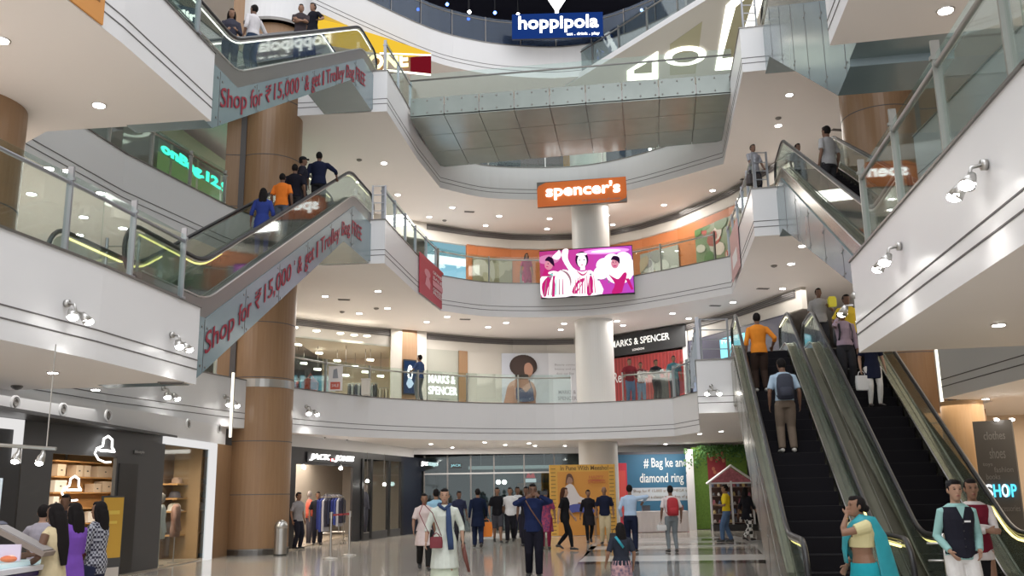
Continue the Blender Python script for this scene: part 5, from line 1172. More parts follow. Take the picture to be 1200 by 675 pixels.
for i, (x, y0, c_, lb) in enumerate(((353, 29.9, (.5, .48, .45), ''), (437, 34.6, (.1, .1, .13), 'dark dressed mannequin in the clothes shop window'), (373, 32.0, (.6, .12, .08), 'mannequin in a red jacket inside the clothes shop'))):
    if i == 0: continue
    q = uy(x, 600, y0); rt = empty('mannequin', (q.x - .3, y0, .25 if i == 1 else .02), R(-60)); tag(rt, lb, 'mannequin')
    b = MB(); b.cyl((0, 0), .17, 0, .02, None, 20); b.build('base', STEEL, rt)
    b = MB()
    for sx in (-1, 1): b.tube([(sx * .09, 0, .9), (sx * .1, .02, .5), (sx * .1, 0, .03)], [.09, .07, .05])
    b.build('trousers', mat('mann_trousers', (.05, .05, .07), .8), rt, smooth=True)
    b = MB(); b.rings([[V((rx * math.cos(2 * PI * j / 16), ry * math.sin(2 * PI * j / 16), z_)) for j in range(16)] for z_, rx, ry in ((.84, .17, .12), (1.0, .15, .11), (1.2, .19, .12), (1.34, .2, .1), (1.44, .08, .06))])
    for sx in (-1, 1): b.tube([(sx * .18, 0, 1.34), (sx * .26, .02, 1.08), (sx * .25, .06, .84)], [.055, .048, .035])
    b.build('jacket', mat('mann_top%d' % i, c_, .8), rt, smooth=True)
    b = MB(); b.ell((0, 0, 1.6), (.075, .09, .12)); b.cyl((0, 0), .045, 1.4, 1.52); b.build('head', mat('mann', (.3, .26, .24), .4), rt, smooth=True)
# rope posts
rp = []
for i, (x, y) in enumerate(((387, 655), (409, 651))):
    q = uz(x, y, 0); rp.append(q); rt = empty('barrier_post', q); tag(rt, 'chrome barrier post with round base, %s of the pair at the clothes shop' % ('left', 'right')[i], 'barrier post')
    b = MB(); b.lathe((0, 0, 0), [(.19, 0), (.19, .02), (.05, .045), (.03, .05)], STEEL, 20); b.build('base', parent=rt, smooth=True)
    b = MB(); b.lathe((0, 0, 0), [(.03, .04), (.03, 1.0), (.045, 1.0), (.045, 1.14), (.02, 1.16)], STEEL, 16); b.build('pole', parent=rt)
b = MB(); b.box(((rp[0].x + rp[1].x) / 2, (rp[0].y + rp[1].y) / 2, 1.08), ((rp[1] - rp[0]).length - .1, .006, .05), mat('belt_red', (.4, .04, .05), .6), math.atan2((rp[1] - rp[0]).y, (rp[1] - rp[0]).x)); tag(b.build('barrier_belt'), 'red belt stretched between the two chrome barrier posts', 'belt')

# glass entrance wall at the back
gw = [(-4.0, 41.0), (3.2, 41.2)]
b = MB(); b.box((-.4, 44.5, 1.6), (8.2, .1, 3.2), mat('lobby_back', (.13, .15, .16), .5)); struct(b.build('wall_lobby'))
ge = empty('glass_entrance', (0, 41, 0)); tag(ge, 'tall dark glass entrance front with steel frames at the back of the hall', 'glass front')
for k, (x0, x1) in enumerate(((-3.9, -2.9), (-2.9, -1.9), (-1.9, -.9), (-.9, .4), (.4, 1.7), (1.7, 3.0))):
    b = MB(); b.box(((x0 + x1) / 2, 0, 1.6), (x1 - x0 - .06, .02, 3.16)); b.build('glass_panel', glass('lobby_glass', (.45, .53, .53), .2), ge)
    b = MB(); b.box((x0, 0, 1.6), (.06, .08, 3.2)); b.build('mullion', DSTEEL, ge)
b = MB(); b.box((-.45, 0, 2.42), (6.9, .1, .06)); b.build('transom', STEEL, ge)
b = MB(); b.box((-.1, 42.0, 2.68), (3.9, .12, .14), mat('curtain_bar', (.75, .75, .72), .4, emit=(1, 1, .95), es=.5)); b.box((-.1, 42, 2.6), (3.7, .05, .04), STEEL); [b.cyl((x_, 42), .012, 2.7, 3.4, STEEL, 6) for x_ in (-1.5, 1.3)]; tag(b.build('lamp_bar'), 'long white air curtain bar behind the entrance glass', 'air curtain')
for i, x in enumerate((584, 591)): q = uy(x, 565, 43); b = MB(); b.ell(q, (.11, .11, .1), LAMP, 12, 6); b.cyl((q.x, q.y), .012, q.z, 3.3, DSTEEL, 6); tag(b.build('pendant_lamp'), 'round white pendant lamp behind the entrance glass, %s one' % ('left', 'right')[i], 'lamp')
bl = uy(615, 566, 43.5); mb, F, o = board3('s', bl, bl + V((.55, 0, 0)), bl + V((0, 0, .55)), .04, mat('dark_panel'), '', ''); F.rect(.05, .05, .95, .35, emis('sgn_w', (.9, .85, .85), 1.4)); F.poly([(.1, .4), (.3, .95), (.5, .6), (.7, .95), (.9, .4)], emis('sign_red', (.8, .03, .04), 1.2)); tag(mb.build('small_sign', loc=o), 'small red and white lit sign behind the entrance glass', 'sign')
bl = uy(528, 549, 41.2); mb, F, o = board3('s', bl, bl + V((.5, 0, 0)), bl + V((0, 0, .22)), .03, mat('dark_panel'), '', ''); F.text('JACK', .05, .2, .95, .8, emis('refl', (.35, .7, .75), .9), .01, .02); tag(mb.build('small_sign', loc=o + V((0, -.25, 0))), 'dim bluish letters drawn as a reflection on the glass beside the clothes shops', 'sign')  # reflected shop letters drawn with dim emission in front of the glass
b = MB(); q0, q1 = uy(607, 600, 42.2), uy(648, 572, 42.2); b.box(((q0.x + q1.x) / 2, 42.2, 1.0), (q1.x - q0.x, .1, 2.0), mat('lobby_orange', (.6, .28, .08), .5)); b.box(((q0.x + q1.x) / 2, 42.13, 1.0), (q1.x - q0.x - .2, .03, 1.8), mat('lobby_orange2', (.5, .22, .06), .5)); tag(b.build('orange_panel'), 'orange panel standing behind the entrance glass', 'panel')

# yellow promotional wall
YB = mat('promo_wall_yellow', (.72, .40, .07), .5); YO = mat('promo_orange', (.68, .30, .05), .5); INK = mat('promo_ink', (.16, .09, .03), .6)
bl, br, tl = V((1.28, 35.4, 0.01)), V((3.72, 35.4, 0.01)), V((1.28, 35.4, 2.56))
pw = empty('promo_wall', bl); tag(pw, 'yellow promotional wall with a seated figure picture in front of the column', 'display wall')
mb, F, o = board3('s', bl, br, tl, .22, YB, '', ''); F.rect(.12, 0, .9, .9, YO); F.text('In Pune With Meesho!', .17, .92, .9, .985, INK, .01)
for k in range(18):
    for a in (.02, .905): F.rect(a, .02 + k * .054, a + .07, .023 + k * .054 + .006, INK)
F.ell(.3, .78, .05, .06, mat('pr_skin', (.35, .2, .14), .5)); F.poly([(.24, .7), (.26, .85), (.32, .87), (.36, .8), (.36, .72), (.34, .8), (.28, .82)], mat('pr_hair', (.12, .05, .03), .5), 3); F.poly([(.18, .35), (.2, .62), (.28, .72), (.36, .7), (.45, .55), (.58, .5), (.56, .44), (.42, .46), (.44, .35)], mat('pr_white', (.72, .66, .64), .5), 3)
F.poly([(.22, .3), (.28, .42), (.5, .44), (.66, .36), (.62, .3), (.4, .33)], mat('pr_blue', (.08, .1, .35), .5), 3); F.rect(.5, .24, .72, .27, mat('pr_seat', (.3, .18, .1), .5)); F.rect(.53, .0, .57, .24, mat('pr_seat')); F.rect(.65, .0, .69, .24, mat('pr_seat'))
F.text('HAPPY', .6, .8, .82, .84, mat('pr_red', (.55, .12, .05), .5)); F.text('SHOPPING', .58, .73, .84, .77, mat('pr_red')); F.ell(.71, .775, .14, .008, mat('pr_red'))
mb.build('printed_face', parent=pw)
b = MB()
for x in (.1, 2.3): b.box((x, .5, 1.2), (.06, .5, 2.3), DSTEEL)
b.build('support', parent=pw)

# blue banner, table
BL = mat('banner_blue', (.035, .14, .25), .5); BW = mat('banner_letter', (.75, .8, .8), .5)
bl, br, tl = uy(723, 617, 39.6), uy(814, 617, 39.6), uy(723, 531, 39.6); bl.z = br.z = .05; tl.x = bl.x
tl = V((bl.x, 39.6, 3.15))
mb, F, o = board3('s', bl, br, tl, .08, BL, '', ''); F.text('# Bag ke andar', .38, .76, 1.04, .92, BW, .01, .008); F.text('diamond ring hai', .32, .56, 1.04, .72, BW, .01, .008)
F.rect(.2, .36, .995, .53, mat('banner_strip', (.5, .55, .6), .5)); F.text('Shop for \u20b9 15,000 at the MEGA sale', .23, .46, .98, .51, INK); F.text('and get a chance to win lots of gifts', .3, .38, .98, .43, INK); F.rect(0, .0, .995, .03, REDP)
F.rect(0, .97, 1, 1, mat('banner_dark', (.1, .1, .12), .5))
tag(mb.build('banner', loc=o), 'big blue banner reading # Bag ke andar diamond ring hai', 'banner')
b = MB(); q0 = uy(724, 575, 39.2); b.box((q0.x + .18, 39.2, 1.35), (.42, .15, 2.7), REDP); b.box((q0.x + .18, 39.11, 1.5), (.3, .02, 1.8), mat('banner_red2', (.6, .08, .07), .5)); tag(b.build('red_totem'), 'narrow red panel at the left edge of the blue banner', 'panel')
tb = empty('promo_table', (uy(773, 617, 37.5).x, 37.5, 0)); tag(tb, 'long table under a pleated white cloth in front of the blue banner', 'table')
b = MB(); b.box((0, 0, .76), (2.1, .7, .04)); b.build('tabletop', WT, tb)
b = MB(); n_ = 80; per = []
for i in range(n_):
    q = i / n_ * 4; s_ = int(q); t = q - s_; P_ = [(-1.07, -.37), (1.07, -.37), (1.07, .37), (-1.07, .37), (-1.07, -.37)]; x_ = P_[s_][0] + (P_[s_ + 1][0] - P_[s_][0]) * t; y_ = P_[s_][1] + (P_[s_ + 1][1] - P_[s_][1]) * t; per.append((x_, y_))
b.rings([[V((x_ * (1 + (.02 if i % 2 else -.015) * k), y_ * (1 + (.05 if i % 2 else -.03) * k), z_)) for i, (x_, y_) in enumerate(per)] for z_, k in ((.02, 1), (.4, .7), (.79, .1))]); b.build('tablecloth', mat('cloth_pinkish', (.74, .68, .67), .8), tb)
for i, x in enumerate((-.5, .35, .8)):
    b = MB(); b.box((0, 0, .1), (.3, .22, .2), mat('box_item%d' % i, ((.1, .1, .12), (.7, .7, .7), (.3, .1, .1))[i], .5)); b.box((0, 0, .205), (.31, .23, .02), DARK); tag(b.build('display_box', loc=(tb.location.x + x, 37.5, .80)), ('black', 'white', 'maroon')[i] + ' box on the white clothed table', 'box')

# green wall with stall
bl, br = uy(815, 617, 39.2), uy(880, 617, 39.2); bl.z = br.z = .02; gwm = mat('turf_green', (.13, .24, .04), .9, noise=.4, nscale=12, bump=.5)
mb, F, o = board3('s', bl, br, V((bl.x, bl.y, 3.3)), .12, gwm, '', ''); F.rect(.28, .58, .62, .88, mat('turf_red', (.28, .03, .04), .7))
for k in range(12): F.ell(.3 + random.random() * .32, .62 + random.random() * .3, .03, .025, mat('turf_flower', (.5, .18, .1), .7), 8)
tag(mb.build('green_wall', loc=o), 'bright green turf wall with a red patch left of the escalators', 'wall panel')
b = MB(); q = uy(812, 617, 38.9); b.box((q.x, 38.9, 1.6), (.28, .2, 3.2), WHITE); struct(b.build('trim_36'))
b = MB(); rnd = random.Random(4); LF = mat('ivy_green', (.05, .14, .03), .7)
for i in range(520):
    x = rnd.uniform(bl.x - .35, br.x); z_ = 3.35 - abs(rnd.gauss(0, .26)) - (.2 if x < bl.x + .3 else 0) * rnd.random() * 3; y_ = 38.95 - rnd.random() * .2
    s_ = rnd.uniform(.04, .08); a = rnd.random() * 6; c_ = V((x, y_, z_)); u = V((math.cos(a), -.4, math.sin(a))).normalized() * s_; v = V((-math.sin(a), -.3, math.cos(a))).normalized() * s_ * .6
    b.add([c_ - u, c_ + v, c_ + u, c_ - v, c_ + V((0, -.02, 0))], [(0, 1, 4), (1, 2, 4), (2, 3, 4), (3, 0, 4)], LF)
o = b.build('ivy'); o['kind'] = 'stuff'; tag(o, 'trailing green ivy along the top of the green wall', 'ivy')
st = empty('flower_stall', (uy(858, 617, 38).x, 37.6, 0)); tag(st, 'white house-shaped stall with pink gable and shelves of small goods', 'stall')
for sx in (-.85, -.03, .8):
    b = MB(); b.box((sx, 0, .95), (.07, .07, 1.9)); b.build('post', WHITE, st)
b = MB(); b.tube([(-1.0, -.02, 1.8), (0, -.02, 2.5), (1.0, -.02, 1.8)], .05, WHITE, 4); b.box((0, 0, 1.82), (1.8, .06, .06), WHITE); b.build('gable_frame', parent=st)
b = MB(); b.prism([V((-.85, .03, 1.84)), V((.85, .03, 1.84)), V((0, .03, 2.42))], (0, .05, 0), mat('gable_pink', (.5, .16, .2), .7, noise=.6, nscale=9)); b.build('gable', parent=st)
b = MB(); b.box((0, .3, .95), (1.66, .04, 1.85), mat('stall_dark', (.12, .07, .06), .6)); b.build('back_panel', parent=st)
for k in range(5): b = MB(); b.box((0, .15, .3 + k * .34), (1.62, .3, .02)); b.build('shelf', mat('stall_shelf', (.4, .3, .25), .5), st)
b = MB(); b.box((0, .1, .12), (1.7, .6, .24)); b.build('plinth', DARK, st)
gl = ((.75, .72, .7), (.5, .15, .2), (.2, .25, .4), (.6, .45, .2), (.15, .15, .17)); i = 0
for k in range(5):
    for j in range(8):
        x = -.72 + j * .2 + rnd.uniform(-.02, .02); h_ = rnd.uniform(.1, .22); b = MB()
        b.lathe((0, 0, 0), [(.05, 0), (.06, h_ * .5), (.035, h_ * .8), (.04, h_)], mat('trinket%d' % (i % 5), gl[i % 5], .4), 10); i += 1
        tag(b.build('ornament', loc=(st.location.x + x, 37.68, .312 + k * .34)), 'small pot-like ornament on the shelves of the house-shaped stall', 'ornament', 'ornaments on the stall shelves')

# left kiosk
ks = empty('kiosk_counter', (-6.05, 9.7, 0)); tag(ks, 'glowing kiosk counter with purple front at the lower left corner', 'counter')
PUR = mat('kiosk_purple', (.05, .03, .16), .3)
b = MB(); b.box((0, 0, .42), (2.2, 1.1, .84)); b.build('front_panel', PUR, ks)
b = MB(); b.box((0, 0, .88), (2.3, 1.2, .05), mat('kiosk_edge', (.75, .75, .8), .3)); b.box((0, 0, .78), (2.24, 1.14, .04), STEEL); b.build('counter_edge', parent=ks)
b = MB(); b.box((0, 0, .93), (2.1, 1.0, .04)); b.build('glass_top', mat('kiosk_top', (.5, .6, .6), .15, emit=(.6, .8, .85), es=.35), ks)
OJ = mat('kiosk_goods', (.75, .2, .08), .5)
for i in range(9):
    b = MB(); b.ell((0, 0, 0), (.09, .07, .035), OJ if i % 3 else mat('goods_blue', (.2, .5, .55), .4), 12, 6); b.ell((.02, 0, .02), (.05, .04, .02), mat('goods_pale', (.85, .6, .5), .5), 10, 5)
    tag(b.build('case_item', loc=(-6.05 + .95 - (i % 5) * .22, 9.4 + (i // 5) * .35, .985)), 'small orange or teal case lying on the kiosk counter', 'phone case', 'cases on the kiosk counter')
kb = empty('kiosk_screen', (-5.6, 10.0, .95)); tag(kb, 'white panel with green screen standing on the kiosk, cut by the left edge', 'screen')
b = MB(); b.box((-.18, 0, .42), (.76, .08, .84), mat('kiosk_white', (.7, .76, .8), .4, emit=(.6, .75, .85), es=.25)); b.build('panel', parent=kb)
mb, F, o = board3('s', V((-.5, -.045, .22)), V((.12, -.045, .22)), V((-.5, -.045, .72)), .01, BLACK, '', '', (0, -1, 0)); F.rect(.03, .04, .97, .96, emis('scr_green', (.35, .85, .1), 1)); F.ell(.55, .6, .2, .2, emis('scr_lime', (.8, .9, .2), 1)); F.poly([(.6, .35), (.72, .65), (.84, .4)], BLACK); mb.build('display', parent=kb, loc=o)
b = MB(); b.box((0, 0, .001), (.26, .02, .16), mat('leaflet', (.75, .65, .8), .5), M=Matrix.Translation(V((0, 0, .09)))); tag(b.build('upright_card', loc=(-5.12, 9.75, .955)), 'small pale violet card standing on the kiosk counter', 'card')
for i, (x, z_) in enumerate(((12, 0), (52, 0))):
    pass
tr = empty('track_rail', uy(25, 524, 11.5)); tag(tr, 'horizontal track rail with two spot heads above the left kiosk', 'track light')
q0, q1 = uy(-40, 519, 11.5), uy(66, 526, 11.5); b = MB(); b.tube([q0 - tr.location, q1 - tr.location], .022, None, 8); b.build('rail', STEEL, tr); b = MB(); b.tube([q0 - tr.location + V((.2, 0, 0)), q0 - tr.location + V((.2, 0, 1.0))], .015, None, 6); b.tube([q1 - tr.location - V((.12, 0, 0)), V((q1.x - .12, q1.y, 3.45)) - tr.location], .008, None, 6); b.build('hanger', STEEL, tr)
for x, y in ((23, 524), (51, 526)):
    q = uy(x, y, 11.5) - tr.location; b = MB(); b.tube([q, q + V((0, 0, -.06)), q + V((0, -.03, -.1)), q + V((0, -.07, -.17))], [.015, .03, .045, .055], None, 10); h = b.build('spot_head', STEEL, tr, smooth=True); b = MB(); b.ell(q + V((0, -.075, -.175)), (.045, .045, .03)); b.build('lens', LAMP, h, smooth=True)

# right side: dark SHOP banner and warm hall
b = MB(); b.slab([(11.6, 26.5), (16, 25.4), (16, 25.5), (11.6, 26.6)], 0, 3.45, mat('warm_wall', (.7, .55, .4), .6)); struct(b.build('wall_warm'))
bl, br, tl = uy(1152, 600, 20.5), uy(1199, 602, 20.0), uy(1150, 494, 20.5); bl.z = br.z = .05; tl = V((bl.x, bl.y, tl.z))
mb, F, o = board3('s', bl, br, tl, .1, mat('banner_char', (.075, .068, .062), .5), '', ''); dl = mat('banner_dim', (.2, .19, .18), .5)
for t, a0, b0, a1, b1 in (('clothes', .25, .86, .8, .92), ('shoes', .35, .72, .75, .80), ('fashion', .42, .62, .9, .66), ('books', .2, .57, .55, .61), ('accessories', .38, .34, .95, .38), ('bags', .4, .16, .78, .22), ('toys', .15, .66, .4, .69)): F.text(t, a0, b0, a1, b1, dl)
F.text('S', .14, .44, .33, .535, emis('ltr_w', (.85, .9, .95), 1.3), .02, .03); F.text('HOP', .35, .44, .93, .535, emis('ltr_cyan', (.1, .6, .85), 1.3), .02, .03); F.text('O', .56, .44, .73, .535, emis('ltr_w', (.85, .9, .95), 1.3), .022, .03)
tag(mb.build('standing_banner', loc=o), 'dark brown banner with the glowing word SHOP at the right edge', 'banner')
for i, x in enumerate((1165, 1183)):
    q = uy(x, 494, 20.2); b = MB(); b.ell(q + V((0, -.12, .03)), (.05, .05, .03), LAMP, 10, 5); b.tube([q + V((0, .0, .06)), q + V((0, -.12, .05))], .02, STEEL, 8); tag(b.build('clip_lamp'), 'little lamp on the top edge of the dark SHOP banner, %s' % ('left', 'right')[i], 'lamp')
# steel bar gate between the two ground escalators
gt = empty('bar_gate', (0, 0, 0)); tag(gt, 'low steel bar gate between the feet of the two ground escalators', 'gate')
g0, g1 = V((4.98, 11.75, 0)), V((5.36, 11.68, 0)); b = MB()
for z_ in (.28, .48, .68, .88): b.tube([g0 + V((0, 0, z_)), g1 + V((0, 0, z_))], .013, None, 8)
b.build('bar', STEEL, gt, smooth=True)
for t in (.5,): b = MB(); b.tube([g0.lerp(g1, t), g0.lerp(g1, t) + V((0, 0, 1.0))], .018, None, 8); b.build('post', STEEL, gt, smooth=True)
# blocking bars at the left escalator foot on the first gallery
for i, (x, y, lb) in enumerate(((190, 340, 'bar gate beside the foot of the lower left escalator'),)):
    gt2 = empty('bar_gate', (-6.95, 15.5, 4.8)); tag(gt2, lb, 'gate')
    for dx in (0, .55): b = MB(); b.tube([(dx, 0, 0), (dx, 0, 1.15)], .03, None, 8); b.build('post', GREYR, gt2)
    for z_ in (.35, .7, 1.0): b = MB(); b.tube([(0, 0, z_), (.55, 0, z_)], .014, None, 8); b.build('bar', GREYR, gt2)
for i, (p, lb) in enumerate(((V((-4.15, 26.9, 9.6)), 'bar gate at the left landing next to the escalator top'), (V((6.72, 24.55, 9.6)), 'bar gate at the right landing next to the escalator top'), (V((6.75, 24.6, 14.4)), 'bar gate on the top right landing'), (V((4.85, 23.85, 4.8)), 'bar gate on the white box landing by the ground escalators'))):
    gt2 = empty('bar_gate', p); tag(gt2, lb, 'gate'); w_ = .38 if i != 3 else .7
    for dx in (0, w_): b = MB(); b.box((dx, 0, .55), (.05, .05, 1.1)); b.build('post', GREYR, gt2)
    for z_ in (.3, .55, .8, 1.08): b = MB(); b.box((w_ / 2, 0, z_), (w_, .025, .025)); b.build('bar', GREYR, gt2)
# ------------------------------------------------------------------ people and what they carry
def pr(p):
    v = V(p) - EYEP; k = v.dot(_f); return (600 + FPX * v.dot(_rt) / k, 337.5 - FPX * v.dot(_up) / k)
def gx(px, y, py=610): return uy(px, py, y).x
def checkm(name, c1, c2, sc=22, wave=False):
    if name in MATS: return MATS[name]
    m = mat(name, c1, .85); nt = m.node_tree; tc = nt.nodes.new('ShaderNodeTexCoord'); ck = nt.nodes.new('ShaderNodeTexChecker' if not wave else 'ShaderNodeTexVoronoi')
    ck.inputs['Scale'].default_value = sc; nt.links.new(tc.outputs['Object'], ck.inputs['Vector'])
    if wave:
        mx = nt.nodes.new('ShaderNodeMix'); mx.data_type = 'RGBA'; mx.inputs[6].default_value = (*c1, 1); mx.inputs[7].default_value = (*c2, 1); nt.links.new(ck.outputs['Distance'], mx.inputs[0]); nt.links.new(mx.outputs[2], nt.nodes['Principled BSDF'].inputs['Base Color'])
    else:
        ck.inputs[1].default_value = (*c1, 1); ck.inputs[2].default_value = (*c2, 1); nt.links.new(ck.outputs['Color'], nt.nodes['Principled BSDF'].inputs['Base Color'])
    return m
def backpack(root, col, label, z=1.18, y=-.2, s=1.0, straps=True, name='backpack'):
    g = empty(name, lw(root, (0, y, z)), root.rotation_euler.z); tag(g, label, 'backpack'); s *= root.scale[0]; m = mat('pack_%d_%d' % (col[0] * 99, col[2] * 99), col, .7)
    b = MB(); b.rings([[V((rx * s * math.copysign(abs(math.cos(q)) ** .6, math.cos(q)), ry * s * math.copysign(abs(math.sin(q)) ** .6, math.sin(q)), zz * s)) for q in [2 * PI * j / 20 for j in range(20)]] for zz, rx, ry in ((-.24, .10, .05), (-.22, .145, .08), (0, .155, .095), (.16, .14, .085), (.22, .10, .06), (.235, .04, .03))]); b.build('pack_body', m, g, smooth=True)
    b = MB(); b.rings([[V((rx * s * math.cos(q), -.085 * s + ry * s * math.sin(q), zz * s)) for q in [2 * PI * j / 16 for j in range(16)]] for zz, rx, ry in ((-.2, .08, .02), (-.17, .11, .045), (-.05, .11, .045), (-.02, .08, .02))]); b.build('front_pocket', m, g, smooth=True)
    if straps:
        for sx in (-1, 1): b = MB(); b.tube([V((sx * .1, .1, .16)) * s, V((sx * .12, .17, .26)) * s, V((sx * .125, .30, .2)) * s, V((sx * .13, .34, .02)) * s, V((sx * .14, .28, -.12)) * s, V((sx * .14, .06, -.18)) * s], [(.022, .008)] * 6, None, 8, hint=V((0, 1, 0))); b.build('strap', m, g, smooth=True)
    return g
def handbag(p, col, label, w=.24, h=.2, d=.09, handle=.16, rz=0, name='handbag', cat='bag', strap=None):
    g = empty(name, p, rz); tag(g, label, cat); m = mat('bag_%d_%d_%d' % tuple(int(k * 99) for k in col), col, .55)
    b = MB(); b.rings([[V((w / 2 * kx * math.copysign(abs(math.cos(q)) ** .4, math.cos(q)), d / 2 * kx * math.copysign(abs(math.sin(q)) ** .4, math.sin(q)), -handle - h + h * t)) for q in [2 * PI * j / 20 for j in range(20)]] for t, kx in ((0, .85), (.06, .98), (.6, 1), (1, .88))]); b.build('bag_body', m, g)
    b = MB(); b.tube([(-w * .28, 0, -handle), (-w * .2, 0, -.03), (0, 0, 0), (w * .2, 0, -.03), (w * .28, 0, -handle)], .008, None, 6); b.build('handle', m, g, smooth=True)
    return g
def phone(root, k, label, off=(0, .05, .03), tall=True):
    p = jw(root, k) + Matrix.Rotation(root.rotation_euler.z, 3, 'Z') @ V(off); b = MB(); b.box((0, 0, 0), (.07, .01, .14) if tall else (.14, .01, .07), BLACK); b.box((0, -.006, 0), (.062, .002, .13) if tall else (.13, .002, .062), mat('phone_screen', (.1, .12, .15), .15))
    return tag(b.build('phone', loc=p, rz=root.rotation_euler.z), label, 'phone')
SK1 = (.25, .135, .085); SK2 = (.16, .085, .055); SK3 = (.40, .24, .165); SKB = (.40, .235, .16)
# --- near figures
# woman in saree
sw_ = person('woman in teal saree and cream blouse covering her face with one hand', gx(1008, 9.7), 9.7, 0, 96, 1.45, SK1, 'bun', top=(None, 'x', .9), bottom=('skirt', (.02, .30, .36), .02, .12), shoes=(.1, .06, .04),
    pose=dict(wL=(-.02, .17, 1.50), poleL=(-.4, .9, -1), wR=(.24, .1, .92)), fem=True, res=.0085, detail=True, build=1.12, nod=-6, lean=3)
def cloth_child(root, rings, name, m, res=None, smooth=True):
    b = MB(); b.rings(rings); return b.build(name, m, root, smooth=smooth, remesh=res)
BLOU = mat('blouse_cream', (.62, .56, .30), .8, bump=.2)
b = MB(); b.rings([[V((rx * math.cos(2 * PI * j / 18), .01 + ry * math.sin(2 * PI * j / 18), zz)) for j in range(18)] for zz, rx, ry in ((1.14, .175, .135), (1.2, .182, .142), (1.3, .195, .15), (1.37, .185, .125), (1.42, .15, .095), (1.445, .1, .075))])
shl = V((-.185, 0, 1.385)); eL_, wl_ = ik(shl, V((-.02, .17, 1.50)), .285, .25, (-.4, .9, -1)); b.tube([shl + V((.04, 0, 0)), shl, shl.lerp(eL_, .55)], [.07, .078, .068], None, 12)
shr = V((.185, 0, 1.385)); eR_, wr_ = ik(shr, V((.24, .1, .92)), .285, .25, (.5, -1, 0)); b.tube([shr + V((-.04, 0, 0)), shr, shr.lerp(eR_, .55)], [.07, .078, .068], None, 12)
b.build('blouse', BLOU, sw_, remesh=.0085, sm=1)
TEAL = mat('saree_teal', (.02, .30, .36), .55, noise=.25, nscale=9, bump=.3)
def ribbon(root, name, pts, ws, m, th=.012, hint=V((0, 1, 0)), folds=0):
    b = MB(); b.tube(pts, [(w_, th) for w_ in ws], None, 16, hint=hint); return b.build(name, m, root, smooth=True)
ribbon(sw_, 'saree_pallu', [(.14, .15, .96), (.12, .17, 1.1), (.05, .18, 1.25), (-.05, .13, 1.38), (-.10, .03, 1.47), (-.11, -.09, 1.43), (-.12, -.17, 1.25), (-.13, -.21, 1.0), (-.14, -.25, .72), (-.15, -.26, .45)], [.05, .06, .07, .07, .075, .085, .10, .12, .14, .15], TEAL, .016, hint=V((0, 1, .2)))
ribbon(sw_, 'saree_side', [(.1, .15, 1.2), (.17, .1, 1.1), (.2, .03, 1.0), (.2, -.02, .9)], [.03, .045, .05, .05], TEAL, .014, hint=V((1, 1, .2)))
b = MB(); b.tube([wl_ + (eL_ - wl_) * .16 + V((.028 * math.cos(q), .028 * math.sin(q), 0)) for q in [2 * PI * i / 12 for i in range(13)]], .004, None, 6); b.build('bangle', mat('gold', (.7, .45, .12), .3, 1), sw_, smooth=True)
# two boys in waistcoats
bo = person('boy in black waistcoat over pale teal shirt with white trousers and black cap', gx(1122, 10.4), 10.4, 0, 176, 1.60, SKB, 'short', top=((.30, .52, .50), 'long', .88), bottom=('trousers', (.72, .70, .68)), shoes=(.05, .04, .04), pose=dict(wL=(-.16, .13, .93), wR=(.16, .12, .93), poleL=(-.5, -1, 0), poleR=(.5, -1, 0)), res=.009, detail=True, vest=(.02, .02, .03), build=.92)
b = MB(); b.box((0, 0, 0), (.07, .004, .02)); b.build('name_tag', mat('tag_white', (.8, .8, .8), .5), bo, loc=(-.05, .158, 1.26), rz=0)
for o_, zt_, cc in ((bo, 1.42, (.30, .52, .50)), (b2_ := None, 0, 0)) if 0 else ((bo, 1.42, (.30, .52, .50)),):
    b = MB(); b.prism([V((-.05, .128, 1.43)), V((.05, .128, 1.43)), V((0, .158, 1.29))], (0, .006, 0)); b.build('shirt_front', mat('shirt_teal', cc, .8), o_)
    b = MB()
    for k in range(4): b.ell((0, .158, 1.24 - k * .085), (.009, .006, .009), None, 8, 4)
    b.build('buttons', BLACK, o_)
b = MB(); b.lathe((0, .0, 1.66), [(.083, -.01), (.086, .03), (.075, .055), (.01, .06)], None, 20); b.build('cap', mat('felt_black', (.012, .012, .015), .9), bo)
b2 = person('boy in maroon waistcoat over white shirt with black lower garment, behind the other', gx(1142, 11.0), 11.0, 0, 170, 1.61, SK1, 'short', top=((.62, .58, .57), 'long', .78), bottom=('skirt', (.012, .012, .014), .05, .05), pose='fold', res=.010, detail=True, vest=(.16, .015, .03), build=.92)
# three women at left
c1 = person('woman in sleeveless cream kurta with long black hair at the kiosk', gx(66, 10.2), 10.2, 0, 78, 1.50, SK2, 'longer', top=((.62, .52, .33), 'none', .42), bottom=('leggings', (.55, .45, .3)), pose=dict(wL=(-.2, .22, 1.0), wR=(.12, .38, 1.12)), fem=True, res=.010, nod=8)
c2 = person('woman in bright purple kurta beside the woman in cream', gx(87, 11.2), 11.2, 0, 70, 1.50, SK1, 'long', top=((.19, .08, .42), 'half', .40), bottom=('leggings', (.2, .09, .45)), pose='hold', fem=True, res=.011)
c3 = person('woman in black and white checked shirt with dark jeans', gx(116, 11.8), 11.8, 0, 82, 1.51, SK1, 'longer', top=((.1, .1, .1), 'long', .80), bottom=('jeans', (.03, .035, .07)), pose='hold', fem=True, res=.011, topmat=checkm('check_shirt', (.38, .39, .43), (.03, .03, .05), 30))
c4 = person('person in grey top raising hands behind the women at the kiosk', gx(50, 12.6), 12.6, 0, 20, 1.48, SK3, 'short', top=((.35, .33, .38), 'half', .85), bottom=('jeans', (.05, .05, .07)), pose=dict(wL=(-.15, .3, 1.25), wR=(.15, .3, 1.2)), fem=True, res=.013)
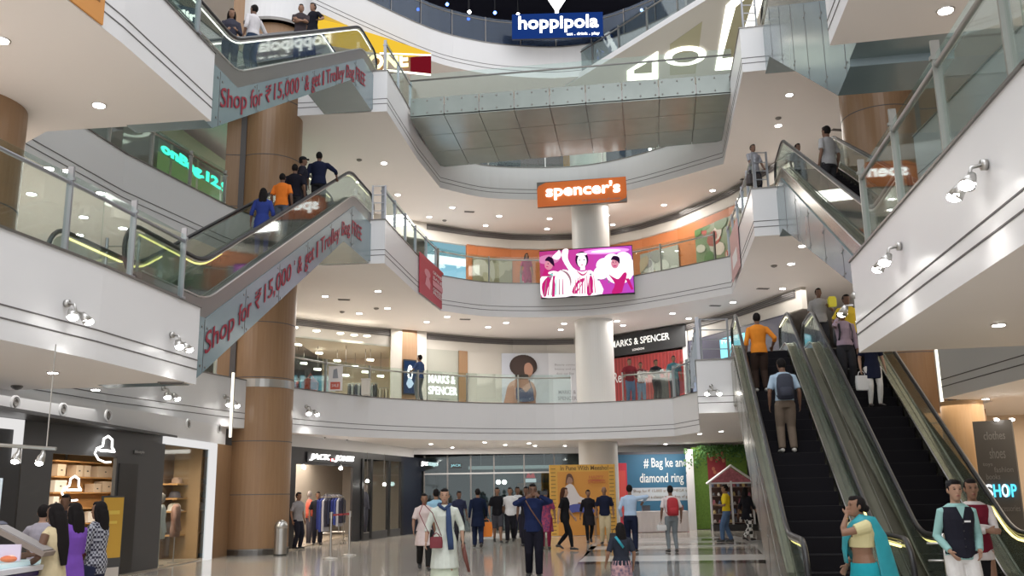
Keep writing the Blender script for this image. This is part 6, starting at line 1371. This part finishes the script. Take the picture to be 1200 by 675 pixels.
c5 = person('person in dark clothes inside the cap shop under the small emblem', gx(76, 15.6, 600), 15.6, 0, 190, 1.62, SK2, 'short', top=((.03, .03, .04), 'short', .9), res=.014)
handbag(lw(c3, (.12, .25, 1.02)), (.22, .01, .05), 'maroon bag held by the woman in the checked shirt', .22, .26, .1, .1, R(80))
b = MB(); b.box((0, 0, 0), (.62, .3, .05), mat('tray_brown', (.25, .2, .17), .6)); b.box((0, 0, .03), (.56, .26, .012), mat('tray_grey', (.3, .28, .28), .5)); b.box((-.3, 0, .01), (.06, .31, .07), mat('tray_navy', (.02, .03, .08), .5))
q = uy(27, 627, 9.9); o = b.build('open_flap', loc=(q.x, q.y, 1.16)); o.rotation_euler = (0, .48, .1); tag(o, 'brown and navy flap held up over the kiosk counter by the woman in cream', 'flap')
# woman in pale kurta walking to camera
wk = person('woman in pale green-white kurta and blue scarf walking toward the camera', gx(521, 15.2, 630), 15.2, 0, 183, 1.62, SK3, 'bun', top=((.60, .64, .58), 'half', .45), bottom=('skirt', (.56, .62, .50), .10, .06), shoes=(.3, .2, .15), pose=dict(aL=(-.085, .18, .08), aR=(.085, -.2, .12), wL=(-.3, .06, .88), wR=(.3, .1, .88)), fem=True, res=.011, detail=True, build=1.05)
SCF = mat('scarf_blue', (.02, .045, .12), .8, bump=.3)
ribbon(wk, 'scarf', [(.10, -.02, 1.46), (.07, .1, 1.44), (0, .15, 1.39), (-.07, .1, 1.44), (-.10, -.02, 1.46), (0, -.12, 1.46), (.10, -.02, 1.47)], [.03] * 7, SCF, .025)
ribbon(wk, 'scarf_end', [(-.06, .12, 1.42), (-.07, .17, 1.25), (-.08, .2, 1.05), (-.1, .22, .88), (-.11, .22, .75)], [.035, .045, .05, .05, .045], SCF, .015)
g = handbag(lw(wk, (.13, .24, 1.02)), (.18, .02, .03), 'small maroon sling bag of the woman in the pale kurta', .2, .17, .08, .06, R(183)); 
b = MB(); b.tube([V((-.08, 0, -.05)), V((.06, -.02, .3)), V((.2, .12, .45)), V((.25, .3, .3)), V((.1, .36, 0))], .007, None, 6); b.build('strap', mat('bag_17_1_2'), g, smooth=True)
b = MB(); b.tube([(0, 0, 0), (.04, -.03, -.2), (.1, -.05, -.42)], [.03, .035, .02], None, 10); tag(b.build('folded_umbrella', mat('umb_maroon', (.14, .04, .03), .6), smooth=True, loc=jw(wk, 0) + V((0, 0, -.05))), 'dark red folded umbrella hanging from the hand of the woman in the pale kurta', 'umbrella')
# man in blue taking a picture
mb_ = person('man in dark blue shirt raising both hands to his face, facing the camera', gx(625, 18.2, 620), 18.2, 0, 182, 1.70, SK2, 'short', top=((.015, .024, .075), 'long', .84), bottom=('trousers', (.012, .012, .02)), pose=dict(wL=(-.1, .22, 1.50), wR=(.13, .2, 1.47), poleL=(-1, .1, -.5), poleR=(1, .1, -.5), aL=(-.09, .1, .08), aR=(.09, -.12, .1)), res=.011, detail=True)
phone(mb_, 0, 'phone held up by the man in dark blue shirt', (-.09, .06, .05), False)
b = MB(); b.tube([lw(mb_, (.16, .05, 1.45)), lw(mb_, (.05, .17, 1.25)), lw(mb_, (-.12, .17, 1.0)), lw(mb_, (-.17, .05, .92))], .012, None, 6); tag(b.build('sling_strap', mat('strap_brown', (.15, .07, .04), .6), smooth=True), 'brown strap across the chest of the man in dark blue shirt', 'strap')
# child
ch = person('child with long dark hair and patterned skirt at the bottom of the photo', gx(728, 13.2, 650), 13.2, 0, 15, 1.12, SK1, 'longer', top=((.03, .035, .05), 'short', .8), bottom=('skirt', (.1, .1, .1), .3, .09), pose=dict(wL=(-.3, .12, .9)), fem=True, res=.012, botmat=checkm('patterned_skirt', (.04, .05, .12), (.65, .38, .36), 13, True), build=1.15)
b = MB(); b.tube([lw(ch, (-.16, -.13, 1.45)), lw(ch, (-.1, -.18, 1.35)), lw(ch, (-.02, -.19, 1.24))], [(.035, .015)] * 3, None, 10); tag(b.build('ribbon', mat('ribbon_teal', (.02, .3, .4), .6), smooth=True), 'teal ribbon on the back of the child at the bottom', 'ribbon')
# --- hall crowd
D = lambda c: c
G = [
 ('person in pale pink kurta and black trousers walking behind the woman in the pale kurta', 497, 20.5, 190, 1.55, SK1, 'short', ((.62, .52, .50), 'short', .55), ('trousers', (.02, .02, .02)), 'walk', True),
 ('person in light blue shirt half hidden behind the woman in the pale kurta', 511, 23.5, 20, 1.66, SK1, 'short', ((.28, .48, .62), 'short', .9), ('trousers', (.05, .05, .07)), 'stand', False),
 ('man in dark shirt standing far back right of the woman in the pale kurta', 538, 31.0, 200, 1.62, SK2, 'short', ((.03, .035, .07), 'short', .9), ('trousers', (.03, .03, .04)), 'stand', False),
 ('man in dark navy kurta walking away with an orange bag', 560, 28.3, 5, 1.68, SK1, 'short', ((.010, .016, .04), 'long', .62), ('trousers', (.02, .03, .07)), 'walk', False),
 ('man in black t-shirt and dark shorts walking toward the camera', 583, 31.0, 185, 1.72, SK1, 'short', ((.012, .012, .015), 'short', .88), ('shorts', (.06, .06, .07)), 'walk', False),
 ('man in white t-shirt and black trousers walking toward the camera', 598, 31.0, 178, 1.72, SK1, 'short', ((.70, .70, .70), 'short', .88), ('trousers', (.015, .015, .02)), 'walk2', False),
 ('second man in white t-shirt, half hidden behind the first', 607, 32.6, 185, 1.74, SK2, 'short', ((.62, .63, .65), 'short', .88), ('trousers', (.03, .03, .05)), 'walk', False),
 ('man in black behind the shoulder of the man in dark blue shirt', 617, 29.0, 175, 1.72, SK2, 'short', ((.02, .02, .025), 'short', .88), ('trousers', (.02, .02, .03)), 'stand', False),
 ('woman in dark red and navy patterned dress raising a hand', 640, 27.3, 175, 1.62, SK1, 'long', ((.03, .03, .08), 'short', .5), ('leggings', (.2, .02, .05)), dict(wR=(.16, .15, 1.42), poleR=(1, 0, -.5), aL=(-.08, .12, .08)), True),
 ('woman in black with long brown hair striding to the right', 662, 26.6, 250, 1.66, SK3, 'longer', ((.012, .012, .014), 'short', .8), ('leggings', (.012, .012, .014)), 'walk2', True),
 ('woman in short black dress walking before the yellow wall', 690, 30.0, 185, 1.60, SK1, 'bun', ((.018, .016, .02), 'half', .58), ('leggings', (.012, .012, .014)), 'walk2', True),
 ('bald man in dark navy shirt and beige trousers before the yellow wall', 709, 29.5, 175, 1.68, SK1, 'bald', ((.015, .018, .04), 'short', .86), ('trousers', (.52, .43, .27)), 'stand', False),
 ('man in light blue shirt seen from behind with one elbow raised', 739, 25.3, -12, 1.70, SK1, 'short', ((.42, .55, .72), 'long', .92), ('trousers', (.015, .02, .045)), dict(wR=(.34, .2, 1.28), poleR=(1, -.2, .4), wL=(-.24, .08, .9), aL=(-.11, .1, .075), aR=(.11, -.08, .08)), False),
 ('person in grey trousers with a red backpack facing the table', 787, 25.0, 5, 1.66, SK2, 'short', ((.66, .60, .60), 'short', .9), ('leggings', (.20, .23, .25)), 'stand', False),
 ('man in bright yellow t-shirt and blue jeans walking left', 852, 29.4, 75, 1.68, SK1, 'short', ((.75, .56, .03), 'short', .9), ('jeans', (.09, .15, .26)), dict(wL=(-.15, .26, 1.12), wR=(.15, .28, 1.1), aL=(-.09, .16, .08), aR=(.09, -.1, .08)), False),
 ('woman in black with patterned trousers by the house-shaped stall', 876, 29.6, 300, 1.60, SK1, 'long', ((.015, .015, .02), 'half', .7), ('trousers', (.1, .1, .1)), 'walk', True),
 ('man in grey t-shirt standing at the door of the clothes shop', 349, 29.4, 240, 1.66, SK1, 'short', ((.30, .29, .30), 'short', .88), ('trousers', (.02, .02, .03)), 'stand', False),
 ('man in black inside the clothes shop beside the man in grey', 372, 31.6, 200, 1.68, SK1, 'short', ((.025, .025, .03), 'short', .88), ('trousers', (.02, .02, .03)), 'stand', False),
]
PG = {}
for lb, px, y, fa, h, skn, hr, tp, bt, ps, fm in G:
    kw = {}
    if 'patterned trousers' in lb: kw['botmat'] = checkm('harlequin', (.7, .7, .68), (.03, .03, .03), 9)
    if 'dark red and navy' in lb: kw['topmat'] = checkm('print_dress', (.02, .03, .12), (.45, .05, .1), 16, True)
    PG[lb[:34]] = person(lb, gx(px, y), y, 0.003, fa, h, skn, hr, (.012, .01, .01) if 'brown hair' not in lb else (.06, .025, .015), tp, bt, (.03, .025, .025), ps, fm, .017, **kw)
f = lambda s: next(v for k, v in PG.items() if k.startswith(s[:34]))
handbag(jw(f('man in dark navy kurta walking away'), 1) + V((0, 0, -.06)), (.8, .22, .02), 'bright orange shopping bag carried by the man in navy kurta', .36, .42, .16, .1, R(10), 'shopping_bag')
backpack(f('person in grey trousers with a red b'), (.38, .02, .03), 'red backpack worn by the person in grey trousers')
handbag(jw(f('person in grey trousers with a red b'), 0) + V((0, 0, -.07)), (.6, .6, .6), 'white bag hanging from the hand of the person with the red backpack', .26, .14, .16, .08, 0)
handbag(f('man in light blue shirt seen from be').location + V((-.42, -.15, .62)), (.02, .02, .025), 'black bag beside the man in light blue shirt', .34, .34, .2, .12, 0)
# --- riders
def rider(esc, heady, lb, xo, fa, h, skn=SK1, hair='short', top=((.1, .1, .1), 'short', .9), bottom=('trousers', (.03, .03, .035)), pose='stand', fem=False, **kw):
    best = None
    if isinstance(heady, tuple):
        hx, hy = heady
        for i in range(0, 62):
            for k in range(-6, 7):
                t = .2 + i * .19; p = on_step(esc, t, k * .05); a = pr(p + V((0, 0, h))); e = (a[0] - hx) ** 2 + (a[1] - hy) ** 2 + k * k * .02
                if best is None or e < best[0]: best = (e, p)
        if best[0] > 60: print('rider off', lb[:40], best[0] ** .5, best[1])
    else:
        for i in range(0, 60):
            t = .2 + i * .19; p = on_step(esc, t, xo); e = abs(pr(p + V((0, 0, h)))[1] - heady)
            if best is None or e < best[0]: best = (e, p)
    p = best[1]
    return person(lb, p.x, p.y, p.z + .02, fa, h, skn, hair, top=top, bottom=bottom, pose=pose, fem=fem, res=kw.pop('res', .015), **kw)
r1 = rider(EG1, (884, 372), 'man in orange shirt near the top of the ground escalator', -.12, -5, 1.70, SK2, top=((.70, .24, .03), 'half', .88), bottom=('trousers', (.04, .025, .02)), shoes=(.4, .38, .35), pose=dict(wR=(.32, .12, 1.0)))
r2 = rider(EG1, (917, 422), 'man in light blue shirt with a dark backpack on the ground escalator', .2, -8, 1.74, SK2, top=((.36, .47, .58), 'short', .9), bottom=('trousers', (.17, .13, .10)), shoes=(.5, .48, .45), head=20, nod=12)
backpack(r2, (.025, .03, .05), 'dark backpack worn by the man in light blue shirt on the escalator', straps=True)
r3 = rider(EG2, (958, 340), 'man in grey polo holding a yellow packet riding down', -.18, 175, 1.74, SK2, top=((.32, .31, .31), 'short', .88), pose=dict(wL=(-.18, .22, 1.2)))
b = MB(); b.rings([[V((sx * .1 * k, sy * .05 * k, zz)) for sx, sy in ((-1, -1), (1, -1), (1, 1), (-1, 1))] for zz, k in ((0, .9), (.05, 1), (.22, 1), (.27, .7))]); tag(b.build('yellow_packet', mat('packet_yellow', (.75, .68, .03), .4), loc=jw(r3, 0) + V((.06, -.08, -.02))), 'yellow packet held by the man in grey polo', 'packet')
r4 = rider(EG2, (977, 373), 'man in mauve shirt with a phone at his ear riding down', -.12, 180, 1.70, SK1, top=((.38, .29, .36), 'long', .92), pose='phone', detail=True, res=.012)
backpack(r4, (.03, .03, .04), 'black backpack worn by the man in mauve shirt')
phone(r4, 1, 'phone at the ear of the man in mauve shirt', (-.02, .0, .07))
r5 = rider(EG2, (992, 346), 'person in yellow t-shirt riding down, partly behind the balcony tip', .3, 185, 1.72, SK2, top=((.72, .52, .05), 'short', .88), bottom=('trousers', (.02, .02, .03)), pose=dict(wR=(.28, .1, .95)))
r6 = rider(EG2, (1018, 388), 'person in dark dress and white leggings on the escalator, head behind the balcony', .24, 178, 1.55, SK3, 'long', top=((.015, .018, .04), 'short', .62), bottom=('leggings', (.75, .73, .70)), shoes=(.05, .05, .05), fem=True)
handbag(jw(r6, 0) + V((0, 0, -.05)) if 0 else jw(r6, 1) + V((0, -.02, -.05)), (.75, .75, .75), 'white paper bag held by the person in white leggings', .26, .3, .12, .1, 0, 'shopping_bag')
rider(EL1, (312, 232), 'person in blue kurta lowest on the lower left escalator', -.22, 10, 1.55, SK2, 'long', top=((.03, .05, .22), 'half', .55), bottom=('leggings', (.03, .04, .2)), fem=True)
rider(EL1, (331, 207), 'person in orange t-shirt on the lower left escalator', -.3, -5, 1.58, SK2, top=((.75, .20, .03), 'short', .88), bottom=('trousers', (.10, .12, .16)))
rider(EL1, (345, 196), 'person in black behind the one in orange on the lower left escalator', .26, 0, 1.66, SK2, 'short', top=((.012, .012, .02), 'short', .88))
rider(EL1, (356, 186), 'man in black cap in profile on the lower left escalator', -.1, 280, 1.72, SK2, 'cap', top=((.02, .02, .03), 'short', .88))
rider(EL1, (378, 184), 'broad man in dark shirt topmost on the lower left escalator', .12, 0, 1.76, SK2, top=((.012, .016, .04), 'half', .88), pose=dict(wR=(.42, .22, 1.1)), build=1.15)
rider(EL2, (270, 29), 'woman in dark jacket at the foot of the upper left escalator', -.25, 200, 1.60, SK1, 'long', top=((.05, .05, .07), 'long', .85), bottom=('jeans', (.03, .04, .07)), fem=True, pose='hold')
rider(EL2, (296, 22), 'man in white shirt leaning on the upper left escalator', .1, 60, 1.70, SK2, top=((.62, .60, .62), 'half', .9), bottom=('jeans', (.03, .05, .09)), pose='railR')
rider(EL2, (353, 11), 'man in dark printed t-shirt with folded arms on the upper left escalator', -.1, 190, 1.68, SK1, top=((.05, .04, .045), 'short', .88), pose='fold')
rider(EL2, (367, 8), 'man in black t-shirt highest on the upper left escalator', .15, 150, 1.72, SK1, top=((.012, .012, .018), 'short', .88), pose='railL')
rider(ER1, (962, 157), 'man in grey shirt at the top of the upper right escalator', -.33, 30, 1.70, SK2, top=((.36, .36, .37), 'short', .88))

# --- gallery figures
def gal(lb, px, y, z, fa, h, col, pose='rail', hair='short', bc=(.04, .05, .08), fem=False, skn=SK1, sl='short', hem=.88, **kw):
    q = uy(px, 440 if z < 8 else 300, y); return person(lb, q.x, y, z + .003, fa, h, skn, hair, top=(col, sl, hem), bottom=('trousers', bc), pose=pose, fem=fem, res=.018, **kw)
gal('man in blue shirt leaning on the gallery railing left of the letters', 492, 33.2, 4.8, 60, 1.62, (.06, .10, .22), bc=(.2, .2, .22))
gal('person in dark red shirt at the railing under the black signboard', 738, 35.6, 4.8, 185, 1.70, (.22, .03, .04), 'rail', bc=(.15, .2, .32))
gal('person in brown top and light jeans at the gallery railing', 751, 35.9, 4.8, 175, 1.60, (.16, .05, .05), 'hold', bc=(.2, .28, .4))
gal('person in black leaning at the gallery railing, third of the group', 769, 35.4, 4.8, 200, 1.62, (.02, .02, .025), 'rail', bc=(.02, .02, .03))
gal('person in teal shirt with dark trousers at the right end of the group', 790, 35.0, 4.8, 178, 1.70, (.06, .18, .22), 'stand', bc=(.03, .03, .05))
gal('person in crimson dress on the second gallery left of the screen', 617, 37.4, 9.6, 200, 1.60, (.45, .03, .12), 'stand', 'long', bc=(.35, .03, .1), fem=True, hem=.5)
q = uy(936, 190, 25.4); person('person standing behind the glass at the top of the upper right escalator', q.x, 25.4, 9.603, 200, 1.62, SK2, 'short', top=((.3, .3, .33), 'short', .88), bottom=('trousers', (.03, .03, .04)), res=.017)
sp = person('person sitting with bags at the right landing beside the railing', 6.98, 25.4, 9.62, 200, 1.60, SK2, 'short', top=((.3, .3, .33), 'short', .88), bottom=('trousers', (.03, .03, .04)), pose=dict(wL=(-.2, .3, .75), wR=(.2, .3, .75)), res=.016)
handbag((6.85, 25.1, 10.35), (.04, .03, .03), 'black spotted bag resting by the railing on the right landing', .4, .3, .25, .12, 0)
# ------------------------------------------------------------------ light
w = bpy.data.worlds.new('world'); SC.world = w; w.use_nodes = True
bg = w.node_tree.nodes['Background']; bg.inputs[0].default_value = (.97, .975, 1, 1); bg.inputs[1].default_value = 1.25
area('atrium_light', (1, 1.5, 23.5), 12, 1450, (.97, .98, 1), sy=12)
area('hall_light', (-1.3, 37.6, 3.4), 4.6, 150, (1, .94, .87), sy=3)
area('hall_light', (6.3, 38, 3.4), 2.6, 90, (1, .94, .87), sy=2)
for z, e in ((8.15, 270), (12.95, 330), (17.7, 150)):
    area('gallery_light', (-2.2, 37.6, z), 5, e * .5, (1, .95, .89), sy=1.6)
    area('gallery_light', (5.6, 36.8, z), 3.4, e * .35, (1, .95, .89), sy=1.6)
    area('gallery_light', (-6.2, 33.5, z), 2.0, e * .3, (1, .95, .89), sy=3)
    area('gallery_light', (9.5, 30, z), 2.0, e * .3, (1, .95, .89), sy=4)
area('arm_light', (-9, 12, 3.35), 4, 150, (1, .96, .92), sy=14)
area('arm_light', (-11, 16, 8.15), 4, 560, (1, .94, .88), sy=14)
area('arm_light', (12, 18, 3.35), 5, 380, (1, .86, .7), sy=14)
area('arm_light', (12, 18, 8.15), 5, 300, (1, .88, .76), sy=14)
vs = SC.view_settings; SC.display_settings.display_device = 'sRGB'
vs.view_transform = 'Standard'; vs.look = 'None'; vs.gamma = 1; vs.use_curve_mapping = False; vs.exposure = 0.35
SC.cycles.use_denoising = True; SC.cycles.max_bounces = 6; SC.cycles.diffuse_bounces = 3; SC.cycles.glossy_bounces = 3; SC.cycles.transparent_max_bounces = 14
SC.cycles.sample_clamp_indirect = 4
